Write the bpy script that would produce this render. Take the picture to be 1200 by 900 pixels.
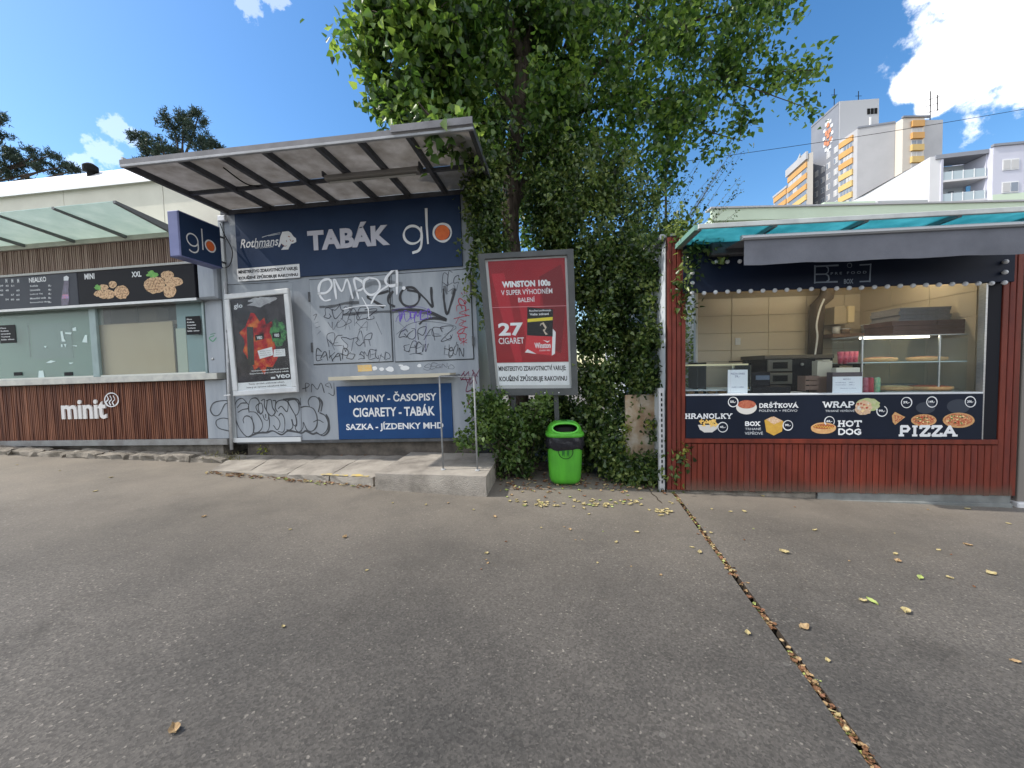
import bpy, math, random
import numpy as np
from mathutils import Vector, Matrix, noise as mnoise

for o in list(bpy.data.objects): bpy.data.objects.remove(o)
SC = bpy.context.scene
COL = SC.collection
rad = math.radians
RND = random.Random(7)

# ------------------------------------------------------------------ camera
EYE = Vector((0, 0, 1.42))
FPX = 450.0                                   # focal length for a 1200 px wide picture
CR = Matrix.Rotation(rad(90 - 2.35), 3, 'X') @ Matrix.Rotation(-0.023, 3, 'Z')
cam = bpy.data.cameras.new('camera'); camo = bpy.data.objects.new('camera', cam)
COL.objects.link(camo); SC.camera = camo
cam.sensor_width = 36; cam.lens = 36 * FPX / 1200; cam.clip_start = 0.05; cam.clip_end = 3000
camo.matrix_world = Matrix.Translation(EYE) @ CR.to_4x4()
SC.render.resolution_x = 1024; SC.render.resolution_y = 768

# ------------------------------------------------------------------ light, sky, exposure
SUN_EL, SUN_AZ = rad(47), rad(-94)            # azimuth from +Y, negative = left
SDIR = Vector((math.sin(SUN_AZ) * math.cos(SUN_EL), math.cos(SUN_AZ) * math.cos(SUN_EL), math.sin(SUN_EL)))
sl = bpy.data.lights.new('sun', 'SUN'); sl.energy = 2.2; sl.angle = rad(0.6); sl.color = (1, .94, .85)
so = bpy.data.objects.new('sun', sl); COL.objects.link(so)
so.rotation_euler = SDIR.to_track_quat('Z', 'Y').to_euler()
SC.view_settings.view_transform = 'Standard'; SC.view_settings.look = 'None'
SC.view_settings.gamma = 1; SC.view_settings.exposure = 1.15

def ray(px, py):
    return CR @ Vector(((px - 600) / FPX, -(py - 450) / FPX, -1))
def pt(px, py, D):                            # the point of the place at depth D along y
    r = ray(px, py); return EYE + r * (D / r.y)

W = bpy.data.worlds.new('World'); SC.world = W; W.use_nodes = True
nt = W.node_tree; nt.nodes.clear()
def N(t, ty, **k):
    n = t.nodes.new(ty)
    for a, b in k.items(): setattr(n, a, b)
    return n
out = N(nt, 'ShaderNodeOutputWorld'); bg = N(nt, 'ShaderNodeBackground'); sky = N(nt, 'ShaderNodeTexSky')
sky.sky_type = 'NISHITA'; sky.sun_disc = False; sky.sun_elevation = SUN_EL; sky.sun_rotation = SUN_AZ
sky.altitude = 300; sky.air_density = 1.15; sky.dust_density = .8; sky.ozone_density = 2.2
bg.inputs[1].default_value = 0.105
tc = N(nt, 'ShaderNodeTexCoord')
def cloudmask(dirs, amp, nscale):
    acc = None
    for (px, py, r) in dirs:
        c = ray(px, py).normalized()
        d = N(nt, 'ShaderNodeVectorMath', operation='DISTANCE'); nt.links.new(tc.outputs['Generated'], d.inputs[0]); d.inputs[1].default_value = c
        m = N(nt, 'ShaderNodeMath', operation='DIVIDE'); nt.links.new(d.outputs['Value'], m.inputs[0]); m.inputs[1].default_value = r
        if acc is None: acc = m
        else:
            x = N(nt, 'ShaderNodeMath', operation='SMOOTH_MIN'); nt.links.new(acc.outputs[0], x.inputs[0]); nt.links.new(m.outputs[0], x.inputs[1]); x.inputs[2].default_value = .15; acc = x
    nz = N(nt, 'ShaderNodeTexNoise'); nz.inputs['Scale'].default_value = nscale; nz.inputs['Detail'].default_value = 9; nz.inputs['Roughness'].default_value = .62
    nt.links.new(tc.outputs['Generated'], nz.inputs['Vector'])
    a = N(nt, 'ShaderNodeMath', operation='MULTIPLY_ADD'); nt.links.new(nz.outputs[0], a.inputs[0]); a.inputs[1].default_value = amp; nt.links.new(acc.outputs[0], a.inputs[2])
    mr = N(nt, 'ShaderNodeMapRange', interpolation_type='SMOOTHSTEP'); nt.links.new(a.outputs[0], mr.inputs[0])
    mr.inputs[1].default_value = 1.0 + amp * .5 + .16; mr.inputs[2].default_value = 1.0 + amp * .5 - .22
    mr.inputs[3].default_value = 0; mr.inputs[4].default_value = 1
    return mr
clA = cloudmask([(1195, 12, .07), (1155, 42, .06), (1112, 74, .048), (1068, 100, .026), (1094, 122, .022), (1250, -40, .10), (1340, -120, .18)], 2.0, 13)
clB = cloudmask([(292, 8, .018), (320, -8, .02), (135, 150, .018), (122, 178, .022), (150, 160, .015), (100, 195, .02)], 2.4, 55)
behind = []
r2 = random.Random(3)
cn = N(nt, 'ShaderNodeTexNoise'); cn.inputs['Scale'].default_value = 2.2; cn.inputs['Detail'].default_value = 8  # unseen clouds behind the camera, added to lift the fill light
nt.links.new(tc.outputs['Generated'], cn.inputs['Vector'])
cmr = N(nt, 'ShaderNodeMapRange', interpolation_type='SMOOTHSTEP'); nt.links.new(cn.outputs[0], cmr.inputs[0]); cmr.inputs[1].default_value = .40; cmr.inputs[2].default_value = .54
sep = N(nt, 'ShaderNodeSeparateXYZ'); nt.links.new(tc.outputs['Generated'], sep.inputs[0])
bk = N(nt, 'ShaderNodeMapRange', interpolation_type='SMOOTHSTEP'); nt.links.new(sep.outputs[1], bk.inputs[0])
bk.inputs[1].default_value = .05; bk.inputs[2].default_value = -.25; bk.inputs[3].default_value = 0; bk.inputs[4].default_value = .9
bm_ = N(nt, 'ShaderNodeMath', operation='MULTIPLY'); nt.links.new(cmr.outputs[0], bm_.inputs[0]); nt.links.new(bk.outputs[0], bm_.inputs[1])
clB.inputs[4].default_value = .22
mx1 = N(nt, 'ShaderNodeMath', operation='MAXIMUM'); nt.links.new(clA.outputs[0], mx1.inputs[0]); nt.links.new(clB.outputs[0], mx1.inputs[1])
mx2 = N(nt, 'ShaderNodeMath', operation='MAXIMUM'); nt.links.new(mx1.outputs[0], mx2.inputs[0]); nt.links.new(bm_.outputs[0], mx2.inputs[1])
hs = N(nt, 'ShaderNodeHueSaturation'); hs.inputs['Saturation'].default_value = 1.28; hs.inputs['Value'].default_value = .93
nt.links.new(sky.outputs[0], hs.inputs['Color'])
mix = N(nt, 'ShaderNodeMix', data_type='RGBA'); nt.links.new(mx2.outputs[0], mix.inputs[0]); nt.links.new(hs.outputs[0], mix.inputs[6])
mix.inputs[7].default_value = (8.6, 8.6, 8.7, 1)
nt.links.new(mix.outputs[2], bg.inputs[0]); nt.links.new(bg.outputs[0], out.inputs[0])

# ------------------------------------------------------------------ materials
MATS = {}
def mat(name, c, rough=.6, metal=0, c2=None, scale=8, bump=0, bscale=None, detail=6, stretch=None, spec=.3, ramp=(.35, .65), emis=0, alpha=1, trans=0, third=None):
    if name in MATS: return MATS[name]
    m = bpy.data.materials.new(name); m.use_nodes = True; t = m.node_tree; p = t.nodes['Principled BSDF']
    p.inputs['Base Color'].default_value = (*c, 1); p.inputs['Roughness'].default_value = rough; p.inputs['Metallic'].default_value = metal
    p.inputs['Specular IOR Level'].default_value = spec
    if trans: p.inputs['Transmission Weight'].default_value = trans
    co = N(t, 'ShaderNodeTexCoord'); src = co.outputs['Object']
    if stretch:
        mp = N(t, 'ShaderNodeMapping'); mp.inputs['Scale'].default_value = stretch; t.links.new(src, mp.inputs[0]); src = mp.outputs[0]
    if c2 is not None:
        nz = N(t, 'ShaderNodeTexNoise'); nz.inputs['Scale'].default_value = scale; nz.inputs['Detail'].default_value = detail; nz.inputs['Roughness'].default_value = .6
        t.links.new(src, nz.inputs['Vector'])
        cr = N(t, 'ShaderNodeValToRGB'); cr.color_ramp.elements[0].position = ramp[0]; cr.color_ramp.elements[1].position = ramp[1]
        cr.color_ramp.elements[0].color = (*c, 1); cr.color_ramp.elements[1].color = (*c2, 1)
        if third: e = cr.color_ramp.elements.new(third[0]); e.color = (*third[1], 1)
        t.links.new(nz.outputs[0], cr.inputs[0]); t.links.new(cr.outputs[0], p.inputs['Base Color'])
    if bump:
        nb = N(t, 'ShaderNodeTexNoise'); nb.inputs['Scale'].default_value = bscale or scale * 4; nb.inputs['Detail'].default_value = 5; t.links.new(src, nb.inputs['Vector'])
        b = N(t, 'ShaderNodeBump'); b.inputs['Strength'].default_value = bump; b.inputs['Distance'].default_value = .01
        t.links.new(nb.outputs[0], b.inputs['Height']); t.links.new(b.outputs[0], p.inputs['Normal'])
    if emis: p.inputs['Emission Color'].default_value = (*c, 1); p.inputs['Emission Strength'].default_value = emis
    if alpha < 1: p.inputs['Alpha'].default_value = alpha
    MATS[name] = m; return m
def flat(c, rough=.5, name=None):
    return mat(name or 'print_%02x%02x%02x' % tuple(int(255 * min(1, max(0, x)) ** .45) for x in c), c, rough)
def glass(name, tint, alpha):                 # a real pane: mostly clear, mirrors at grazing angles
    if name in MATS: return MATS[name]
    m = bpy.data.materials.new(name); m.use_nodes = True; t = m.node_tree; t.nodes.clear()
    o = N(t, 'ShaderNodeOutputMaterial'); tr = N(t, 'ShaderNodeBsdfTransparent'); tr.inputs[0].default_value = (*tint, 1)
    df = N(t, 'ShaderNodeBsdfPrincipled'); df.inputs['Base Color'].default_value = (*tint, 1); df.inputs['Roughness'].default_value = .05
    mx = N(t, 'ShaderNodeMixShader'); mx.inputs[0].default_value = alpha; t.links.new(tr.outputs[0], mx.inputs[1]); t.links.new(df.outputs[0], mx.inputs[2])
    gl = N(t, 'ShaderNodeBsdfGlossy'); gl.inputs['Roughness'].default_value = .02
    fr = N(t, 'ShaderNodeFresnel'); fr.inputs[0].default_value = 1.11
    m2 = N(t, 'ShaderNodeMixShader'); t.links.new(fr.outputs[0], m2.inputs[0]); t.links.new(mx.outputs[0], m2.inputs[1]); t.links.new(gl.outputs[0], m2.inputs[2])
    t.links.new(m2.outputs[0], o.inputs[0]); MATS[name] = m; return m
def sheetmat(name, c, c2, trans, alpha=0, rough=.5):   # thin translucent sheet
    m = bpy.data.materials.new(name); m.use_nodes = True; t = m.node_tree; t.nodes.clear()
    o = N(t, 'ShaderNodeOutputMaterial'); d = N(t, 'ShaderNodeBsdfPrincipled'); d.inputs['Roughness'].default_value = rough
    tl = N(t, 'ShaderNodeBsdfTranslucent'); co = N(t, 'ShaderNodeTexCoord'); nz = N(t, 'ShaderNodeTexNoise'); nz.inputs['Scale'].default_value = 3.5; nz.inputs['Detail'].default_value = 9; nz.inputs['Roughness'].default_value = .7
    cr = N(t, 'ShaderNodeValToRGB'); cr.color_ramp.elements[0].position = .38; cr.color_ramp.elements[1].position = .66
    cr.color_ramp.elements[0].color = (*c, 1); cr.color_ramp.elements[1].color = (*c2, 1)
    t.links.new(co.outputs['Object'], nz.inputs['Vector']); t.links.new(nz.outputs[0], cr.inputs[0]); t.links.new(cr.outputs[0], d.inputs[0]); t.links.new(cr.outputs[0], tl.inputs[0])
    mx = N(t, 'ShaderNodeMixShader'); mx.inputs[0].default_value = trans; t.links.new(d.outputs[0], mx.inputs[1]); t.links.new(tl.outputs[0], mx.inputs[2])
    last = mx
    if alpha:
        tr = N(t, 'ShaderNodeBsdfTransparent'); tr.inputs[0].default_value = (*c2, 1); m2 = N(t, 'ShaderNodeMixShader'); m2.inputs[0].default_value = alpha
        t.links.new(mx.outputs[0], m2.inputs[1]); t.links.new(tr.outputs[0], m2.inputs[2]); last = m2
    t.links.new(last.outputs[0], o.inputs[0]); MATS[name] = m; return m
def leafmat(name, cols, trans=.35, rough=.45, big=1.2):
    m = bpy.data.materials.new(name); m.use_nodes = True; t = m.node_tree; t.nodes.clear()
    o = N(t, 'ShaderNodeOutputMaterial'); at = N(t, 'ShaderNodeAttribute'); at.attribute_name = 'rnd'
    cr = N(t, 'ShaderNodeValToRGB'); cr.color_ramp.interpolation = 'LINEAR'
    n = len(cols)
    for i, c in enumerate(cols):
        e = cr.color_ramp.elements[i] if i < 2 else cr.color_ramp.elements.new(.5)
        e.position = i / (n - 1); e.color = (*c, 1)
    co = N(t, 'ShaderNodeTexCoord'); nz = N(t, 'ShaderNodeTexNoise'); nz.inputs['Scale'].default_value = big
    t.links.new(co.outputs['Object'], nz.inputs['Vector'])
    ad = N(t, 'ShaderNodeMath', operation='MULTIPLY_ADD'); t.links.new(nz.outputs[0], ad.inputs[0]); nz.inputs['Detail'].default_value = 4; ad.inputs[1].default_value = 1.5
    sb = N(t, 'ShaderNodeMath', operation='MULTIPLY_ADD'); t.links.new(at.outputs['Fac'], sb.inputs[0]); sb.inputs[1].default_value = .7; sb.inputs[2].default_value = -.62
    t.links.new(sb.outputs[0], ad.inputs[2]); t.links.new(ad.outputs[0], cr.inputs[0])
    d = N(t, 'ShaderNodeBsdfPrincipled'); d.inputs['Roughness'].default_value = rough; t.links.new(cr.outputs[0], d.inputs[0])
    tl = N(t, 'ShaderNodeBsdfTranslucent')
    hv = N(t, 'ShaderNodeHueSaturation'); hv.inputs['Value'].default_value = 1.7; hv.inputs['Saturation'].default_value = 1.1; hv.inputs['Hue'].default_value = .485
    t.links.new(cr.outputs[0], hv.inputs['Color']); t.links.new(hv.outputs[0], tl.inputs[0])
    mx = N(t, 'ShaderNodeMixShader'); mx.inputs[0].default_value = trans; t.links.new(d.outputs[0], mx.inputs[1]); t.links.new(tl.outputs[0], mx.inputs[2])
    t.links.new(mx.outputs[0], o.inputs[0]); MATS[name] = m; return m
def spraymat(name, c, op=1.0, rough=.6):
    if name in MATS: return MATS[name]
    m = bpy.data.materials.new(name); m.use_nodes = True; t = m.node_tree; t.nodes.clear()
    o = N(t, 'ShaderNodeOutputMaterial'); at = N(t, 'ShaderNodeAttribute'); at.attribute_name = 'edge'
    d = N(t, 'ShaderNodeBsdfPrincipled'); d.inputs[0].default_value = (*c, 1); d.inputs['Roughness'].default_value = rough
    tr = N(t, 'ShaderNodeBsdfTransparent'); pw = N(t, 'ShaderNodeMapRange'); pw.inputs[1].default_value = 0; pw.inputs[2].default_value = .6; pw.inputs[4].default_value = op
    t.links.new(at.outputs['Fac'], pw.inputs[0])
    mx = N(t, 'ShaderNodeMixShader'); t.links.new(pw.outputs[0], mx.inputs[0]); t.links.new(tr.outputs[0], mx.inputs[1]); t.links.new(d.outputs[0], mx.inputs[2])
    t.links.new(mx.outputs[0], o.inputs[0]); MATS[name] = m; return m

# ------------------------------------------------------------------ mesh helpers
class MB:
    def __init__(s): s.v = []; s.f = []
    def add(s, vs, fs):
        k = len(s.v); s.v += [tuple(v) for v in vs]; s.f += [tuple(i + k for i in f) for f in fs]; return s
    def box(s, x0, x1, y0, y1, z0, z1, M=None, bev=0):
        if x0 > x1: x0, x1 = x1, x0
        if y0 > y1: y0, y1 = y1, y0
        if z0 > z1: z0, z1 = z1, z0
        b = min(bev, (x1 - x0) * .45, (y1 - y0) * .45, (z1 - z0) * .45)
        if b <= 0:
            vs = [(x, y, z) for z in (z0, z1) for y in (y0, y1) for x in (x0, x1)]
            fs = [(0, 2, 3, 1), (4, 5, 7, 6), (0, 1, 5, 4), (2, 6, 7, 3), (0, 4, 6, 2), (1, 3, 7, 5)]
        else:
            def ring(i): return [(x0 + i, y0, z), (x1 - i, y0, z)]
            vs = []; fs = []
            def rect(ix, iz, y): return [(x0 + ix, y, z0 + iz), (x1 - ix, y, z0 + iz), (x1 - ix, y, z1 - iz), (x0 + ix, y, z1 - iz)]
            for (i, y) in ((b, y0), (0, y0 + b), (0, y1 - b), (b, y1)): vs += rect(i, i, y)
            fs.append((0, 1, 2, 3)); fs.append((15, 14, 13, 12))
            for k in range(3):
                for j in range(4):
                    a = k * 4 + j; c = k * 4 + (j + 1) % 4
                    fs.append((a, a + 4, c + 4, c))
        if M is not None: vs = [M @ Vector(v) for v in vs]
        return s.add(vs, fs)
    def tube(s, pts, r, n=8, cap=True):
        pts = [Vector(p) for p in pts]; rs = r if isinstance(r, (list, tuple)) else [r] * len(pts)
        k = len(s.v); up = None
        for i, p in enumerate(pts):
            d = (pts[min(i + 1, len(pts) - 1)] - pts[max(i - 1, 0)])
            if d.length < 1e-9: d = Vector((0, 0, 1))
            d.normalize()
            if up is None: up = d.orthogonal().normalized()
            up = (up - d * up.dot(d)); up = up.normalized() if up.length > 1e-6 else d.orthogonal().normalized()
            sd = d.cross(up)
            for j in range(n):
                a = 2 * math.pi * j / n; q = p + (up * math.cos(a) + sd * math.sin(a)) * rs[i]; s.v.append(tuple(q))
        for i in range(len(pts) - 1):
            for j in range(n):
                a = k + i * n + j; b = k + i * n + (j + 1) % n
                s.f.append((a, b, b + n, a + n))
        if cap:
            s.f.append(tuple(k + j for j in range(n))[::-1]); s.f.append(tuple(k + (len(pts) - 1) * n + j for j in range(n)))
        return s
    def lathe(s, prof, c=(0, 0, 0), n=16, sx=1, sy=1, M=None, pw=2.0):
        k = len(s.v)
        for (r, z) in prof:
            for j in range(n):
                a = 2 * math.pi * j / n; ca, sa = math.cos(a), math.sin(a)
                q = 2.0 / pw
                x = math.copysign(abs(ca) ** q, ca) * r * sx; y = math.copysign(abs(sa) ** q, sa) * r * sy
                v = Vector((x + c[0], y + c[1], z + c[2]));
                if M is not None: v = M @ v
                s.v.append(tuple(v))
        for i in range(len(prof) - 1):
            for j in range(n):
                a = k + i * n + j; b = k + i * n + (j + 1) % n
                s.f.append((a, b, b + n, a + n))
        s.f.append(tuple(k + j for j in range(n))[::-1]); s.f.append(tuple(k + (len(prof) - 1) * n + j for j in range(n)))
        return s
    def poly(s, pts, y): return s.add([(a, y, b) for a, b in pts], [tuple(range(len(pts)))])
    def disc(s, a, b, ra, rb, y, n=20): return s.poly([(a + ra * math.cos(2 * math.pi * i / n), b + rb * math.sin(2 * math.pi * i / n)) for i in range(n)], y)
    def ring(s, a, b, ra, rb, w, y, n=24, a0=0, a1=2 * math.pi):
        k = len(s.v)
        for i in range(n + 1):
            t = a0 + (a1 - a0) * i / n
            s.v.append((a + ra * math.cos(t), y, b + rb * math.sin(t))); s.v.append((a + (ra - w) * math.cos(t), y, b + (rb - w) * math.sin(t)))
        for i in range(n): s.f.append((k + 2 * i, k + 2 * i + 2, k + 2 * i + 3, k + 2 * i + 1))
        return s

class Root:
    """a thing: an Empty (or nothing, for one mesh things) that sits in a frame of the place"""
    def __init__(s, name, label, cat, F, off=(0, 0, 0), group=None, kind=None):
        s.F = F; s.off = Vector(off)
        s.o = bpy.data.objects.new(name, None); COL.objects.link(s.o); s.o.empty_display_size = .1
        s.o.matrix_world = F.M @ Matrix.Translation(s.off)
        if kind: s.o['kind'] = kind
        else: s.o['label'] = label; s.o['category'] = cat
        if group: s.o['group'] = group
    def part(s, name, mb, m, parent=None, smooth=False, label=None, kind=None, attr=None):
        o = mesh_obj(name, mb, m, s.off, smooth, attr); o.parent = parent or s.o
        if label: o['label'] = label
        if kind: o['kind'] = kind
        return o
def mesh_obj(name, mb, m, off=(0, 0, 0), smooth=False, attr=None):
    me = bpy.data.meshes.new(name)
    ox, oy, oz = off
    me.from_pydata([(x - ox, y - oy, z - oz) for x, y, z in mb.v], [], mb.f)
    if m: me.materials.append(m)
    if smooth: me.polygons.foreach_set('use_smooth', [True] * len(me.polygons))
    if attr:
        a = me.attributes.new(attr[0], 'FLOAT', attr[2]); a.data.foreach_set('value', attr[1])
    o = bpy.data.objects.new(name, me); COL.objects.link(o); return o
def single(name, mb, m, label, cat, F=None, off=(0, 0, 0), group=None, kind=None, smooth=False, attr=None):
    o = mesh_obj(name, mb, m, off, smooth, attr)
    o.matrix_world = (F.M if F else Matrix()) @ Matrix.Translation(Vector(off))
    if kind: o['kind'] = kind
    if label: o['label'] = label
    if cat and not (kind == 'structure'): o['category'] = cat
    if group: o['group'] = group
    return o

class Frame:
    """a facade's own axes: a to the right, b up, c out of the wall (local mesh coords are (a, -c, b))"""
    def __init__(s, O, yaw=0, tilt=0):
        yaw = rad(yaw); tilt = rad(tilt)
        u0 = Vector((math.cos(yaw), -math.sin(yaw), 0)); v0 = Vector((0, 0, 1)); s.n = Vector((-math.sin(yaw), -math.cos(yaw), 0))
        s.u = u0 * math.cos(tilt) + v0 * math.sin(tilt); s.v = v0 * math.cos(tilt) - u0 * math.sin(tilt); s.O = Vector(O)
        s.M = Matrix(((s.u.x, -s.n.x, s.v.x, O[0]), (s.u.y, -s.n.y, s.v.y, O[1]), (s.u.z, -s.n.z, s.v.z, O[2]), (0, 0, 0, 1)))
    def uv(s, px, py, c=0):
        r = ray(px, py); t = ((s.O + s.n * c - EYE).dot(s.n)) / r.dot(s.n); p = EYE + r * t - s.O
        return p.dot(s.u), p.dot(s.v)
    def rect(s, x0, y0, x1, y1, c=0):
        p = [s.uv(x0, y0, c), s.uv(x1, y0, c), s.uv(x0, y1, c), s.uv(x1, y1, c)]
        return (p[0][0] + p[2][0]) / 2, (p[1][0] + p[3][0]) / 2, (p[2][1] + p[3][1]) / 2, (p[0][1] + p[1][1]) / 2
    def quad(s, x0, y0, x1, y1, c=0):        # top-left and bottom-right pixels -> a0,a1,b0,b1
        a0, b1 = s.uv(x0, y0, c); a1, b0 = s.uv(x1, y1, c); return a0, a1, b0, b1
WORLD = Frame((0, 0, 0))
FT = Frame((-2.51, 5.65, 0), 6.5, .7)         # tobacco kiosk
FM = Frame((-4.6, 5.94, 0), 7.1, .55)         # food stall on the left
FK = Frame((2.0, 4.38, 0), 6.25, -.4)         # red kiosk
FW = Frame((.05, 4.95, 0), 2.0, 1.4)          # tall poster case
FP = Frame((-4.0, 5.62, 0), 6.5, 2.6)         # small poster case hangs a little crooked
SLOPE = .033
def gz(x, y=0):
    return -SLOPE * max(-14, min(14, x))
def gpt(px, py):
    r = ray(px, py); t = -(EYE.z + SLOPE * EYE.x) / (r.z + SLOPE * r.x); return EYE + r * t

# ------------------------------------------------------------------ text
TEXTS = {}
def text_mesh(s, bold=0.0, spacing=1.0):
    key = (s, bold, spacing)
    if key in TEXTS: return TEXTS[key]
    cu = bpy.data.curves.new('txt', 'FONT'); cu.body = s; cu.offset = bold; cu.resolution_u = 3; cu.space_character = spacing; cu.space_line = 1.0; cu.align_x = 'LEFT'
    o = bpy.data.objects.new('txt', cu); COL.objects.link(o)
    bpy.context.view_layer.update()
    dg = bpy.context.evaluated_depsgraph_get(); me = bpy.data.meshes.new_from_object(o.evaluated_get(dg))
    vs = [tuple(v.co[:2]) for v in me.vertices]; fs = [tuple(p.vertices) for p in me.polygons]
    bpy.data.objects.remove(o); bpy.data.curves.remove(cu); bpy.data.meshes.remove(me)
    x0 = min(v[0] for v in vs); x1 = max(v[0] for v in vs); y0 = min(v[1] for v in vs); y1 = max(v[1] for v in vs)
    r = ([((v[0] - x0) / (x1 - x0), (v[1] - y0) / (y1 - y0)) for v in vs], fs, (x1 - x0) / (y1 - y0))
    TEXTS[key] = r; return r
def text(R, s, a0, a1, b0, b1, c, m, bold=.02, parent=None, shear=0, name='lettering', depth=0, spacing=1.0, slope=0):
    vs, fs, asp = text_mesh(s, bold, spacing)
    mb = MB()
    P = [(a0 + (a1 - a0) * x + shear * (b1 - b0) * y, b0 + (b1 - b0) * y + slope * (a1 - a0) * x) for x, y in vs]
    mb.add([(x, -c - depth, y) for x, y in P], fs)
    if depth:                                   # give raised letters real sides
        from collections import Counter
        ed = Counter(); dr = {}
        for f in fs:
            for i in range(len(f)):
                e = (f[i], f[(i + 1) % len(f)]); k = tuple(sorted(e)); ed[k] += 1; dr[k] = e
        for k, n in ed.items():
            if n == 1:
                i, j = dr[k]; (x0, y0), (x1, y1) = P[i], P[j]
                mb.add([(x0, -c - depth, y0), (x1, -c - depth, y1), (x1, -c, y1), (x0, -c, y0)], [(0, 3, 2, 1)])
    return R.part(name, mb, m, parent)
# a small stroke alphabet: unit box, used for slab lettering (with serifs) and for hand tags
SF = {
 'A': ([[(0, 0), (.5, 1), (1, 0)], [(.2, .36), (.8, .36)]], [(0, 0), (1, 0)]),
 'B': ([[(.12, 0), (.12, 1), (.7, 1), (.9, .76), (.7, .53), (.12, .53)], [(.7, .53), (1, .27), (.75, 0), (.12, 0)]], []),
 'C': ([[(.95, .8), (.6, 1), (.15, .8), (.05, .5), (.15, .2), (.6, 0), (.95, .2)]], []),
 'D': ([[(.12, 0), (.12, 1), (.6, 1), (.97, .7), (.97, .3), (.6, 0), (.12, 0)]], []),
 'E': ([[(.9, 1), (.12, 1), (.12, 0), (.95, 0)], [(.12, .52), (.75, .52)]], []),
 'G': ([[(.92, .8), (.6, 1), (.15, .8), (.03, .5), (.15, .2), (.6, 0), (.93, .15), (.93, .45), (.6, .45)]], []),
 'H': ([[(.15, 0), (.15, 1)], [(.85, 0), (.85, 1)], [(.15, .52), (.85, .52)]], [(.15, 0), (.15, 1), (.85, 0), (.85, 1)]),
 'I': ([[(.5, 0), (.5, 1)]], [(.5, 0), (.5, 1)]),
 'K': ([[(.15, 0), (.15, 1)], [(.85, 1), (.2, .45)], [(.42, .62), (.88, 0)]], [(.15, 0), (.15, 1), (.85, 1), (.88, 0)]),
 'L': ([[(.15, 1), (.15, 0), (.9, 0), (.9, .25)]], [(.15, 1)]),
 'M': ([[(0, 0), (.12, 1), (.5, .3), (.88, 1), (1, 0)]], []),
 'N': ([[(.13, 0), (.13, 1), (.87, 0), (.87, 1)]], [(.13, 0), (.87, 1)]),
 'O': ([[(.5, 1), (.12, .82), (.0, .5), (.12, .18), (.5, 0), (.88, .18), (1, .5), (.88, .82), (.5, 1)]], []),
 'P': ([[(.15, 0), (.15, 1), (.75, 1), (.95, .74), (.75, .47), (.15, .47)]], [(.15, 0)]),
 'R': ([[(.13, 0), (.13, 1), (.7, 1), (.9, .76), (.7, .5), (.13, .5)], [(.55, .5), (.93, 0)]], [(.13, 0), (.93, 0)]),
 'S': ([[(.9, .8), (.55, 1), (.12, .8), (.2, .58), (.8, .42), (.9, .2), (.5, 0), (.08, .2)]], []),
 'T': ([[(0, .78), (0, 1), (1, 1), (1, .78)], [(.5, 1), (.5, 0)]], [(.5, 0)]),
 'U': ([[(.08, 1), (.1, .25), (.45, 0), (.85, .2), (.9, 1)]], []),
 'V': ([[(.05, 1), (.5, 0), (.95, 1)]], [(.05, 1), (.95, 1)]),
 'W': ([[(0, 1), (.25, 0), (.5, .9), (.75, 0), (1, 1)]], [(0, 1), (1, 1)]),
 'X': ([[(.08, 0), (.9, 1)], [(.08, 1), (.92, 0)]], [(.08, 0), (.9, 1), (.08, 1), (.92, 0)]),
 'Y': ([[(.05, 1), (.5, .45), (.95, 1)], [(.5, .45), (.5, 0)]], [(.05, 1), (.95, 1), (.5, 0)]),
 'Z': ([[(.05, .78), (.05, 1), (.95, 1), (.05, 0), (.95, 0), (.95, .22)]], []),
}
def slab(R, s, a0, a1, b0, b1, c, m, wt=.2, parent=None):
    adv = {'I': .62, 'W': 1.45, 'M': 1.3, 'A': 1.12, ' ': .5}
    base = {'Š': 'S', 'Ť': 'T', 'Á': 'A'}
    ws = [adv.get(base.get(ch, ch), 1.0) for ch in s]; gap = .26; tot = sum(ws) + gap * (len(s) - 1)
    sx = (a1 - a0) / tot; h = b1 - b0; w = wt * h; mb = MB(); x = a0; k = 0
    def bar(p, q, ww):
        nonlocal k
        d = Vector((q[0] - p[0], q[1] - p[1])); L = d.length
        if L < 1e-6: return
        d /= L; nrm = Vector((-d.y, d.x)) * ww / 2; e = d * ww * .25
        P = [(p[0] - e.x + nrm.x, p[1] - e.y + nrm.y), (p[0] - e.x - nrm.x, p[1] - e.y - nrm.y), (q[0] + e.x - nrm.x, q[1] + e.y - nrm.y), (q[0] + e.x + nrm.x, q[1] + e.y + nrm.y)]
        mb.poly(P, -c - .00006 * k); k += 1
    for ch, lw in zip(s, ws):
        if ch == ' ': x += (lw + gap) * sx; continue
        ln, se = SF[base.get(ch, ch)]; hh = h
        X = lambda u: x + u * lw * sx
        Y = lambda v: b0 + w * .5 + v * (hh - w)
        for pl in ln:
            for p, q in zip(pl, pl[1:]): bar((X(p[0]), Y(p[1])), (X(q[0]), Y(q[1])), w)
        for (u, v) in se: bar((X(u) - w * .75, Y(v)), (X(u) + w * .75, Y(v)), w * .8)
        if ch == 'Š' or ch == 'Ť':
            bar((X(.28), Y(1) + w * 1.75), (X(.5), Y(1) + w * 1.05), w * .6); bar((X(.72), Y(1) + w * 1.75), (X(.5), Y(1) + w * 1.05), w * .6)
        if ch == 'Á': bar((X(.5), Y(1) + w * .9), (X(.68), Y(1) + w * 1.6), w * .6)
        x += (lw + gap) * sx
    return R.part('lettering', mb, m, parent)
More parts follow.
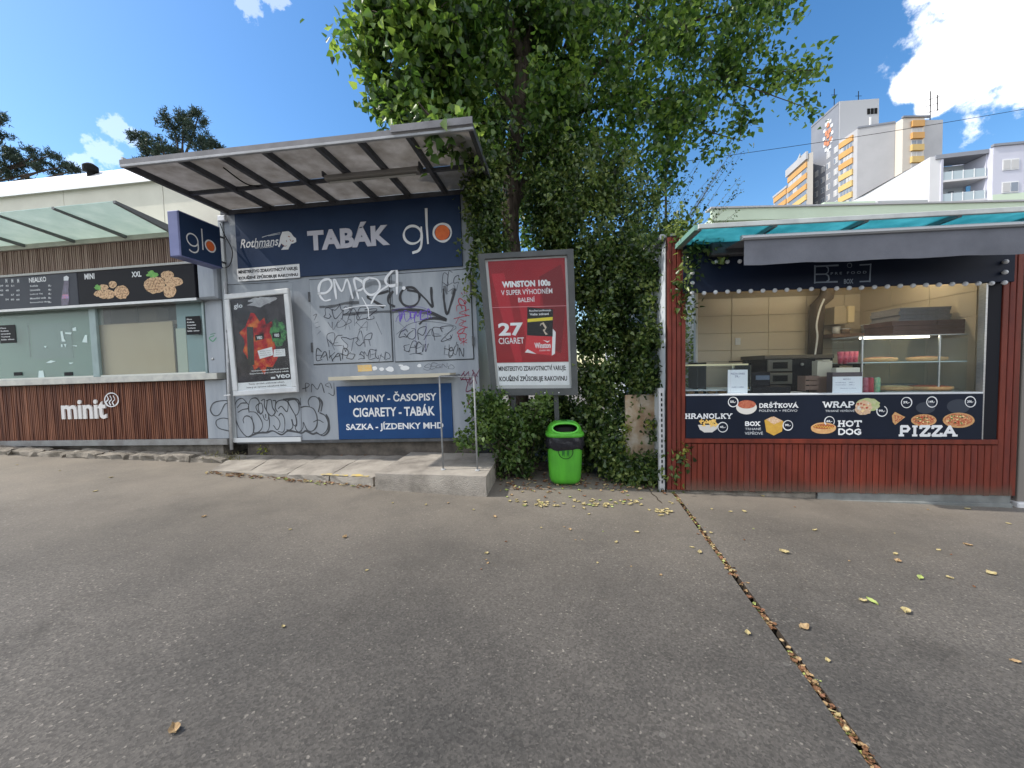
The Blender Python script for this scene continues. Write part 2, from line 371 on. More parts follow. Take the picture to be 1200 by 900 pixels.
def smooth_pts(pts, n=6):
    if len(pts) < 3: return [Vector(p) for p in pts]
    P = [Vector(p) for p in pts]; P = [P[0] * 2 - P[1]] + P + [P[-1] * 2 - P[-2]]; o = []
    for i in range(1, len(P) - 2):
        for k in range(n):
            t = k / n; a, b, c, d = P[i - 1], P[i], P[i + 1], P[i + 2]
            o.append(.5 * ((2 * b) + (-a + c) * t + (2 * a - 5 * b + 4 * c - d) * t * t + (-a + 3 * b - 3 * c + d) * t ** 3))
    o.append(P[-2]); return o
_lay = [0]
def ribbon(mb, edge, pts, w, c, smooth=True):
    P = smooth_pts(pts) if smooth else [Vector(p) for p in pts]
    _lay[0] += 1; y = -c - .00004 * (_lay[0] % 40); k = len(mb.v)
    for i, p in enumerate(P):
        d = P[min(i + 1, len(P) - 1)] - P[max(i - 1, 0)]
        if d.length < 1e-9: d = Vector((1, 0))
        d.normalize(); n_ = Vector((-d.y, d.x)) * w / 2
        q = p.copy(); wf = .75 + .5 * mnoise.noise(Vector((p.x * 9, p.y * 9, _lay[0] * .37))); n_ *= wf
        if i == 0: q = p - d * w * .3
        if i == len(P) - 1: q = p + d * w * .3
        for t, e in ((-1, 0), (-.45, 1), (.45, 1), (1, 0)):
            v = q + n_ * t; mb.v.append((v.x, y, v.y)); edge.append(e * (1 if 0 < i < len(P) - 1 else .5))
    for i in range(len(P) - 1):
        for j in range(3):
            a = k + i * 4 + j; mb.f.append((a, a + 1, a + 5, a + 4))
def strokes(R, lines, wpx, c, m, V, name='graffiti', label=None, parent=None, smooth=True):
    """V = (x0, y0, scale): pixel view in which the strokes were measured"""
    mb = MB(); ed = []
    for ln in lines:
        pts = [R.F.uv(V[0] + x * V[2], V[1] + y * V[2], c) for x, y in ln]
        w = wpx * V[2] * .0126
        if len(pts) == 1: mb.disc(pts[0][0], pts[0][1], w / 2, w / 2, -c - .001); ed += [1] * 20
        else: ribbon(mb, ed, pts, w, c, smooth)
    return R.part(name, mb, m, parent, label=label, attr=('edge', ed, 'POINT'))
def handtag(R, s, x0, y0, x1, y1, V, wpx, c, m, seed=1, slant=.15, vert=False, label=None):
    r = random.Random(seed); ln = []; n = len(s)
    for i, ch in enumerate(s):
        if ch not in SF: continue
        dy = r.uniform(-.15, .15); sy = r.uniform(.8, 1.2); sx_ = r.uniform(.85, 1.25)
        for pl in SF[ch][0]:
            L = []
            for (u, v) in pl:
                u += r.uniform(-.2, .2); v += r.uniform(-.2, .2)
                v = dy + v * sy; t = (i + u * sx_ + (slant + r.uniform(-.03, .03)) * v) / n
                if vert: L.append((x0 + (x1 - x0) * v, y0 + (y1 - y0) * t))
                else: L.append((x0 + (x1 - x0) * t, y1 + (y0 - y1) * v))
            ln.append(L)
    return strokes(R, ln, wpx, c, m, V, label=label)
def patch(R, name, pxs, c, m, parent=None, V=(0, 0, 1), label=None):
    mb = MB().poly([R.F.uv(V[0] + x * V[2], V[1] + y * V[2], c) for x, y in pxs], -c)
    return R.part(name, mb, m, parent, label=label)

# ------------------------------------------------------------------ common materials
M_grey = mat('painted_grey_steel', (.345, .375, .41), .5, 0, (.245, .27, .305), 3.0, .12, 30, ramp=(.3, .75), stretch=(1.6, 1.6, .35), detail=9)
M_grey2 = mat('painted_grey_steel_lower', (.37, .40, .435), .5, 0, (.27, .30, .335), 3.2, .1, 26, stretch=(1.5, 1.5, .3), detail=9)
M_post = mat('galvanised', (.52, .53, .54), .4, .15, (.42, .43, .44), 20)
M_darkmetal = mat('dark_frame_metal', (.07, .075, .08), .45, .3, (.11, .11, .115), 9)
M_beam = mat('canopy_beam', (.10, .105, .12), .6, .2, (.06, .06, .065), 5)
M_navy = mat('navy_board', (.016, .034, .082), .5, 0, (.022, .044, .10), 1.4, spec=.2)
M_navy2 = mat('navy_board_lower', (.013, .05, .15), .5, 0, (.016, .06, .17), 3, spec=.2)
M_white = mat('white_print', (.78, .79, .8), .5, 0, (.68, .69, .7), 6)
M_offw = mat('offwhite_print', (.62, .64, .66), .5)
M_black = mat('black_print', (.010, .010, .012), .5, spec=.15)
M_dark = mat('dark_void', (.014, .014, .014), .8, spec=.1)
M_orange = mat('orange_print', (.75, .17, .04), .45, 0, (.68, .12, .03), 20)
M_wood = mat('brown_slat_wood', (.085, .026, .015), .5, 0, (.30, .125, .07), 3, 0, 60, stretch=(9, 9, .35), ramp=(.40, .68))
M_woodhi = mat('brown_slat_wood_grey', (.17, .105, .08), .6, 0, (.36, .26, .21), 3, 0, 60, stretch=(9, 9, .35), ramp=(.4, .68))
M_conc = mat('worn_concrete', (.14, .125, .108), .9, 0, (.38, .35, .305), 2.6, 1.0, 70, third=(.5, (.28, .255, .222)), detail=12, ramp=(.30, .72))
M_conc2 = mat('dark_concrete', (.10, .088, .072), .95, 0, (.30, .27, .23), 6, 1.0, 60, ramp=(.32, .70), detail=10)
M_yellowp = mat('worn_yellow_paint', (.52, .38, .10), .9, 0, (.34, .30, .22), 18, ramp=(.42, .56))
M_cream = mat('cream_laminate', (.62, .56, .42), .5, 0, (.5, .45, .34), 8)
M_steel = mat('brushed_steel', (.5, .5, .5), .35, .8, (.35, .35, .35), 20, stretch=(1, 1, 12))
M_plastdark = mat('black_plastic', (.010, .010, .013), .45, spec=.12)
M_rust = mat('stained_board', (.52, .46, .38), .85, 0, (.28, .15, .08), 3.2, .3, 30, ramp=(.40, .70), third=(.52, (.42, .32, .22)))

# ------------------------------------------------------------------ ground
def asphalt():
    m = bpy.data.materials.new('asphalt'); m.use_nodes = True; t = m.node_tree; p = t.nodes['Principled BSDF']; p.inputs['Roughness'].default_value = .82
    p.inputs['Specular IOR Level'].default_value = .35
    co = N(t, 'ShaderNodeTexCoord'); O = co.outputs['Object']
    def vor(sc, feat='F1'):
        v = N(t, 'ShaderNodeTexVoronoi'); v.inputs['Scale'].default_value = sc; t.links.new(O, v.inputs['Vector']); return v
    def noi(sc, d=5):
        v = N(t, 'ShaderNodeTexNoise'); v.inputs['Scale'].default_value = sc; v.inputs['Detail'].default_value = d; v.inputs['Roughness'].default_value = .65; t.links.new(O, v.inputs['Vector']); return v
    big = noi(.38, 5); cr = N(t, 'ShaderNodeValToRGB'); cr.color_ramp.elements[0].position = .36; cr.color_ramp.elements[1].position = .62
    cr.color_ramp.elements[0].color = (.056, .053, .049, 1); cr.color_ramp.elements[1].color = (.118, .108, .096, 1); t.links.new(big.outputs[0], cr.inputs[0])
    v1 = vor(110); s = N(t, 'ShaderNodeSeparateColor'); t.links.new(v1.outputs['Color'], s.inputs[0])
    r1 = N(t, 'ShaderNodeValToRGB'); r1.color_ramp.elements[0].position = 0; r1.color_ramp.elements[0].color = (.30, .30, .30, 1); r1.color_ramp.elements[1].position = 1; r1.color_ramp.elements[1].color = (1.25, 1.22, 1.18, 1)
    e = r1.color_ramp.elements.new(.9); e.color = (1.12, 1.11, 1.1, 1); e = r1.color_ramp.elements.new(.978); e.color = (1.4, 1.38, 1.33, 1); e = r1.color_ramp.elements.new(.992); e.color = (3.0, 2.95, 2.8, 1)
    t.links.new(s.outputs[0], r1.inputs[0])
    mu = N(t, 'ShaderNodeMix', data_type='RGBA', blend_type='MULTIPLY'); mu.inputs[0].default_value = .6; t.links.new(cr.outputs[0], mu.inputs[6]); t.links.new(r1.outputs[0], mu.inputs[7])
    n2 = noi(260, 3); r2 = N(t, 'ShaderNodeMapRange'); t.links.new(n2.outputs[0], r2.inputs[0]); r2.inputs[1].default_value = .3; r2.inputs[2].default_value = .7; r2.inputs[3].default_value = .8; r2.inputs[4].default_value = 1.2
    m2 = N(t, 'ShaderNodeMix', data_type='RGBA', blend_type='MULTIPLY'); m2.inputs[0].default_value = 1; t.links.new(mu.outputs[2], m2.inputs[6]); t.links.new(r2.outputs[0], m2.inputs[7])
    # oil patches and repairs
    n3 = noi(1.7, 7); r3 = N(t, 'ShaderNodeMapRange', interpolation_type='SMOOTHSTEP'); t.links.new(n3.outputs[0], r3.inputs[0]); r3.inputs[1].default_value = .56; r3.inputs[2].default_value = .74; r3.inputs[3].default_value = 1; r3.inputs[4].default_value = .66
    m3 = N(t, 'ShaderNodeMix', data_type='RGBA', blend_type='MULTIPLY'); m3.inputs[0].default_value = 1; t.links.new(m2.outputs[2], m3.inputs[6]); t.links.new(r3.outputs[0], m3.inputs[7])
    gv_ = vor(5.5); gs_ = N(t, 'ShaderNodeSeparateColor'); t.links.new(gv_.outputs['Color'], gs_.inputs[0])          # trodden gum and old drips
    gm_ = N(t, 'ShaderNodeMath', operation='LESS_THAN'); t.links.new(gv_.outputs['Distance'], gm_.inputs[0]); gm_.inputs[1].default_value = .075
    gk_ = N(t, 'ShaderNodeMath', operation='GREATER_THAN'); t.links.new(gs_.outputs[1], gk_.inputs[0]); gk_.inputs[1].default_value = .72
    gp_ = N(t, 'ShaderNodeMath', operation='MULTIPLY'); t.links.new(gm_.outputs[0], gp_.inputs[0]); t.links.new(gk_.outputs[0], gp_.inputs[1])
    gq_ = N(t, 'ShaderNodeMath', operation='MULTIPLY'); t.links.new(gp_.outputs[0], gq_.inputs[0]); gq_.inputs[1].default_value = .4
    gc_ = N(t, 'ShaderNodeMix', data_type='RGBA'); t.links.new(gs_.outputs[2], gc_.inputs[0]); gc_.inputs[6].default_value = (.035, .033, .03, 1); gc_.inputs[7].default_value = (.2, .19, .17, 1)
    m3b = N(t, 'ShaderNodeMix', data_type='RGBA'); t.links.new(gq_.outputs[0], m3b.inputs[0]); t.links.new(m3.outputs[2], m3b.inputs[6]); t.links.new(gc_.outputs[2], m3b.inputs[7]); m3 = m3b
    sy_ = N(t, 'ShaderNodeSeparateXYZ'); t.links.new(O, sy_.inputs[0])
    du = N(t, 'ShaderNodeMapRange', interpolation_type='SMOOTHSTEP'); t.links.new(sy_.outputs[1], du.inputs[0]); du.inputs[1].default_value = 1.5; du.inputs[2].default_value = 5.2; du.inputs[3].default_value = 0; du.inputs[4].default_value = 1  # view-dependent lightening with distance, painted into the colour as beige towards the kiosks
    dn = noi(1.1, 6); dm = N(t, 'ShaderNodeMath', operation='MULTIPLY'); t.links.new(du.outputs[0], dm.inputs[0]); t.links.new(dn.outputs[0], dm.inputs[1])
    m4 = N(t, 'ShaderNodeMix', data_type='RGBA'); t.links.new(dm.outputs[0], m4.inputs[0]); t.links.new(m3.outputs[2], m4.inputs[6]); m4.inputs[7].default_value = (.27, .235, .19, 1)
    t.links.new(m4.outputs[2], p.inputs['Base Color'])
    bh = N(t, 'ShaderNodeMath', operation='ADD'); t.links.new(v1.outputs['Distance'], bh.inputs[0]); t.links.new(n2.outputs[0], bh.inputs[1])
    b = N(t, 'ShaderNodeBump'); b.inputs['Strength'].default_value = .3; b.inputs['Distance'].default_value = .003; t.links.new(bh.outputs[0], b.inputs['Height']); t.links.new(b.outputs[0], p.inputs['Normal'])
    return m
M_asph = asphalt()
g1 = gpt(790, 578); g2 = gpt(1060, 945)
dv = (g2 - g1); dv.z = 0; dv.normalize(); sd = Vector((-dv.y, dv.x, 0)) * .020
A, B, Cc, D_ = g1 - sd, g1 + sd, g2 + sd, g2 - sd      # slot corners
mb = MB()
def gv(x, y): return (x, y, gz(x))
outer = [gv(-14, 9.5), gv(14, 9.5), gv(14, -12), gv(-14, -12)]
slot = [gv(A.x, A.y), gv(B.x, B.y), gv(Cc.x, Cc.y), gv(D_.x, D_.y)]
# order the slot corners to match the outer ones
sl_ = sorted(slot, key=lambda v: -v[1]); top2 = sorted(sl_[:2]); bot2 = sorted(sl_[2:])
sq = [top2[0], top2[1], bot2[1], bot2[0]]
mb.add(outer + sq, [(0, 4, 5, 1), (1, 5, 6, 2), (2, 6, 7, 3), (3, 7, 4, 0)])
far = [(-900, 1200, -4), (900, 1200, -4), (900, -900, -4), (-900, -900, -4)]
mb.add(outer + far, [(4, 0, 1, 5), (5, 1, 2, 6), (6, 2, 3, 7), (7, 3, 0, 4)])
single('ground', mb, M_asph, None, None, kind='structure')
mb = MB(); q = [Vector(v) for v in sq]; lo = [v - Vector((0, 0, .05)) for v in q]
mb.add(q + lo, [(0, 1, 5, 4), (1, 2, 6, 5), (2, 3, 7, 6), (3, 0, 4, 7), (4, 5, 6, 7)])
single('drain_channel', mb, mat('channel_dirt', (.035, .028, .022), .95, 0, (.07, .055, .04), 30, .6), None, None, kind='structure')

cr_ = MB(); c0_, c1_ = gpt(755, 568), gpt(775, 590); rc = random.Random(4)
L_, R2_ = [], []
for i in range(13):
    p = c0_.lerp(c1_, i / 12) + Vector((rc.uniform(-.012, .012), 0, 0)); w2 = rc.uniform(.004, .010); L_.append((p.x - w2, p.y, gz(p.x) + .003)); R2_.append((p.x + w2, p.y, gz(p.x) + .003))
cr_.add(L_ + R2_, [(i, i + 13, i + 14, i + 1) for i in range(12)])
single('pavement_crack', cr_, mat('channel_dirt', (.035, .028, .022), .95), None, None, kind='structure')

# ------------------------------------------------------------------ concrete landing
def at(px, py, z):                            # point at height z above the datum
    r = ray(px, py); return EYE + r * ((z - EYE.z) / r.z)
LAND = Root('concrete_step', 'raised worn concrete step and sloping slab in front of the blue newspaper sign', 'step', WORLD, (-1.0, 4.8, .03))
def rough_block(top, zb, seed, sub=7, amp=.012):
    """four top corners (Vectors, CCW) down to the ground height, sides broken up"""
    r = random.Random(seed); mb = MB(); n = sub
    grid = []
    for j in range(n + 1):
        row = []
        for i in range(n + 1):
            u, v = i / n, j / n
            p = (top[0] * (1 - u) + top[1] * u) * (1 - v) + (top[3] * (1 - u) + top[2] * u) * v
            e = i in (0, n) or j in (0, n)
            p = p + Vector((r.uniform(-amp, amp) * .6, r.uniform(-amp, amp) * .6, (r.uniform(-amp, 0) if e else r.uniform(-amp, amp) * .4)))
            row.append(p)
        grid.append(row)
    k = 0; vs = [p for row in grid for p in row]; fs = []
    for j in range(n):
        for i in range(n):
            a = j * (n + 1) + i; fs.append((a, a + 1, a + n + 2, a + n + 1))
    mb.add(vs, fs)
    per = [(0, i) for i in range(n)] + [(j, n) for j in range(n)] + [(n, n - i) for i in range(n)] + [(n - j, 0) for j in range(n)]
    P = [grid[j][i] for j, i in per]; Q = []
    for p in P: Q.append(Vector((p.x + r.uniform(-amp, amp), p.y + r.uniform(-amp, amp), min(gz(p.x), p.z) - .04)))
    Md = [(a * .5 + b * .5) + Vector((r.uniform(-amp, amp), r.uniform(-amp, amp), 0)) for a, b in zip(P, Q)]
    m = len(P); mb.add(P + Md + Q, [(i + m * s, i + m * (s + 1), (i + 1) % m + m * (s + 1), (i + 1) % m + m * s) for s in (0, 1) for i in range(m)])
    return mb
zt = .245
P0 = at(439.7, 554.6, zt); P1 = at(569.5, 557.8, zt)
dirb = -FT.n
P2 = P1 + dirb * 1.12; P3 = P0 + dirb * 1.12
LAND.part('block', rough_block([P0, P1, P2, P3], 0, 1, amp=.006), M_conc)
S0 = at(246, 547, .20); S1 = at(437.5, 556.5, .195)
S2 = P3 + Vector((-.01, .0, -.05)); S3 = at(275, 531, .215)
zz = lambda v, z: Vector((v.x, v.y, z))
n_seg = 4
for i in range(n_seg):
    u0, u1 = i / n_seg, (i + 1) / n_seg - .004
    f0 = S0.lerp(S1, u0); f1 = S0.lerp(S1, u1); b0 = S3.lerp(S2, u0); b1 = S3.lerp(S2, u1)
    f0 = zz(f0, gz(f0.x) + .015 + .095 * u0); f1 = zz(f1, gz(f1.x) + .015 + .095 * u1)
    b0 = zz(b0, gz(b0.x) + .05 + .1 * u0); b1 = zz(b1, gz(b1.x) + .05 + .1 * u1)
    LAND.part('slab', rough_block([f0, f1, b1, b0], 0, 20 + i, 6, .012), M_conc)
# worn yellow paint left on the slab's nose
f0 = S0.lerp(S1, .76); f1 = S0.lerp(S1, .97)
mb = MB(); k = 14
for i in range(k):
    u = .70 + .27 * i / k; p = S0.lerp(S1, u); q = S0.lerp(S1, u + .27 / k)
    h0 = gz(p.x) + .020 + .095 * u; w_ = RND.uniform(.03, .09); d = Vector((0, w_, 0))
    if RND.random() < .85: mb.add([zz(p, h0), zz(q, h0), zz(q + d, h0 + .003), zz(p + d, h0 + .003)], [(0, 1, 2, 3)])
LAND.part('paint_mark', mb, M_yellowp)

# kerb stones in front of the left stall
KB = Root('kerb', 'low rough kerb stones along the foot of the brown food stall', 'kerb', WORLD, (-6.5, 6.1, .2))
ka = gpt(-60, 531); kb = gpt(262, 543)
nk = 9
for i in range(nk):
    u0, u1 = i / nk + .004, (i + 1) / nk - .004
    p = ka.lerp(kb, u0); q = ka.lerp(kb, u1); h = RND.uniform(.06, .10); d = Vector((.05, .22, 0))
    top = [zz(p, gz(p.x) + h), zz(q, gz(q.x) + h + RND.uniform(-.012, .012)), zz(q + d, gz(q.x) + h + .01), zz(p + d, gz(p.x) + h + .01)]
    KB.part('kerb_stone', rough_block(top, 0, 40 + i, 6, .028), M_conc2)
# narrow strip of soil behind the kerb, under both kiosks
mb = MB()
for (x0, x1) in ((-10.5, 1.9),):
    n = 30
    for i in range(n):
        a = x0 + (x1 - x0) * i / n; b = x0 + (x1 - x0) * (i + 1) / n
        f = lambda x: 5.42 - .114 * (x + 1.0)
        mb.add([(a, f(a), gz(a) + .012), (b, f(b), gz(b) + .012), (b, f(b) + 3.2, gz(b) + .02), (a, f(a) + 3.2, gz(a) + .02)], [(0, 1, 2, 3)])
single('soil', mb, mat('soil', (.045, .032, .022), .95, 0, (.11, .08, .055), 14, .9, 60), None, None, kind='structure')

# ------------------------------------------------------------------ tobacco kiosk (middle)
T = Root('tobacco_kiosk', 'grey steel tobacco kiosk with navy sign board, graffiti covered shutters and flat canopy', 'kiosk', FT, (FT.uv(410, 516)[0], 0, .35))
aL, _ = FT.uv(271, 400); aR, _ = FT.uv(560, 400)
bB = FT.uv(400, 516)[1]; bT = FT.uv(400, 236)[1]
T.part('wall', MB().box(aL, aR, 0, .06, bB, bT, bev=.004), M_grey)
T.part('side_wall', MB().box(aL, aL + .05, .061, 2.2, bB, bT), M_grey); T.part('side_wall', MB().box(aR - .05, aR, .061, 2.2, bB, bT), M_grey)
T.part('back_wall', MB().box(aL, aR, 2.2, 2.25, bB, bT), M_grey)
T.part('plinth', MB().box(aL + .1, aR - .1, .07, 2.1, -.3, bB - .002), mat('plinth_dark', (.06, .052, .045), .9, 0, (.14, .12, .1), 6, .6, 30))
T.part('base_rail', MB().box(aL - .01, aR, -.012, .03, bB - .035, bB + .012, bev=.003), M_darkmetal)
# white base trim below the left panel
a0, a1, b0, b1 = FT.quad(275, 513, 354, 517); T.part('trim', MB().box(a0, a1, -.03, -.013, b0, b1), mat('trim_white', (.6, .62, .63), .5))
# left corner post and downpipe
a0, _ = FT.uv(257, 300); a1, _ = FT.uv(273, 300)
T.part('corner_post', MB().box(a0 + .02, aL - .002, -.02, .1, bB, bT - .05, bev=.008), mat('post_paint', (.36, .39, .40), .45, 0, (.29, .31, .33), 3))
pp = [FT.uv(264, 330, .06), FT.uv(268, 450, .06), FT.uv(271.5, 527, .06)]
T.part('downpipe', MB().tube([(pp[0][0], -.06, pp[0][1]), (pp[1][0], -.06, pp[1][1]), (pp[2][0], -.06, pp[2][1])], .022, 8), M_post, smooth=True)
# panel joints
M_seam = mat('seam', (.05, .055, .06), .7)
def vseam(x0, y0, x1, y1, c=.003, w=.006):
    p = FT.uv(x0, y0, c); q = FT.uv(x1, y1, c)
    d = Vector((q[0] - p[0], q[1] - p[1])).normalized(); n_ = Vector((-d.y, d.x)) * w / 2
    mb.add([(p[0] + n_.x, -c, p[1] + n_.y), (p[0] - n_.x, -c, p[1] - n_.y), (q[0] - n_.x, -c, q[1] - n_.y), (q[0] + n_.x, -c, q[1] + n_.y)], [(0, 1, 2, 3)])
mb = MB(); vseam(352, 466, 354, 514); vseam(277, 512.5, 353, 511.5); vseam(262.5, 334, 338, 330, w=.008)
T.part('panel_joint', mb, M_seam)
# left lower door panel, slightly proud
a0, a1, b0, b1 = FT.quad(275, 336, 352.5, 512); T.part('door_panel', MB().box(a0, a1, -.0025, .01, b0, b1), M_grey2)
# shutters
for (x0, y0, x1, y1) in ((361.6, 328.2, 460.2, 423.2), (458.2, 321.5, 555.2, 420.2)):
    a0, a1, b0, b1 = FT.quad(x0, y0, x1, y1, .02)
    sh = T.part('shutter', MB().box(a0 + .006, a1 - .006, -.022, .0, b0, b1, bev=.004), M_grey2, label='grey steel shutter covered in graffiti tags')
    T.part('shutter_gap', MB().box(a0 - .004, a1 + .004, -.006, .001, b0 - .012, b1 + .012), M_seam)
    hx = a0 + .0 if x0 < 400 else a1 - .0
    for hb in (.2, .8):
        T.part('hinge', MB().box(hx - .014, hx + .014, -.036, -.023, b0 + (b1 - b0) * hb - .07, b0 + (b1 - b0) * hb + .07, bev=.003), M_darkmetal, parent=sh)
# navy board
p0 = FT.uv(274.6, 252, .03); p1 = FT.uv(542, 311.5, .03)
bt = bT - .01
T.part('sign_board', MB().box(p0[0], p1[0], -.03, -.0005, p1[1], bt, bev=.003), M_navy)
c = .0315
a0 = FT.uv(361, 285, c)[0]; a1 = FT.uv(457, 280, c)[0]; b0 = FT.uv(457, 287, c)[1]; b1 = FT.uv(427, 260, c)[1]
text(T, 'TABÁK', a0, a1, b0, b1, c, mat('letter_lilac', (.55, .55, .62), .5), .045, slope=0, depth=.01)
# g l o  (white strokes, orange disc)
V4 = (340, 140, .2111)
def glo(R, V, c, m, w, circ, dx=0, dy=0):
    g = [(circ[0] + circ[2] * math.cos(t), circ[1] + circ[2] * math.sin(t)) for t in [i * math.pi / 10 for i in range(21)]]
    return g
cl = lambda x, y, r, a0=0, a1=360, n=20: [(x + r * math.cos(rad(a0 + (a1 - a0) * i / n)), y + r * math.sin(rad(a0 + (a1 - a0) * i / n))) for i in range(n + 1)]
strokes(T, [cl(680, 640, 49)], 17, c, M_white, V4, 'lettering')
strokes(T, [[(728, 600), (730, 655), (727, 700), (712, 728), (683, 739)]], 17, c, M_white, V4, 'lettering')
strokes(T, [[(755, 498), (758, 590), (765, 686)]], 17, c, M_white, V4, 'lettering', smooth=False)
strokes(T, [cl(845, 628, 49)], 17, c, M_white, V4, 'lettering')
ca, cb = FT.uv(340 + 845 * .2111, 140 + 628 * .2111, c); T.part('orange_dot', MB().disc(ca, cb, .104, .104, -c - .0008, 28), M_orange)
# script brand word and animal head
VR = (265, 240, .1056)
text(T, 'Rothmans', *FT.quad(265 + 150 * .1056, 240 + 372 * .1056, 265 + 572 * .1056, 240 + 452 * .1056, c)[:2], *[FT.uv(265 + 360 * .1056, 240 + y * .1056, c)[1] for y in (468, 368)], c, M_white, .012, shear=.25)
text(T, 'OF LONDON', *[FT.uv(265 + x * .1056, 288, c)[0] for x in (318, 522)], *[FT.uv(265 + 420 * .1056, 240 + y * .1056, c)[1] for y in (480, 460)], c, M_offw, .03)
patch(T, 'lion_emblem', [(575, 460), (590, 420), (600, 360), (622, 300), (690, 292), (720, 312), (748, 352), (775, 372), (778, 412), (745, 428), (722, 432), (700, 470), (690, 495), (610, 500), (632, 470), (650, 455), (612, 430), (590, 472)], c, M_white, V=VR)
strokes(T, [[(400, 360), (500, 330), (600, 308)], [(470, 345), (540, 332), (600, 322)]], 7, c, M_offw, VR, 'emblem_line')
strokes(T, [[(690, 350), (705, 356)], [(668, 395), (672, 410)], [(708, 385), (716, 400)], [(620, 440), (650, 462), (668, 452)], [(730, 405), (748, 400)]], 9, c + .0015, mat('rust_print', (.3, .09, .05), .5), VR, 'emblem_line')
# health warning strip
def warning(R, F, q, c, l1, l2, m=M_white):
    mb = MB().poly(q, -c); o = R.part('warning_strip', mb, m)
    return o
q = [FT.uv(265 + x * .1056, 240 + y * .1056, c) for x, y in ((130, 852), (822, 808), (812, 655), (118, 712))]
ws = warning(T, FT, q, c, '', '')
sl_w = (q[1][1] - q[0][1]) / (q[1][0] - q[0][0])
w_ = q[1][0] - q[0][0]; h_ = q[3][1] - q[0][1]
text(T, 'MINISTERSTVO ZDRAVOTNICTVÍ VARUJE:', q[0][0] + .02 * w_, q[0][0] + .97 * w_, q[0][1] + .54 * h_, q[0][1] + .93 * h_, c + .001, M_black, .04, slope=sl_w)
text(T, 'KOUŘENÍ ZPŮSOBUJE RAKOVINU', q[0][0] + .02 * w_, q[0][0] + .97 * w_, q[0][1] + .07 * h_, q[0][1] + .46 * h_, c + .001, M_black, .04, slope=sl_w)
# blue lower board
p0 = FT.uv(393.8, 453, .02); p1 = FT.uv(531.3, 515, .02); p2 = FT.uv(528.5, 448.6, .02)
bt_ = (FT.uv(394, 453.3, .02)[1] + FT.uv(528, 448.6, .02)[1]) / 2
T.part('lower_board', MB().box(p0[0], p1[0], -.02, -.001, bB + .015, bt_, bev=.003), M_navy2)
VL = (370, 410, .2111); c = .0215
for s, x0, x1, xm, yb, yt in (('NOVINY - ČASOPISY', 187, 672, 430, 288, 232), ('CIGARETY - TABÁK', 208, 662, 430, 370, 305), ('SAZKA - JÍZDENKY MHD', 170, 710, 430, 452, 398)):
    text(T, s, FT.uv(370 + x0 * .2111, 410 + yb * .2111, c)[0], FT.uv(370 + x1 * .2111, 410 + yb * .2111, c)[0], FT.uv(370 + xm * .2111, 410 + (yb - 1) * .2111, c)[1], FT.uv(370 + xm * .2111, 410 + yt * .2111, c)[1], c, M_white, .025)

# graffiti
Z6 = (350, 300, .18333); cS = .0265
S_white = spraymat('spray_white', (.8, .82, .85), .95); S_black = spraymat('spray_black', (.03, .03, .035), .92); S_soft = spraymat('spray_soft_black', (.05, .05, .055), .55)
S_purple = spraymat('spray_purple', (.16, .08, .55), .8); S_red = spraymat('marker_red', (.42, .03, .06), .9); S_pen = spraymat('marker_black', (.03, .03, .05), .8); S_pen2 = spraymat('marker_faded', (.06, .06, .08), .55)
S_grey = spraymat('spray_grey', (.055, .058, .065), .9); S_greylt = spraymat('spray_fill', (.10, .105, .11), .5)
strokes(T, [[(140, 325), (210, 322), (300, 302), (380, 298)]], 26, cS, S_soft, Z6)
strokes(T, [[(290, 375), (420, 362), (560, 355), (700, 352), (800, 360), (880, 382), (940, 410)]], 26, cS, S_soft, Z6)
strokes(T, [[(330, 330), (350, 250), (450, 180), (560, 170), (650, 180)]], 46, cS, spraymat('spray_faint', (.06, .065, .07), .3), Z6)
strokes(T, [[(570, 225), (520, 240), (440, 260), (500, 300), (540, 325)], [(600, 230), (575, 260), (575, 300), (610, 322)], cl(710, 262, 62), [(700, 218), (760, 232), (810, 275), (855, 325), (850, 270), (848, 205)], [(925, 215), (930, 290), (948, 372), (975, 300), (1000, 215)], [(600, 345), (720, 342), (820, 352), (900, 385), (940, 408), (860, 398), (800, 412), (775, 432)]], 23, cS, S_black, Z6)
strokes(T, [[(935, 200), (945, 235)], [(990, 215), (985, 235)]], 34, cS, S_soft, Z6)
strokes(T, [[(128, 240), (180, 232), (212, 190), (196, 150), (150, 160), (130, 200), (135, 250), (165, 285), (200, 280)],
            [(240, 270), (228, 150), (275, 225), (310, 150), (345, 268)],
            [(382, 270), (355, 150), (400, 160), (418, 190), (400, 215), (372, 222)],
            [(450, 140), (420, 160), (420, 215), (455, 248), (500, 235), (520, 190), (500, 150), (455, 140)],
            [(628, 240), (625, 90), (575, 120), (555, 160), (580, 190), (625, 185)], [(570, 190), (500, 240), (465, 300)],
            [(672, 205)]], 23, cS + .002, S_white, Z6)
strokes(T, [[(405, 265), (425, 300), (445, 340)], [(285, 340), (370, 322), (460, 315), (555, 318)], [(445, 335), (447, 370), (450, 400)]], 11, cS + .002, S_white, Z6)
handtag(T, 'GOPAEZ', 160, 335, 480, 400, Z6, 7, cS, S_pen, 3)
handtag(T, 'WORKA', 190, 402, 440, 460, Z6, 6, cS, S_pen2, 4)
handtag(T, 'RESTOR', 175, 515, 460, 590, Z6, 6, cS, S_pen, 5)
handtag(T, 'EAKAPO', 105, 610, 345, 665, Z6, 7.5, cS, S_black, 6)
handtag(T, 'SMELHO', 385, 600, 580, 660, Z6, 6.5, cS, S_pen, 7)
handtag(T, 'WORMER', 635, 350, 850, 408, Z6, 8, cS + .001, S_purple, 8)
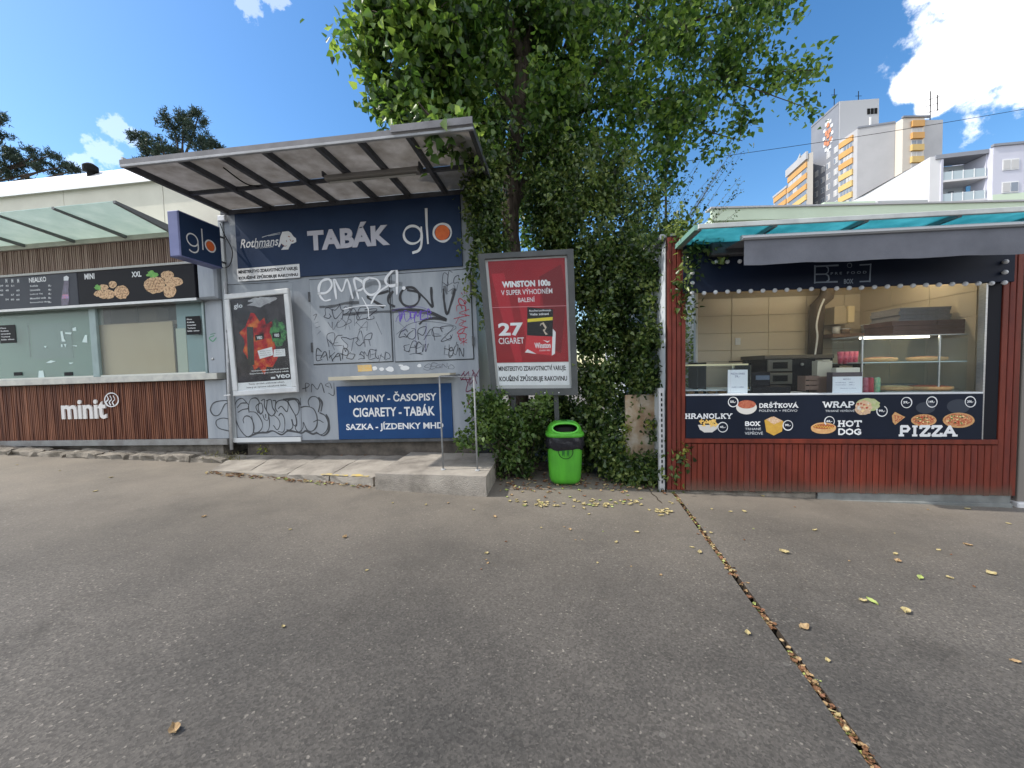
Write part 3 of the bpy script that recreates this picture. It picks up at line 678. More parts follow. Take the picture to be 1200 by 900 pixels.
strokes(T, [[(600, 350), (650, 335), (760, 325), (840, 345)], [(620, 420), (640, 380), (700, 370)], [(660, 500), (690, 440)], [(750, 420), (745, 560)], [(815, 430), (812, 600)]], 7, cS + .001, spraymat('spray_purple_mist', (.2, .14, .55), .35), Z6)
handtag(T, 'GOPAEZ', 640, 455, 960, 525, Z6, 7, cS, S_pen, 9)
strokes(T, [[(625, 500), (720, 430), (850, 420), (1005, 452), (930, 505)], [(935, 520), (965, 540), (985, 500)], [(640, 425), (700, 480)]], 5, cS, S_pen2, Z6)
handtag(T, 'CREW', 665, 560, 830, 610, Z6, 6.5, cS, S_pen, 10); strokes(T, [[(710, 628), (750, 622), (790, 628)], [(940, 630), (985, 638)]], 6, cS, S_pen, Z6)
handtag(T, 'HSON', 925, 575, 1050, 630, Z6, 6, cS, S_black, 11, slant=.3)
handtag(T, 'PES', 915, 130, 1025, 215, Z6, 5, cS, S_pen, 12)
handtag(T, 'SEAKAPO', 1075, 270, 1015, 530, Z6, 8, cS, S_red, 13, vert=True)
strokes(T, [[(1035, 540), (1075, 555)], [(1075, 535), (1035, 560)], [(1055, 525), (1055, 570)], [(1040, 235), (1046, 245)], [(1058, 225), (1060, 240)], [(1075, 228), (1070, 240)]], 7, cS, S_red, Z6)
strokes(T, [[(95, 380), (115, 372), (100, 410)], [(105, 430), (125, 422)], [(110, 460), (135, 450)], [(120, 500), (140, 480)], [(495, 420), (530, 500)]], 6, cS, S_pen2, Z6)
handtag(T, 'SEGNO', 800, 690, 990, 722, Z6, 5, .005, S_pen2, 14)
handtag(T, 'XYX', 1040, 740, 1140, 815, Z6, 9, .005, spraymat('marker_maroon', (.16, .02, .06), .9), 15)
Z7 = (370, 410, .2111)
strokes(T, [[(850, 170), (835, 230), (870, 220)], [(860, 250), (848, 300), (880, 290)], [(868, 320), (900, 340), (875, 345)], [(870, 370), (868, 400)], [(825, 120), (805, 160), (860, 165)], [(870, 115), (900, 150)]], 7, .005, spraymat('marker_maroon', (.16, .02, .06), .9), Z7)
# peeling sticker remains above the shelf
patch(T, 'sticker', [(375, 698), (465, 694), (470, 735), (380, 740)], .004, mat('sticker_yellow', (.72, .42, .10), .7, 0, (.6, .5, .3), 40), V=Z6)
for (x, y, rx, ry) in ((485, 718, 18, 14), (530, 722, 16, 13), (585, 722, 28, 18), (680, 714, 30, 17), (655, 700, 18, 8), (772, 700, 14, 12)):
    patch(T, 'sticker', [(x + rx * math.cos(t) * RND.uniform(.75, 1.15), y + ry * math.sin(t) * RND.uniform(.75, 1.15)) for t in [i * math.pi / 5 for i in range(10)]], .004 + RND.random() * .001, M_white, V=Z6)
# bubble letters low on the left and the PMA tag
Z8 = (250, 440, .125); cB = .0042
bub = [[(325, 270), (270, 215), (215, 245), (195, 330), (215, 430), (260, 520), (320, 575), (370, 540), (380, 470), (350, 395), (305, 380), (280, 410), (285, 445)],
       [(225, 300), (260, 262), (310, 258)], [(232, 345), (275, 320), (325, 310), (330, 290)],
       [(335, 345), (330, 290), (350, 225), (400, 212), (430, 250), (420, 300), (440, 360), (465, 330), (450, 260), (400, 290), (420, 350)],
       [(360, 385), (378, 480), (380, 535), (430, 525), (460, 480), (450, 420), (400, 350), (345, 340)],
       [(450, 235), (480, 225), (480, 290), (520, 380), (525, 480), (500, 530), (460, 530)],
       [(500, 235), (540, 228), (555, 300), (580, 345), (545, 380), (500, 330), (505, 240)], [(465, 370), (480, 410), (510, 420), (520, 380)], [(490, 365), (492, 395)],
       [(560, 235), (585, 240), (580, 290)], [(600, 340), (580, 300), (600, 245), (660, 230), (700, 260), (690, 340), (640, 290), (610, 310)],
       [(565, 370), (610, 410), (625, 460), (600, 510), (565, 470)], [(615, 375), (635, 355), (665, 400), (670, 480), (655, 530), (610, 525)],
       [(700, 235), (760, 225), (800, 270), (800, 340), (770, 370), (720, 290), (700, 240)], [(700, 250), (770, 380), (780, 470), (750, 460), (735, 410), (745, 480), (720, 510), (690, 510)],
       [(820, 300), (870, 290), (935, 310), (970, 380), (970, 470), (930, 520), (880, 510), (845, 440), (840, 490), (805, 530), (770, 500), (775, 460)],
       [(900, 290), (890, 240), (920, 200), (970, 205), (1000, 260), (985, 340)], [(1000, 350), (1050, 380), (1075, 450), (1060, 520), (1010, 555), (965, 530)], [(940, 435), (985, 418), (1030, 440)]]
strokes(T, bub, 15, cB, S_grey, Z8)
strokes(T, [[(330, 575), (420, 540), (500, 535), (560, 520), (640, 555), (700, 520), (780, 530), (830, 540), (870, 520), (930, 548), (970, 540), (1030, 565), (1080, 520), (1080, 420), (1060, 370)], [(990, 210), (1020, 260), (1010, 330)], [(660, 225), (780, 222), (815, 270)]], 26, cB - .0005, S_grey, Z8)
strokes(T, [[(835, 125), (880, 112), (900, 85), (865, 75), (868, 150)], [(920, 155), (925, 80), (975, 130), (1010, 70), (1040, 160)], [(1085, 110), (1050, 90), (1090, 70), (1110, 120)], [(1130, 70), (1130, 185), (1080, 165)]], 10, .004, S_grey, Z8)
# canopy
cF = 1.40
bR = bT - .005
bFr = FT.uv(350, 171, cF)[1]
aCL, aCR = FT.uv(147, 196, cF)[0], FT.uv(552, 158, cF)[0]
def rz(c): return bR + (bFr - bR) * c / cF
xs = [147, 210, 258, 309, 371, 422, 479, 545]
beams = [FT.uv(x, 185, cF)[0] for x in xs]; beams[0] = aCL; beams[-1] = aCR
M_sheet = sheetmat('dirty_polycarbonate', (.33, .31, .29), (.50, .485, .475), .6)
for i in range(7):
    for (c0, c1) in ((0.02, .62), (.66, cF)):
        a0, a1 = beams[i] + .028, beams[i + 1] - .028; n = 10; mb = MB()
        mb.add([(a0, -c0, rz(c0) + .02), (a1, -c0, rz(c0) + .02), (a1, -c1, rz(c1) + .02), (a0, -c1, rz(c1) + .02),
                (a0, -c0, rz(c0) + .032), (a1, -c0, rz(c0) + .032), (a1, -c1, rz(c1) + .032), (a0, -c1, rz(c1) + .032)], [(0, 1, 2, 3), (7, 6, 5, 4), (0, 4, 5, 1), (1, 5, 6, 2), (2, 6, 7, 3), (3, 7, 4, 0)])
        T.part('roof_panel', mb, M_sheet)
for b in beams:
    mb = MB(); w = .024
    mb.add([(b - w, .1, rz(0) - .045), (b + w, .1, rz(0) - .045), (b + w, -cF, rz(cF) - .04), (b - w, -cF, rz(cF) - .04), (b - w, .1, rz(0) + .045), (b + w, .1, rz(0) + .045), (b + w, -cF, rz(cF) + .04), (b - w, -cF, rz(cF) + .04)],
           [(0, 1, 2, 3), (7, 6, 5, 4), (0, 4, 5, 1), (1, 5, 6, 2), (2, 6, 7, 3), (3, 7, 4, 0)])
    T.part('beam', mb, M_beam)
for i in range(7):
    T.part('purlin', MB().box(beams[i] + .026, beams[i + 1] - .026, -.66, -.62, rz(.64) - .025, rz(.64) + .018), M_beam)
T.part('front_rail', MB().box(aCL - .03, aCR + .03, -cF - .035, -cF - .002, bFr - .042, bFr - .014, bev=.004), mat('rail_grey', (.36, .37, .39), .5, 0, (.27, .28, .29), 6))
T.part('fascia', MB().box(aCL - .05, aCR + .02, -cF - .02, -cF - .003, bFr - .010, bFr + .05), mat('fascia_sheet', (.19, .19, .205), .6, 0, (.13, .13, .14), 4))
T.part('fascia', MB().box(FT.uv(460, 160, cF)[0], aCR + .03, -cF - .055, -cF - .036, bFr + .0, bFr + .075, bev=.004), mat('fascia_sheet', (.30, .31, .34)), label='short extra strip fixed on the right end of the canopy edge')
T.part('roof_edge', MB().box(aCL - .05, aCL - .028, -cF, .1, bR - .02, bR + .06), M_post)
T.part('rear_rail', MB().box(aL, aR, -.05, -.032, bR - .06, bR + .0), M_beam)
T.part('roof', MB().box(aL - .05, aR + .05, .02, 2.3, bT + .002, bT + .05), M_grey)
# fluorescent fixture under the canopy
l0 = FT.uv(383, 214, .8)[0]; l1 = FT.uv(492, 207, .8)[0]
fx = T.part('light_fixture', MB().box(l0, l1, -.86, -.74, rz(.8) - .10, rz(.8) - .045, bev=.01), mat('fixture_grey', (.20, .19, .18), .5))
T.part('tube', MB().tube([(l0 + .04, -.8, rz(.8) - .115), (l1 - .04, -.8, rz(.8) - .115)], .014, 8), mat('tube_off', (.34, .33, .31), .4), parent=fx)
T.part('bracket', MB().box(l1 + .005, l1 + .025, -.86, -.74, rz(.8) - .06, rz(.8) + .0), M_beam)
T.part('bracket', MB().box(l0 - .025, l0 - .005, -.86, -.74, rz(.8) - .06, rz(.8) + .0), M_beam)
cc = [Vector((FT.uv(278, 200, 1.0)[0], -1.2, rz(1.2) - .03)), Vector((FT.uv(283, 212, 1)[0], -.95, rz(.9) - .1)), Vector((FT.uv(282, 217, 1)[0], -.7, rz(.7) - .03))]
T.part('cable', MB().tube(smooth_pts([tuple(v) for v in cc]), .008, 6), M_dark)
# junction box and cable by the hanging sign
a, b = FT.uv(260, 256, .05); T.part('junction_box', MB().box(a - .06, a + .06, -.07, -.021, b - .04, b + .04, bev=.008), M_white)
cp = [FT.uv(x, y, .08) for x, y in ((258, 262), (263, 275), (272, 293), (270, 309), (262, 314), (254, 306))]
T.part('cable', MB().tube([(p[0], -.08, p[1]) for p in [tuple(v) for v in smooth_pts(cp)]], .006, 6), M_dark)

# shelf in front of the shutters with its tube rack
SH = Root('serving_shelf', 'cream serving shelf on thin galvanised posts in front of the graffiti shutters', 'shelf', FT, (FT.uv(450, 440)[0], -.2, .9))
a0 = FT.uv(385.5, 447, .33)[0]; a1 = FT.uv(527.5, 440, .33)[0]; bs = (FT.uv(386, 442.5, .33)[1] + FT.uv(527, 436.5, .33)[1]) / 2
SH.part('board', MB().box(a0, a1, -.33, -.024, bs - .045, bs, bev=.006), M_cream)
SH.part('front_edge', MB().box(a0, a1, -.345, -.331, bs - .05, bs + .002, bev=.003), mat('edge_cream', (.5, .46, .36), .5))
def vertical_tube(px, top, bot, z_):        # post standing on the step
    p = at(px, bot, zt); loc = FT.M.inverted() @ p; a, b = FT.uv(px, top, -loc.y)
    return (a, loc.y, b), (loc.x, loc.y, loc.z - .01)
tp1, bp1 = vertical_tube(514.8, 441, 550.5, 0); tp2, bp2 = vertical_tube(555.3, 441.5, 551.5, 0)
bp1 = (tp1[0], bp1[1], bp1[2]); bp2 = (tp2[0], bp2[1], bp2[2])
M_rl = mat('rail_tube', (.26, .27, .28), .5, 0, (.18, .185, .19), 12); SH.part('post', MB().tube([bp1, tp1], .010, 8), M_rl, smooth=True); SH.part('post', MB().tube([bp2, tp2], .010, 8), M_rl, smooth=True)
SH.part('rail', MB().tube([tp1, (tp1[0], -.02, tp1[2])], .008, 8), M_rl); SH.part('rail', MB().tube([(tp1[0] + .012, tp1[1], tp1[2] - .003), (tp2[0] - .012, tp2[1], tp2[2] - .003)], .007, 8), M_rl)
for p in (bp1, bp2): SH.part('foot_plate', MB().lathe([(.028, 0), (.028, .008), (.013, .012)], (p[0], p[1], p[2] + .012), 10), M_post)

# hanging box sign
GB = Root('box_sign', 'navy square box sign with orange dot jutting from the tobacco kiosk corner', 'sign', FT, (FT.uv(252, 285)[0], -.1, 3.0))
cN, cFa = .80, .16
aN = FT.uv(209.5, 270, cN)[0]; thick = aN - FT.uv(196.5, 270, cN)[0]
bt1 = FT.uv(209, 245.7, cN)[1]; bb1 = FT.uv(212, 300, cN)[1]
mb = MB().box(aN - thick, aN, -cN, -cFa, bb1, bt1, bev=.012)
body = GB.part('body', mb, mat('sign_box_case', (.16, .18, .34), .5, 0, (.13, .15, .30), 5))
fm = MB(); fm.add([(aN + .002, -cN + .015, bb1 + .015), (aN + .002, -cFa - .015, bb1 + .015), (aN + .002, -cFa - .015, bt1 - .015), (aN + .002, -cN + .015, bt1 - .015)], [(0, 1, 2, 3)])
GB.part('face', fm, M_navy)
class Side:                                  # lettering laid on the box's side face
    pass
def side_ring(r, y0, z0, w, n=28, x=aN + .004, a0=0, a1=2 * math.pi):
    mb = MB(); k = 0
    for i in range(n + 1):
        t = a0 + (a1 - a0) * i / n
        mb.v.append((x, y0 + r * math.cos(t), z0 + r * math.sin(t))); mb.v.append((x, y0 + (r - w) * math.cos(t), z0 + (r - w) * math.sin(t)))
    for i in range(n): mb.f.append((2 * i, 2 * i + 2, 2 * i + 3, 2 * i + 1))
    return mb
zc = (bt1 + bb1) / 2 - .03; yc = -(cN + cFa) / 2
GB.part('lettering', side_ring(.088, yc - .14, zc, .017), M_white)
GB.part('lettering', side_ring(.088, yc - .14, zc - .085, .017, a0=-math.pi * .75, a1=0), M_white)
gm = MB(); gm.add([(aN + .004, yc - .069, zc + .0), (aN + .004, yc - .052, zc + .0), (aN + .004, yc - .052, zc - .085), (aN + .004, yc - .069, zc - .085)], [(0, 1, 2, 3)])
GB.part('lettering', gm, M_white)
gm = MB(); gm.add([(aN + .004, yc + .0, zc - .088), (aN + .004, yc + .018, zc - .088), (aN + .004, yc + .018, zc + .2), (aN + .004, yc + .0, zc + .2)], [(0, 1, 2, 3)])
GB.part('lettering', gm, M_white)
GB.part('lettering', side_ring(.088, yc + .13, zc, .02), M_white); GB.part('orange_dot', side_ring(.066, yc + .13, zc, .066, x=aN + .005), M_orange)
for zz_ in (bb1 + .12, bt1 - .1):
    GB.part('bracket', MB().tube([(aN - thick / 2, -cFa + .001, zz_), (aN - thick / 2, -.022, zz_)], .015, 8), M_darkmetal)

# small poster case
fo = FP
PC = Root('poster_case', 'white framed poster case with a dark fruity advert on the tobacco kiosk', 'poster case', FP, (FP.uv(305, 400, .05)[0], 0, FP.uv(305, 458, .05)[1]))
a0, b1 = FP.uv(261.5, 345, .06); a1, b0 = FP.uv(347.8, 459.5, .06)
w = .075
M_frame = mat('white_frame', (.62, .64, .65), .4, 0, (.52, .54, .55), 5)
PC.part('frame', MB().box(a0, a1, -.06, .0, b0, b0 + w, bev=.01).box(a0, a1, -.06, .0, b1 - w, b1, bev=.01).box(a0, a0 + w, -.059, .0, b0 + w, b1 - w, bev=.008).box(a1 - w, a1, -.059, .0, b0 + w, b1 - w, bev=.008), M_frame)
ia0, ia1, ib0, ib1 = a0 + w, a1 - w, b0 + w, b1 - w
IW, IH = ia1 - ia0, ib1 - ib0
def PX(u): return ia0 + u * IW
def PY(v): return ib0 + v * IH
def ppoly(R, name, pts, c, m, lab=None): return R.part(name, MB().poly([(PX(u), PY(v)) for u, v in pts], -c), m, label=lab)
ppoly(PC, 'backing', [(0, 0), (1, 0), (1, 1), (0, 1)], .03, mat('poster_dark', (.016, .014, .018), .5, 0, (.07, .06, .07), 5, ramp=(.45, .7)))
M_fruit = mat('poster_red', (.06, .006, .010), .5, 0, (.70, .26, .04), 8, detail=5, ramp=(.34, .74), third=(.50, (.42, .012, .02)), spec=.2)
def blobpoly(cx, cy, rx, ry, n=26, seed=0, k=.22):
    r = random.Random(seed); return [(cx + rx * math.cos(2 * math.pi * i / n) * (1 + r.uniform(-k, k)), cy + ry * math.sin(2 * math.pi * i / n) * (1 + r.uniform(-k, k))) for i in range(n)]
ppoly(PC, 'picture', blobpoly(.46, .50, .33, .30, seed=1), .031, M_fruit)
ppoly(PC, 'picture', blobpoly(.82, .60, .15, .13, seed=2), .0315, mat('poster_green', (.015, .06, .03), .5, 0, (.10, .38, .10), 12, ramp=(.4, .7)))
ppoly(PC, 'picture', blobpoly(.58, .95, .24, .05, seed=5, k=.35), .0315, mat('poster_pale_grey', (.28, .27, .28), .5, 0, (.5, .5, .52), 9))  # pale grey patch near the top of the poster
ppoly(PC, 'picture', [(.22, .27), (.34, .27), (.38, .68), (.26, .69)], .033, mat('poster_device', (.02, .02, .02), .3))
for (u, v, du, dv, rt) in ((.40, .53, .16, .06, .12), (.72, .54, .15, .06, 0)):
    ppoly(PC, 'label', [(u, v), (u + du, v + rt * .1), (u + du, v + dv + rt * .1), (u, v + dv)], .034, M_black)
    text(PC, 'veo', PX(u + .03), PX(u + du - .03), PY(v + .012), PY(v + dv - .012), .035, M_white, .02)
ppoly(PC, 'label', [(.45, .33), (.70, .36), (.69, .45), (.42, .42)], .034, M_white); ppoly(PC, 'label', [(.70, .34), (.92, .34), (.92, .42), (.72, .42)], .0335, M_white)
for i in range(3):
    text(PC, 'obsahuje nikotin'[: 16 - i * 2], PX(.46), PX(.66), PY(.405 - i * .022), PY(.417 - i * .022), .035, M_black, 0)
    text(PC, 'obsahuje nikotin'[: 14 - i * 2], PX(.75), PX(.9), PY(.40 - i * .02), PY(.41 - i * .02), .0345, M_black, 0)
text(PC, 'glo', PX(.06), PX(.22), PY(.885), PY(.95), .034, M_white, .015)
text(PC, 'Intenzivní tabák chuťový požitek', PX(.28), PX(.96), PY(.195), PY(.215), .034, M_white, .02); text(PC, 'Experience pro nahřívaný tabák', PX(.24), PX(.96), PY(.165), PY(.185), .034, M_white, .02)
text(PC, 'veo', PX(.72), PX(.97), PY(.105), PY(.145), .034, M_white, .02); ppoly(PC, 'label', [(.62, .105), (.70, .105), (.70, .125), (.62, .125)], .034, M_white)
ppoly(PC, 'warning_strip', [(0, 0), (1, 0), (1, .085), (0, .085)], .034, M_white)
text(PC, 'Tento výrobek poškozuje zdraví,', PX(.2), PX(.86), PY(.050), PY(.072), .035, M_black, .01); text(PC, 'který je vysoce návyková látka.', PX(.16), PX(.90), PY(.015), PY(.037), .035, M_black, .01)
PC.part('pane', MB().box(ia0, ia1, -.050, -.046, ib0, ib1), glass('poster_glass', (.97, .98, .98), .01))
for (x, y) in ((268, 423), (267, 388)):
    a, b = FP.uv(x, y, .05); PC.part('catch', MB().box(a - .025, a - .003, -.05, -.01, b - .02, b + .02, bev=.004), M_post if y > 400 else M_dark)
a, b = FP.uv(268.5, 463, .05); PC.part('catch', MB().tube([(a - .09, -.04, b), (a + .01, -.04, b)], .008, 6), M_white)

# tall poster case
WC = Root('poster_case', 'tall dark grey framed poster case with a red cigarette advert before the tree', 'poster case', FW, (FW.uv(620, 463)[0], 0, FW.uv(620, 463)[1]))
Wq = [(576, 463.5), (677.5, 463), (672, 291.5), (560, 297.5)]
qa0 = (FW.uv(560, 297)[0] + FW.uv(576, 463)[0]) / 2; qa1 = (FW.uv(672, 292)[0] + FW.uv(677, 462)[0]) / 2
# the case leans: its sides are not quite upright, so its own slight shear is built in
cor = [FW.uv(x, y, .0) for x, y in Wq]
def wl(u, v):                                 # bilinear over the case face
    p = Vector(cor[0]).lerp(Vector(cor[1]), u); q = Vector(cor[3]).lerp(Vector(cor[2]), u); r = p.lerp(q, v); return (r.x, r.y)
def wbar(mb, u0, u1, v0, v1, c0, c1):
    P = [wl(u0, v0), wl(u1, v0), wl(u1, v1), wl(u0, v1)]
    mb.add([(a, -c0, b) for a, b in P] + [(a, -c1, b) for a, b in P], [(3, 2, 1, 0), (4, 5, 6, 7), (0, 1, 5, 4), (1, 2, 6, 5), (2, 3, 7, 6), (3, 0, 4, 7)])
M_wf = mat('case_frame', (.085, .09, .09), .5, 0, (.06, .065, .065), 4, spec=.3)
fu, fv = .065, .048
mb = MB(); wbar(mb, 0, 1, 0, fv, -.17, .0); wbar(mb, 0, 1, 1 - fv * .75, 1, -.17, .0); wbar(mb, 0, fu, fv, 1 - fv * .75, -.17, -.001); wbar(mb, 1 - fu, 1, fv, 1 - fv * .75, -.17, -.001)
WC.part('frame', mb, M_wf)
mb = MB(); wbar(mb, fu, 1 - fu, fv, 1 - fv * .75, -.16, -.05); WC.part('back_panel', mb, mat('case_back', (.5, .5, .49), .6))
def wp(name, pts, c, m, lab=None):
    I = lambda u, v: wl(fu + .03 + (1 - 2 * fu - .055) * u, fv + .022 + (1 - 1.75 * fv - .035) * v)
    return WC.part(name, MB().poly([I(u, v) for u, v in pts], -c), m, label=lab)
def wpt(u, v): return wl(fu + .03 + (1 - 2 * fu - .055) * u, fv + .022 + (1 - 1.75 * fv - .035) * v)
def wt(s, u0, u1, v0, v1, c, m, bold=.02, name='lettering', shear=0):
    vs, fs, asp = text_mesh(s, bold); mb = MB()
    mb.add([(*([wpt(u0 + (u1 - u0) * x + shear * y, v0 + (v1 - v0) * y)][0][:1]), -c, wpt(u0 + (u1 - u0) * x + shear * y, v0 + (v1 - v0) * y)[1]) for x, y in vs], fs)
    return WC.part(name, mb, m)
M_pr = mat('poster_crimson', (.30, .007, .014), .5, 0, (.25, .006, .012), 3, spec=.2)
wp('print', [(0, .185), (1, .185), (1, 1), (0, 1)], -.045, M_pr)
wp('print', [(.03, .9), (.10, .62), (.26, .185), (.36, .185), (.20, .9)], -.044, mat('poster_crimson_light', (.42, .014, .026), .5, spec=.2))
wp('print', [(.34, .75), (.50, .80), (.66, .75), (.62, .4), (.42, .4)], -.0445, mat('poster_crimson_light', (.42, .014, .026), .5, spec=.2))
wp('print', [(.66, .86), (.95, .95), (1, .7), (.9, .25), (.74, .3)], -.0443, mat('poster_crimson_dark', (.17, .004, .009), .5, spec=.2))
wp('warning_strip', [(0, 0), (1, 0), (1, .18), (0, .18)], -.044, M_white)
wt('MINISTERSTVO ZDRAVOTNICTVÍ VARUJE:', .015, .96, .105, .165, -.043, M_black, .03); wt('KOUŘENÍ ZPŮSOBUJE RAKOVINU', .015, .97, .022, .088, -.043, M_black, .03)
wt('WINSTON 100s', .16, .80, .785, .835, -.042, M_white, .05); wt('V SUPER VÝHODNÉM', .14, .82, .725, .775, -.042, M_white, .008); wt('BALENÍ', .36, .58, .665, .71, -.042, M_white, .008)
wt('27', .06, .40, .40, .505, -.042, M_white, .035); wt('CIGARET', .05, .40, .335, .385, -.042, M_white, .01)
# packet printed on the poster
wp('packet', [(.40, .265), (.77, .235), (.82, .60), (.50, .625)], -.0425, mat('packet_red', (.55, .015, .025), .35))
wp('packet', [(.77, .235), (.815, .25), (.84, .42), (.80, .45)], -.0424, M_white)
wp('packet', [(.445, .40), (.795, .385), (.82, .60), (.475, .625)], -.042, M_black)
wp('packet', [(.465, .505), (.805, .515), (.808, .54), (.468, .53)], -.041, mat('packet_yellow', (.75, .6, .03), .4))
wt('Kouření poškozuje', .50, .79, .583, .603, -.041, M_white, .02); wt('Vaše zdraví', .50, .76, .557, .575, -.041, M_white, .02)
wp('packet', [(.63, .47), (.66, .49), (.70, .45), (.665, .44), (.70, .40), (.73, .405), (.69, .43), (.72, .46), (.68, .50), (.64, .49)], -.041, mat('packet_smoke', (.55, .45, .35), .5))
wp('packet', [(.40, .265), (.56, .25), (.44, .29)], -.041, M_white)
wt('Winston', .54, .76, .295, .34, -.041, M_white, .03); wp('packet', [(.66, .36), (.72, .338), (.76, .355), (.72, .35)], -.041, M_white); wt('CLASSIC RED', .60, .75, .272, .283, -.041, M_white, .01)
wp('fold_line', [(0, .628), (1, .622), (1, .627), (0, .633)], -.0405, mat('fold', (.6, .2, .22), .5))
mb = MB(); wbar(mb, fu, 1 - fu, fv, 1 - fv * .75, -.028, -.024); WC.part('pane', mb, glass('case_glass', (.97, .98, .98), .01))
for u in (.25, .75):
    p = wl(u, 0); WC.part('leg', MB().box(p[0] - .03, p[0] + .03, .05, .11, -.12, p[1] - .002), M_wf)
for u in (.62, .78): p = wl(u, .018); WC.part('screw', MB().lathe([(.008, 0), (.006, .003)], n=8, M=Matrix.Translation((p[0], -.001, p[1])) @ Matrix.Rotation(rad(90), 4, 'X')), M_white)

# ------------------------------------------------------------------ brown food stall (left)
S = Root('food_stall', 'long brown slatted food stall with dark menu boards and a frosted glass canopy, far left', 'food stall', FM, (FM.uv(60, 520)[0], 0, .2))
sL = FM.uv(-210, 440)[0]; sR = FM.uv(266, 440)[0]
bG = FM.uv(120, 522)[1]
M_slb = mat('slat_backing', (.025, .010, .008), .8)
def slats(R, a0, a1, b0, b1, c, m, pitch, name='slat_cladding', wf=.62):
    mb = MB(); n = int((a1 - a0) / pitch); r = random.Random(5)
    for i in range(n):
        x = a0 + (i + .5) * pitch; ww = pitch * wf * r.uniform(.8, 1.05); d = r.uniform(.018, .026)
        mb.add([(x - ww / 2, -c, b0), (x + ww / 2, -c, b0), (x + ww / 2, -c, b1), (x - ww / 2, -c, b1), (x - ww / 2, -c - d, b0), (x + ww / 2, -c - d, b0), (x + ww / 2, -c - d, b1), (x - ww / 2, -c - d, b1)], [(4, 5, 6, 7), (0, 4, 7, 3), (5, 1, 2, 6), (7, 6, 2, 3), (0, 1, 5, 4)])
    return R.part(name, mb, m, kind='stuff')
# lower front
y_lo = FM.uv(120, 515)[1]; y_hi = FM.uv(120, 448.5)[1]; xw = FM.uv(243.5, 480)[0]
S.part('lower_wall', MB().box(sL, xw, 0, .05, y_lo, y_hi - .01), M_slb); slats(S, sL, xw, y_lo, y_hi - .012, .001, M_wood, .034)
S.part('end_panel', MB().box(xw + .005, sR, -.03, .05, y_lo - .0, y_hi - .012, bev=.005), M_grey2)
S.part('base_rail', MB().box(sL, sR - .02, -.05, .05, y_lo - .095, y_lo - .002, bev=.004), mat('base_rail_grey', (.30, .30, .29), .6, 0, (.22, .21, .2), 6))
S.part('plinth', MB().box(sL, sR - .2, .06, 2.2, -.2, y_lo - .004), M_conc2)
# counter ledge
k0 = FM.uv(120, 449.5, .12)[1]; k1 = FM.uv(120, 441.5, .12)[1]
S.part('ledge', MB().box(sL, sR - .04, -.14, .25, k0 + .01, k1, bev=.006), mat('ledge_steel', (.55, .55, .5), .4, .3, (.42, .42, .4), 8))
# window band
w0 = k1; w1 = FM.uv(120, 356)[1]
M_tealf = mat('teal_frame', (.30, .38, .38), .4, .2, (.24, .31, .31), 5)
fr = S.part('window_frame', MB().box(FM.uv(110, 400)[0], FM.uv(117.5, 400)[0], -.045, .0, w0 + .002, w1 + .05, bev=.005), M_tealf)
a0 = FM.uv(117.5, 400)[0]; a1 = FM.uv(243, 400)[0]
S.part('window_frame', MB().box(a1 - .035, a1, -.035, .0, w0 + .002, w1 - .02, bev=.005), M_tealf)
S.part('window_frame', MB().box(sL, a1 - .036, -.03, .0, w1 - .025, w1 + .06), M_darkmetal)
S.part('window_frame', MB().box(sL, a1 - .036, -.03, .0, w0 + .001, w0 + .025), mat('sill_pale', (.62, .62, .56), .5))
pl = FM.uv(113, 400)[0]
pane = S.part('pane', MB().box(sL, FM.uv(110, 400)[0], -.018, -.012, w0 + .026, w1 - .026), glass('stall_glass', (.72, .82, .79), .16))
pane2 = S.part('pane', MB().box(a0, a1 - .036, -.012, -.006, w0 + .026, w1 - .026), glass('stall_glass2', (.9, .93, .92), .06))
# things behind the glass
ib = w0 - .25
S.part('inner_blind', MB().box(sL, pl, .10, .12, ib, w1 + .05), mat('inner_board_green', (.30, .36, .32), .6, 0, (.36, .41, .37), 1.5))
q = FM.quad(35, 380, 85, 419, -.08); S.part('pane_reflection', MB().box(q[0], q[1], .085, .098, q[2], q[3]), mat('reflection_grey', (.36, .35, .37), .5))  # reflection in the pane, painted as a grey board behind the glass
q = FM.quad(32, 380, 35, 419, -.08); S.part('pane_reflection', MB().box(q[0], q[1], .08, .098, q[2], q[3]), mat('reflection_edge', (.12, .15, .15), .5))
q = FM.quad(116, 381, 206, 441, -.06); S.part('paper_board', MB().box(q[0], q[1], .06, .075, ib, q[3]), mat('paper_tan', (.55, .44, .30), .8, 0, (.50, .39, .26), 1.2))
q = FM.quad(206, 358, 243, 441, -.05)
S.part('inner_panel', MB().box(q[0], q[1], .05, .065, ib, q[3] + .1), mat('teal_panel', (.22, .34, .37), .5, 0, (.26, .38, .40), 2))
q = FM.quad(207, 385, 221, 441, -.04); S.part('inner_strip', MB().box(q[0] - .02, q[1], .04, .048, ib, q[3]), mat('strip_pale', (.50, .54, .46), .6))
q = FM.quad(116, 360, 206, 380, -.4)
S.part('inner_shelf', MB().box(q[0], q[1], .5, .8, q[2] + .02, q[2] + .09), mat('inner_wood', (.3, .25, .2), .6)); S.part('inner_back_wall', MB().box(sL, sR - .1, 2.0, 2.05, -.1, w1 + .6), mat('inner_dark', (.10, .10, .10), .7))
S.part('inner_cupboard', MB().box(q[0] + .1, q[0] + .6, .5, .7, q[2] + .092, q[3]), mat('inner_grey', (.22, .22, .21), .6)); S.part('inner_cupboard', MB().box(q[0] + .65, q[0] + 1.0, .5, .7, q[2] + .092, q[3] - .03), mat('inner_wood', (.3, .25, .2), .6))
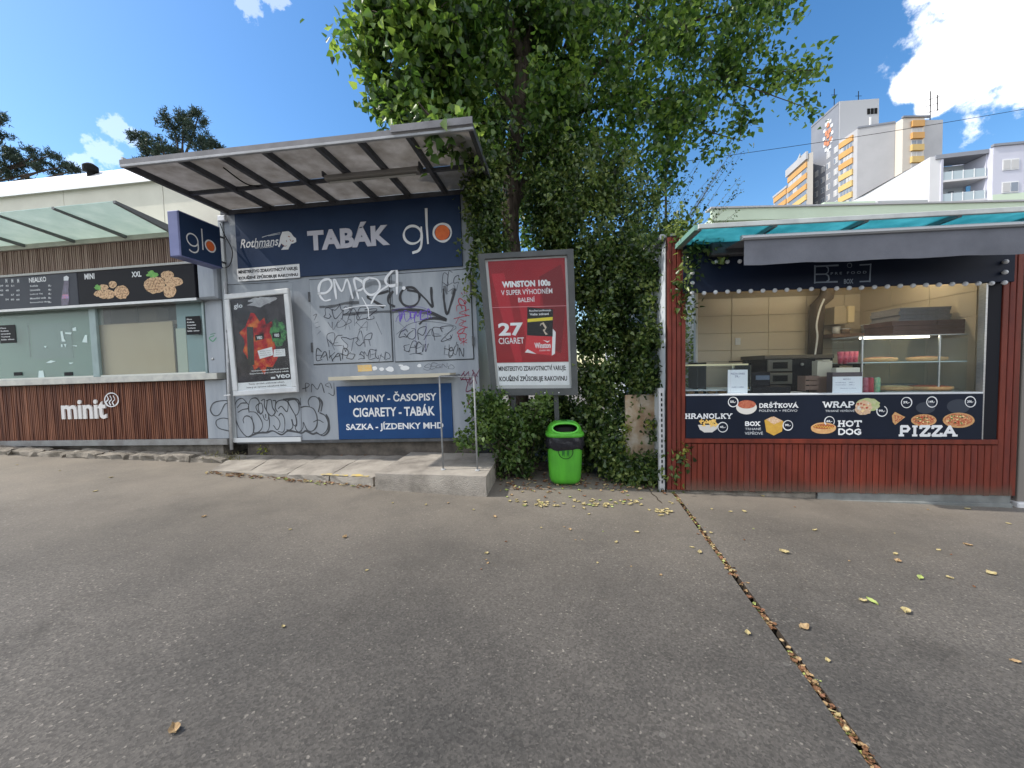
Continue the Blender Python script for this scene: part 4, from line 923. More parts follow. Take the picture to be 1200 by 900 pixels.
for (x0, y0, x1, y1) in ((-1, 381.5, 19.5, 401.5), (217.5, 371, 236, 391.5)):
    q = FM.quad(x0, y0, x1, y1, .02); S.part('notice', MB().box(q[0], q[1], -.024, -.019, q[2], q[3]), M_black)
    h = q[3] - q[2]; w_ = q[1] - q[0]
    for j, (t, ln) in enumerate((('Pivo', .35), ('Kofola', .5), ('Limonáda', .6), ('Točené', .55), ('bílé víno', .8))):
        bb = q[3] - h * (.2 + .16 * j); text(S, t, q[0] + w_ * .1, q[0] + w_ * (.1 + ln), bb, bb + h * .075, .026, M_white, .02)
for x in (22, 81): q = FM.quad(x - 5, 437, x + 4.5, 440, .02); S.part('vent', MB().box(q[0], q[1], -.03, -.019, q[2], q[3] + .01), M_plastdark)
M_tape = mat('tape_pale', (.6, .72, .70), .5)
for i, pts in enumerate(([(345, 740), (380, 722), (420, 728), (380, 742)], [(515, 740), (555, 738), (530, 750)], [(455, 505), (470, 500), (482, 560), (495, 580), (465, 580)], [(540, 610), (580, 608), (578, 618)], [(545, 480), (572, 470), (575, 500), (548, 500)], [(640, 530), (655, 530), (658, 588), (618, 585)], [(292, 800), (325, 798), (335, 850), (288, 855)], [(328, 615), (350, 612), (345, 630)], [(458, 600), (470, 600), (472, 620), (462, 622)], [(480, 600), (500, 598), (494, 625)], [(490, 512), (540, 512), (535, 526), (492, 522)])):
    patch(S, 'tape_scrap', pts, .0195 + i * .0003, M_tape, V=(0, 310, .1556))
# right grey column
q = FM.quad(241, 356, 266, 441, .02); S.part('end_column', MB().box(FM.uv(243.5, 400)[0], sR, -.02, .05, w0, w1 + .1, bev=.006), M_grey2)
a, b = FM.uv(249.5, 420.5, .02); S.part('lock', MB().lathe([(.02, 0), (.02, .012), (.012, .016)], n=12, M=Matrix.Translation((a, -.02, b)) @ Matrix.Rotation(rad(90), 4, 'X')), M_steel)
strokes(S, [[(940, 350), (920, 360), (935, 375), (950, 360)], [(925, 345), (945, 340)]], 8, .0225, spraymat('spray_green', (.08, .4, .18), .6), (0, 300, .2667))
strokes(S, [[(1020, 640), (985, 635), (940, 645), (925, 675), (940, 700), (965, 695), (990, 650), (1015, 655)], [(1020, 720), (980, 712), (950, 725), (960, 755), (1010, 770)]], 8, .0325, S_grey, (0, 300, .2667))
# menu boards
def board(x0, y0, x1, y1, x2, y2, name):
    a0, b1 = FM.uv(x0, y0, .17); a1, _ = FM.uv(x1, y1, .17); _, b0 = FM.uv(x2, y2, .17); return a0, a1, b0, b1
bA = FM.uv(90, 357.5, .17)[1]; bC = FM.uv(90, 319, .17)[1]; xM = FM.uv(91.5, 340, .17)[0]; xE = FM.uv(228.5, 330, .17)[0]
mbA = S.part('menu_board', MB().box(sL, xM - .006, -.17, .0, bA, bC, bev=.006), mat('menu_slate', (.045, .05, .065), .5, 0, (.06, .065, .08), 2, spec=.2), label='long slate grey menu board with white price list')
mbB = S.part('menu_board', MB().box(xM + .006, xE, -.172, .0, bA, bC, bev=.006), mat('menu_black', (.010, .010, .014), .5, spec=.15), label='black menu board with two pictures of waffles')
S.part('board_rail', MB().box(sL, xE + .02, -.185, -.02, bC + .002, bC + .035), mat('rail_pale', (.42, .42, .40), .5)); S.part('board_rail', MB().box(sL, xE + .02, -.185, -.02, bA - .04, bA - .002), M_steel)
S.part('board_end', MB().box(xE + .004, FM.uv(256, 330, .1)[0], -.15, .0, bA - .02, bC + .02, bev=.03), M_grey2)
c = .173
Z2 = (0, 300, .26667)
def zt2(s, x0, x1, y0, y1, m=M_white, bold=.03, par=None):
    a0 = FM.uv(x0 * .26667, 300 + (y0 + y1) / 2 * .26667, c)[0]; a1 = FM.uv(x1 * .26667, 300 + (y0 + y1) / 2 * .26667, c)[0]; xm = (x0 + x1) / 2 * .26667
    return text(S, s, a0, a1, FM.uv(xm, 300 + y1 * .26667, c)[1], FM.uv(xm, 300 + y0 * .26667, c)[1], c, m, bold, par)
zt2('NEALKO', 127, 203, 93, 115, par=mbA); zt2('MINI', 371, 415, 77, 102, par=mbB); zt2('XXL', 578, 621, 68, 92, par=mbB)
for i, (s, ln) in enumerate((('Kofola', 35), ('Limonáda', 45), ('Ledový čaj', 55), ('Minerální voda', 70), ('Pomerančový džus', 80))):
    y = 127 + i * 18; zt2(s, 132, 132 + ln, y, y + 8, M_offw, .02, mbA); zt2('%d,-' % (35 + 5 * i), 212, 226, y - 1, y + 8, M_white, .03, mbA)
for i in range(4):
    zt2(('7', '8', '5', '2')[i] if 0 else 'M', 24 + i * 26 - 26, 32 + i * 26 - 26, 100, 118, M_offw, .02, mbA) if i else None
    for j in range(4):
        if (i + j) % 4 != 3: zt2('%d' % (39 + 6 * i + 3 * j), 22 + i * 24 - 22, 36 + i * 24 - 22, 125 + j * 20 + 2, 135 + j * 20, M_offw, .02, mbA)
bt = [(283, 100), (300, 95), (303, 125), (300, 150), (305, 185), (300, 215), (270, 218), (268, 190), (275, 150), (280, 120)]
patch(S, 'picture', bt, c + .001, mat('bottle_print', (.10, .08, .11), .35, 0, (.16, .15, .22), 20), mbA, Z2); patch(S, 'picture', [(280, 92), (292, 86), (303, 93), (300, 108), (280, 108)], c + .002, M_offw, mbA, Z2)
patch(S, 'picture', [(275, 170), (300, 168), (302, 186), (272, 188)], c + .002, mat('bottle_label', (.18, .22, .5), .4, 0, (.6, .2, .2), 30), mbA, Z2)
M_waf = mat('waffle_print', (.52, .30, .14), .5, 0, (.25, .12, .05), 34, detail=3, third=(.42, (.72, .50, .30))); M_leafp = mat('herb_print', (.10, .32, .07), .5, 0, (.2, .45, .1), 20)
r = random.Random(11)
def blob2(cx, cy, rx, ry, m, k=.1, n=18, cc=0, par=mbB): patch(S, 'picture', [(cx + rx * math.cos(2 * math.pi * i / n) * (1 + r.uniform(-k, k)), cy + ry * math.sin(2 * math.pi * i / n) * (1 + r.uniform(-k, k))) for i in range(n)], c + .001 + cc, m, par, Z2)
for (x, y, rx, ry) in ((437, 165, 24, 15), (455, 138, 22, 14), (478, 168, 27, 20), (495, 125, 18, 16), (535, 160, 32, 30), (455, 175, 20, 13)): blob2(x, y, rx, ry, M_waf, cc=r.random() * .002)
blob2(430, 138, 14, 12, M_leafp, .3, cc=.003)
for (x, y, rx, ry) in ((680, 128, 46, 38), (735, 85, 28, 20), (762, 113, 42, 20), (745, 155, 28, 30)): blob2(x, y, rx, ry, M_waf, cc=r.random() * .002)
blob2(668, 80, 24, 15, M_leafp, .35, cc=.003)
M_lat = mat('waffle_line', (.30, .15, .06), .5)
for (x, y, w_) in ((680, 128, 40), (535, 160, 26)):
    strokes(S, [[(x - w_ + d, y + 28), (x - w_ + d + 24, y - 30)] for d in range(8, 2 * w_ - 20, 13)] + [[(x - w_ + 4, y + d), (x + w_ - 6, y + d - 6)] for d in (-18, -4, 10, 22)], 2.5, c + .005, spraymat('waffle_grid', (.25, .11, .04), .7), Z2, 'picture', parent=mbB)
# slat fascia above, ledger, pale upper wall, roof
f0 = bC + .036; f1 = FM.uv(100, 287, .02)[1]
S.part('upper_wall', MB().box(sL, sR, 0, .05, w1 + .06, f1), M_slb); slats(S, sL, sR - .35, f0, f1, .001, M_woodhi, .036, wf=.68)
S.part('ledger', MB().box(sL, sR - .1, -.06, .05, f1 + .002, f1 + .10, bev=.004), mat('ledger_beige', (.50, .50, .43), .6, 0, (.4, .4, .35), 5))
bW = FM.uv(80, 221)[1]
M_beige = mat('beige_panel', (.62, .60, .51), .65, 0, (.53, .51, .43), 1.3, .1, 20)
n = 5; ws = [sL + (sR + .9 - sL) * i / n for i in range(n + 1)]
for i in range(n): S.part('wall_panel', MB().box(ws[i] + .004, ws[i + 1] - .004, .0, .05, f1 + .102, bW, bev=.003), M_beige)
rf = MB(); rf.add([(sL, -.06, bW), (sR + .3, -.06, bW), (sR + .3, .55, bW + .55), (sL, .55, bW + .55), (sL, -.06, bW - .05), (sR + .3, -.06, bW - .05), (sR + .3, .6, bW + .5), (sL, .6, bW + .5)], [(0, 1, 2, 3), (4, 7, 6, 5), (0, 4, 5, 1), (1, 5, 6, 2), (2, 6, 7, 3), (3, 7, 4, 0)])
S.part('roof_edge', rf, mat('white_roof_sheet', (.80, .80, .79), .35, .2))
S.part('roof', MB().box(sL, sR, .6, 2.4, bW + .42, bW + .50), mat('white_roof_sheet', (.8, .8, .79), .35)); S.part('rear_wall', MB().box(sL, sR - .1, 2.3, 2.4, -.1, bW + .4), M_beige)
a, b = FM.uv(106, 196, -.4); S.part('roof_vent', MB().lathe([(.05, 0), (.05, .1), (.1, .12), (.1, .2), (.05, .24)], (a, .4, bW + .36), 12), M_dark, smooth=False)
# glass canopy
cC = .92; bF2 = FM.uv(60, 243.5, cC)[1]; gR = FM.uv(134, 240, cC)[0]; bR2 = f1 + .07
xs2 = [gR, FM.uv(62, 246, cC)[0]]; st = xs2[0] - xs2[1]
while xs2[-1] > sL: xs2.append(xs2[-1] - st)
M_frost = sheetmat('frosted_glass', (.62, .72, .68), (.74, .82, .78), .6, 0, .3)
for i in range(len(xs2) - 1):
    a1, a0 = xs2[i] - .02, xs2[i + 1] + .02; mb = MB()
    mb.add([(a0, -.03, bR2), (a1, -.03, bR2), (a1, -cC, bF2), (a0, -cC, bF2), (a0, -.03, bR2 + .01), (a1, -.03, bR2 + .01), (a1, -cC, bF2 + .01), (a0, -cC, bF2 + .01)], [(0, 1, 2, 3), (7, 6, 5, 4), (0, 4, 5, 1), (1, 5, 6, 2), (2, 6, 7, 3), (3, 7, 4, 0)])
    S.part('canopy_pane', mb, M_frost)
for x in xs2:
    mb = MB(); w_ = .02; dd = .11 if x == xs2[0] else .045
    mb.add([(x - w_, -.02, bR2 - dd), (x + w_, -.02, bR2 - dd), (x + w_, -cC, bF2 - .02), (x - w_, -cC, bF2 - .02), (x - w_, -.02, bR2 + .012), (x + w_, -.02, bR2 + .012), (x + w_, -cC, bF2 + .012), (x - w_, -cC, bF2 + .012)], [(0, 1, 2, 3), (7, 6, 5, 4), (0, 4, 5, 1), (1, 5, 6, 2), (2, 6, 7, 3), (3, 7, 4, 0)])
    S.part('canopy_rib', mb, mat('canopy_rib', (.16, .17, .17), .5))
# raised white lettering on the slats
a0 = FM.uv(73.5, 482, .03)[0]; a1 = FM.uv(125.8, 480, .03)[0]; b0 = FM.uv(100, 491, .03)[1]; b1 = FM.uv(100, 468.5, .03)[1]
text(S, 'minit', a0, a1, b0, b1, .03, mat('raised_letter', (.72, .70, .68), .5), .025, depth=.02)
a, b = FM.uv(130.2, 468.8, .05)
strokes(S, [cl(490, 632, 30)], 7, .052, M_white, Z2, 'emblem'); strokes(S, [[(472 + d, 655), (466 + d, 642), (476 + d, 630), (470 + d, 615)] for d in (0, 14, 28)], 7, .052, M_white, Z2, 'emblem')

# ------------------------------------------------------------------ red kiosk (right)
K = Root('food_kiosk', 'red plank food kiosk with a wide serving window, navy menu strip and teal glass canopy', 'kiosk', FK, (FK.uv(990, 575)[0], 0, 0))
M_red = mat('red_plank', (.105, .018, .010), .5, 0, (.175, .029, .015), 2.2, .25, 40, stretch=(5, 5, 1), detail=8)
M_red2 = mat('red_plank_worn', (.105, .020, .014), .6, 0, (.175, .030, .018), 3.5, .25, 40, stretch=(5, 5, 1), detail=8)
kx = lambda x, y=450, c=0: FK.uv(x, y, c)[0]
ky = lambda y, x=1000, c=0: FK.uv(x, y, c)[1]
xL, xR = kx(781.5), kx(1192.5)
oL, oR = kx(803), kx(1149.5)
bC0, bC1 = ky(514), ky(462.5)          # menu strip
bO = ky(337.5)                          # top of the opening
bS = ky(279)
bGk = ky(575)
plank_me = {}
def plank(a0, a1, b0, b1, c=.0, m=M_red, lab=None):
    mb = MB().box(a0, a1, -c - .022, -c, b0, b1, bev=.004); return K.part('plank', mb, m)
pitch = (kx(1170) - oL) / 50
r = random.Random(21)
K.part('front_wall', MB().box(xL, xR, 0, .05, bGk - .05, bC0 - .005), M_slb)
K.part('sill_board', MB().box(oL - .01, kx(1168), -.035, -.001, ky(519.5), bC0 - .001, bev=.004), M_red)
for i in range(50):
    x = oL + i * pitch; plank(x + .003, x + pitch - .003, bGk - .02 + r.uniform(-.006, .006), ky(520.5), 0, r.choice([M_red, M_red, M_red2]))
lp = (oL - xL) / 4
for i in range(4): x = xL + i * lp; plank(x + .003, x + lp - .004, bGk - .02, bS + .1, .0, r.choice([M_red, M_red2]))
rp = (xR - kx(1169)) / 3
for i in range(3): x = kx(1169) + i * rp; plank(x + .003, x + rp - .004, bGk - .02, bS + .1, .0, r.choice([M_red, M_red2]))
K.part('column', MB().box(xL, oL - .002, .001, .06, bGk, bS + .12), M_slb); K.part('column', MB().box(oR + .12, xR, .001, .06, bGk, bS + .12), M_slb)
K.part('window_jamb', MB().box(oR + .02, kx(1168.5), -.012, .06, bC0, bO + .02), mat('jamb_dark', (.012, .013, .018), .5, spec=.1))
K.part('window_trim', MB().box(oR, oR + .018, -.02, .05, bC0, bO), M_steel)
K.part('window_trim', MB().box(oL, oR - .001, -.03, .06, bC1 + .001, bC1 + .02, bev=.004), mat('sill_white', (.6, .62, .64), .4))
# body of the kiosk
kD = 2.55
M_tile = mat('beige_tile', (.54, .47, .36), .3, 0, (.50, .43, .325), 1.5)
M_grout = mat('grout', (.33, .28, .21), .8)
K.part('side_wall', MB().box(xL, xL + .05, .07, kD, bGk - .2, bS + .1), mat('side_wall_pale', (.56, .60, .64), .7, 0, (.42, .46, .50), 2.5, .1, 20), label='pale grey side wall of the red kiosk'); K.part('side_wall', MB().box(xR - .05, xR, .07, kD, bGk - .2, bS + .1), M_red2)
K.part('lining', MB().box(xR - .075, xR - .051, .07, kD - .5, bGk, bS - .081), mat('lining_beige', (.5, .42, .31), .5)); K.part('lining', MB().box(xL + .051, xL + .07, .07, kD - .5, bGk, bS - .081), mat('lining_beige', (.5, .42, .31), .5)); K.part('floor', MB().box(xL + .06, xR - .06, .07, kD, bGk - .05, bGk + .02), M_steel)
M_ceil = mat('kiosk_ceiling', (.5, .47, .42), .7)
K.part('ceiling', MB().box(xL + .051, xR - .051, .07, kD, bS - .08, bS - .04), M_ceil)
K.part('roof', MB().box(xL - .05, xR + .05, .07, kD + .1, bS + .11, bS + .17), M_grey)
cB2 = -2.0
tL = FK.uv(817, 420, cB2)[0]; tR = xR - .055
K.part('back_wall', MB().box(tL, tR, 2.012, 2.06, bGk, bS - .081), M_grout)
K.part('door_edge', MB().box(tL - .035, tL - .002, 1.97, 2.06, bGk, bS - .081), M_white)
# tiles, one by one
tw = FK.uv(900, 400, cB2)[0] - FK.uv(857, 400, cB2)[0]; t0 = FK.uv(857.5, 400, cB2)[0]
th = FK.uv(880, 389.6, cB2)[1] - FK.uv(880, 410, cB2)[1]; v0 = FK.uv(880, 410, cB2)[1]
tile = MB().box(0, tw - .006, -.01, 0, 0, th - .006, bev=.002); tile_me = None
j = -3
for jj in range(-3, 6):
    for i in range(-1, 10):
        x0 = t0 + i * tw; z0 = v0 + jj * th
        xa, xb = max(x0, tL), min(x0 + tw - .006, tR)
        if xb - xa < .02 or z0 > bS - .3: continue
        if xa == x0 and xb == x0 + tw - .006 and tile_me:
            o = tile_me.copy(); COL.objects.link(o); o.location = Vector((x0, 2.01, z0)) - K.off
        else:
            o = mesh_obj('tile', MB().box(0, xb - xa, -.01, 0, 0, th - .006, bev=.002), M_tile); o.parent = K.o; o.location = Vector((xa, 2.01, z0)) - K.off
            if xa == x0 and xb == x0 + tw - .006: tile_me = o
# the right hand wall is tiled too
ty = MB().box(-.01, 0, 0, tw - .006, 0, th - .006, bev=.002); t2 = None
for jj in range(-3, 6):
    for i in range(4):
        z0 = v0 + jj * th; y0 = 2.0 - (i + 1) * tw
        if z0 > bS - .3 or y0 < .08: continue
        o = mesh_obj('tile', ty, M_tile) if t2 is None else t2.copy()
        if t2 is None: t2 = o
        else: COL.objects.link(o)
        o.parent = K.o; o.location = Vector((xR - .0765, y0, z0)) - K.off
# sign board with bulbs
K.part('sign_board', MB().box(oL - .04, kx(1178), -.05, -.024, bO, bS + .03, bev=.004), mat('sign_navy', (.008, .013, .030), .5, 0, (.010, .017, .038), 2, spec=.15))
M_bulb = mat('bulb_glass', (.62, .63, .66), .2)
bulbs = [(780 + x * .35, 220 + y * .35) for x, y in ((87, 353), (127, 354), (165, 351), (205, 349), (243, 348), (283, 347), (323, 346), (363, 345), (403, 343), (445, 342), (485, 340), (527, 339), (569, 338), (611, 337), (652, 336), (695, 334), (738, 332), (781, 330), (824, 329), (867, 327), (910, 326), (954, 324), (998, 323), (1042, 322), (1086, 321), (1129, 319), (88, 320), (88, 287), (1131, 284), (1133, 249), (167, 250), (205, 249), (246, 248))]
bm0 = None
for (x, y) in bulbs:
    a, b = FK.uv(x, y, .06)
    if bm0 is None:
        bm0 = K.part('bulb', MB().lathe([(.012, 0), (.014, .008), (.021, .016), (.024, .027), (.020, .038), (.011, .045), (.002, .047)], n=12, M=Matrix.Translation(K.off) @ Matrix.Rotation(rad(90), 4, 'X')), M_bulb, smooth=True)
        o = bm0
    else: o = bm0.copy(); COL.objects.link(o)
    o.location = Vector((a, -.05, b)) - K.off
Z9 = (930, 295, .1); c = .0515; M_dimw = mat('dim_letter', (.20, .24, .30), .5); S_dim = spraymat('dim_line', (.20, .24, .30), .9)
strokes(K, [[(520, 160), (250, 172)], [(250, 165), (248, 368)], [(245, 360), (510, 352)], [(250, 265), (380, 262)], [(780, 155), (905, 148)], [(903, 145), (892, 350)], [(780, 350), (895, 345)]], 15, c, M_dimw, Z9, 'lettering', smooth=False)
strokes(K, [[(380, 170), (405, 195), (402, 240), (375, 262), (405, 280), (412, 330), (385, 352)]], 15, c, M_dimw, Z9, 'lettering')
def kt(V, s, x0, x1, y0, y1, c, m=M_white, bold=.02, par=None, **kw):
    X = lambda x, y: FK.uv(V[0] + x * V[2], V[1] + y * V[2], c)
    ym = (y0 + y1) / 2; xm = (x0 + x1) / 2
    return text(K, s, X(x0, ym)[0], X(x1, ym)[0], X(xm, y1)[1], X(xm, y0)[1], c, m, bold, par, **kw)
kt(Z9, 'PRE FOOD', 435, 855, 232, 262, c, M_dimw, .02, spacing=1.6); kt(Z9, 'BOX', 590, 700, 318, 375, c, M_dimw, .03)
strokes(K, [cl(655, 160, 26)], 8, c, S_dim, Z9, 'emblem')
# menu strip
K.part('menu_strip', MB().box(oL, oR - .002, -.03, .0, bC0 + .001, bC1, bev=.002), mat('menu_navy', (.008, .012, .024), .5, 0, (.010, .015, .03), 2, spec=.15))
c = .0312
VA = (800, 460, .10833); VB = (920, 460, .10833); VC = (1030, 460, .10833)
def ks(V, s, x0, x1, y0, y1, wt=.2, cc=0):
    X = lambda x, y: FK.uv(V[0] + x * V[2], V[1] + y * V[2], c)
    ym = (y0 + y1) / 2; xm = (x0 + x1) / 2
    return slab(K, s, X(x0, ym)[0], X(x1, ym)[0], X(xm, y1)[1], X(xm, y0)[1], c + cc, M_white, wt)
ks(VA, 'HRANOLKY', 30, 528, 225, 285); ks(VA, 'DRŠŤKOVÁ', 830, 1240, 115, 166); ks(VA, 'BOX', 675, 832, 312, 362, .22)
ks(VB, 'WRAP', 418, 745, 95, 165, .2); ks(VB, 'HOT', 575, 822, 300, 372, .21); ks(VB, 'DOG', 575, 820, 388, 460, .21); ks(VC, 'PIZZA', 228, 822, 352, 478, .22)
kt(VA, 'POLÉVKA + PEČIVO', 828, 1240, 176, 208, c, M_offw, 0); kt(VA, 'TRHANÉ', 675, 848, 376, 406, c, M_offw, 0); kt(VA, 'VEPŘOVÉ', 672, 868, 416, 456, c, M_offw, 0)
kt(VB, 'TRHANÉ VEPŘOVÉ', 436, 750, 180, 210, c, M_offw, 0)
def badge(V, x, y, r_, s, a0=0, a1=360):
    strokes(K, [cl(x, y, r_, a0, a1, 26)], 9, c + .0012, M_white, V, 'price_badge'); kt(V, s, x - r_ * .62, x + r_ * .6, y - r_ * .28, y + r_ * .25, c + .0016, M_white, .04)
badge(VA, 546, 102, 52, '55,-'); badge(VA, 433, 375, 52, '45,-'); badge(VA, 1138, 355, 52, '99,-'); badge(VB, 1048, 200, 56, '99,-', -60, 200); badge(VB, 480, 312, 52, '65,-', 140, 390)
badge(VC, 298, 108, 56, '59,-'); badge(VC, 572, 102, 56, '149,-'); badge(VC, 988, 100, 56, '200,-')
M_pizza = mat('pizza_print', (.55, .16, .06), .5, 0, (.70, .45, .20), 60, detail=3, third=(.45, (.40, .08, .04))); M_crust = mat('crust_print', (.50, .26, .10), .5, 0, (.62, .36, .16), 40)
M_fries = mat('fries_print', (.75, .42, .08), .5, 0, (.85, .6, .2), 50); M_bowl = mat('bowl_print', (.62, .6, .56), .5); M_soup = mat('soup_print', (.35, .07, .04), .5, 0, (.48, .16, .09), 50)
M_boxy = mat('box_print', (.62, .38, .06), .5, 0, (.5, .28, .05), 20); M_bun = mat('bun_print', (.68, .42, .20), .5, 0, (.55, .28, .10), 20); M_saus = mat('sausage_print', (.30, .06, .02), .5, 0, (.45, .14, .05), 60)
M_wrapg = mat('wrap_print', (.38, .45, .18), .5, 0, (.5, .5, .3), 30); M_meat = mat('meat_print', (.55, .30, .15), .5, 0, (.7, .55, .4), 60)
def kb_(V, cx, cy, rx, ry, m, cc=0, k=.03, n=24, a0=0, a1=360):
    pts = [(cx + rx * math.cos(rad(a0 + (a1 - a0) * i / n)) * (1 + r.uniform(-k, k)), cy + ry * math.sin(rad(a0 + (a1 - a0) * i / n)) * (1 + r.uniform(-k, k))) for i in range(n)]
    patch(K, 'picture', pts, c + .0004 + cc, m, V=V)
patch(K, 'picture', [(165, 350), (385, 350), (370, 395), (320, 430), (235, 432), (185, 400)], c + .0004, M_bowl, V=VA)
for i in range(26):
    x = 180 + r.random() * 190; y = 300 + r.random() * 60; an = r.uniform(-1.2, 1.2); l_ = 40; w_ = 7
    dx, dy = math.cos(an) * l_ / 2, math.sin(an) * l_ / 2; ex, ey = -math.sin(an) * w_, math.cos(an) * w_
    patch(K, 'picture', [(x - dx - ex, y - dy - ey), (x + dx - ex, y + dy - ey), (x + dx + ex, y + dy + ey), (x - dx + ex, y - dy + ey)], c + .0006 + i * .00005, M_fries, V=VA)
kb_(VA, 690, 160, 112, 76, M_bowl, 0, 0); kb_(VA, 692, 128, 98, 45, M_soup, .0006, .02)
patch(K, 'picture', [(885, 300), (960, 262), (1090, 310), (1075, 420), (985, 465), (905, 425)], c + .0004, M_boxy, V=VA); patch(K, 'picture', [(900, 290), (985, 258), (1080, 305), (985, 345)], c + .0009, M_meat, V=VA)
kb_(VB, 415, 385, 138, 62, M_bun, 0, .02); kb_(VB, 420, 368, 118, 27, M_saus, .0006, .06); strokes(K, [[(315 + 14 * i, 362 + (12 if i % 2 else -10) + i * 1.2) for i in range(16)]], 6, c + .0014, spraymat('mustard_print', (.75, .48, .08), 1), VB, 'picture')
kb_(VB, 900, 130, 125, 72, M_wrapg, 0, .08); kb_(VB, 850, 165, 90, 80, M_meat, .0006, .16)
kb_(VC, 485, 300, 138, 66, M_crust, 0, .01); kb_(VC, 485, 296, 122, 54, M_pizza, .0006, .02); kb_(VC, 862, 300, 172, 82, M_crust, 0, .01); kb_(VC, 862, 294, 152, 68, M_pizza, .0006, .02)
patch(K, 'picture', [(140, 250), (175, 210), (285, 265), (175, 350), (150, 320)], c + .0004, M_crust, V=VC); patch(K, 'picture', [(165, 240), (275, 268), (180, 330)], c + .0009, M_pizza, V=VC)
for (cx, cy, rx, ry, n_) in ((485, 296, 100, 42, 22), (862, 294, 128, 54, 30)):
    for i in range(n_):
        t_ = r.uniform(0, 6.28); q_ = r.random() ** .5; kb_(VC, cx + rx * q_ * math.cos(t_), cy + ry * q_ * math.sin(t_), r.uniform(8, 15), r.uniform(5, 9), r.choice([mat('olive_print', (.05, .06, .02), .5), mat('tomato_print', (.45, .04, .02), .5), mat('cheese_print', (.8, .6, .3), .5), mat('basil_print', (.08, .2, .04), .5)]), .0011 + i * .00002, .2, 8)
for i in range(14): kb_(VB, 850 + r.uniform(-65, 65), 165 + r.uniform(-55, 55), r.uniform(8, 22), r.uniform(6, 12), r.choice([mat('cheese_print', (.8, .6, .3), .5), mat('tomato_print', (.45, .04, .02), .5), M_soup, M_bowl]), .0011 + i * .00002, .3, 8)
M_ghost = mat('ghost_print', (.03, .038, .055), .5)
kb_(VC, 505, 165, 105, 62, M_ghost, -.0002, .01); kb_(VC, 860, 150, 125, 78, M_ghost, -.0002, .01)
mb = MB()
for i in range(60):
    x = oL + (kx(1188) - oL) * i / 60; x2 = oL + (kx(1188) - oL) * (i + 1) / 60; mb.add([(x, -.0235, bGk - .02), (x2, -.0235, bGk - .02), (x2, -.0235, bGk + .11 + .05 * mnoise.noise(Vector((x2 * 5, 0, 0)))), (x, -.0235, bGk + .11 + .05 * mnoise.noise(Vector((x * 5, 0, 0))))], [(0, 1, 2, 3)])
ed_ = [0] * len(mb.v)
for i in range(60): ed_[i * 4] = ed_[i * 4 + 1] = .34
K.part('splash_dirt', mb, spraymat('splash_dust', (.16, .12, .09), .9, .9), attr=('edge', ed_, 'POINT'))
# plinth and base
K.part('plinth', MB().box(kx(960), xR - .03, -.012, .08, ky(602) - .1, bGk - .022, bev=.006), mat('plinth_grey', (.22, .23, .22), .8, 0, (.14, .145, .14), 5, .3, 30)); K.part('plinth', MB().box(kx(870), kx(1188), -.035, -.013, ky(602) - .1, ky(585.5), bev=.004), mat('plinth_grey', (.22, .23, .22)))
K.part('plinth', MB().box(xL, kx(958), .0, .08, bGk - .35, bGk - .022), M_conc2)
# glass canopy
cK = .62
def kz(c): return kR + (kFr - kR) * c / cK
kFr = FK.uv(1016, 255.5, cK)[1]; kR = kFr + .0
cl0, cr0 = FK.uv(820, 262, cK)[0], FK.uv(1260, 242, cK)[0]
gx = [cl0] + [FK.uv(x, y, cK)[0] for x, y in ((909, 258), (1016, 253), (1125, 249.5))]; gx.append(gx[-1] + (gx[-1] - gx[-2]))
M_teal = sheetmat('teal_glass', (.12, .40, .45), (.28, .66, .72), .65, .35, .3)
for i in range(4):
    a0, a1 = gx[i] + .018, gx[i + 1] - .018; mb = MB(); mb.box(a0, a1, -cK, -.01, kR, kR + .01); K.part('canopy_pane', mb, M_teal)
for x in gx: K.part('canopy_rib', MB().box(x - .017, x + .017, -cK, .0, kR - .035, kR + .012), mat('rib_grey', (.22, .24, .25), .5))
K.part('canopy_edge', MB().box(gx[0] - .02, gx[-1] + .02, -cK - .03, -cK - .001, kR - .025, kR + .02, bev=.004), mat('edge_grey', (.5, .53, .52), .5, 0, (.38, .4, .4), 6))
K.part('canopy_side', MB().box(gx[0] - .05, gx[0] - .0175, -cK, 0, kR - .03, kR + .02), mat('rib_green', (.18, .34, .30), .5)); K.part('header_beam', MB().box(xL, xR, -.02, .06, bS + .035, kR - .04), M_slb)
# interior lamps (lit)
M_lamp = mat('lit_tube', (1, .84, .58), .5, emis=21)
for (x, cc) in ((985, -.75), (1095, -.75)):
    a = FK.uv(x, 370, cc)[0]; lf = K.part('ceiling_lamp', MB().box(a - .5, a + .5, -cc - .06, -cc + .06, bS - .12, bS - .081), M_ceil); K.part('lamp_tube', MB().tube([(a - .47, -cc, bS - .14), (a + .47, -cc, bS - .14)], .016, 8), M_lamp, parent=lf)
K.part('counter', MB().box(oL - .0, oR, .062, .75, bC1 - .06, bC1 - .03, bev=.004), M_steel)
K.part('counter_front', MB().box(oL, oR, .062, .09, bGk, bC1 - .062), M_ceil)
K.part('pane', MB().box(oL, kx(858), .035, .04, bC1 + .021, bO - .002), glass('kiosk_glass', (.96, .98, .98), .008)); K.part('pane', MB().box(kx(858) + .01, oR - .002, .045, .05, bC1 + .021, bO - .002), glass('kiosk_glass', (.96, .98, .98), .008))
cT = bC1 - .028                              # counter top height
def kthing(name, label, cat, x, y, c, group=None): 
    a, b = FK.uv(x, y, c); return Root(name, label, cat, FK, (a, -c, b), group)
def kbox(c0, c1, x0, y0, x1, y1, bev=.004, b0=None):
    q = FK.quad(x0, y0, x1, y1, c0); return MB().box(q[0], q[1], -c0, -c1, q[2] if b0 is None else b0, q[3], bev=bev)
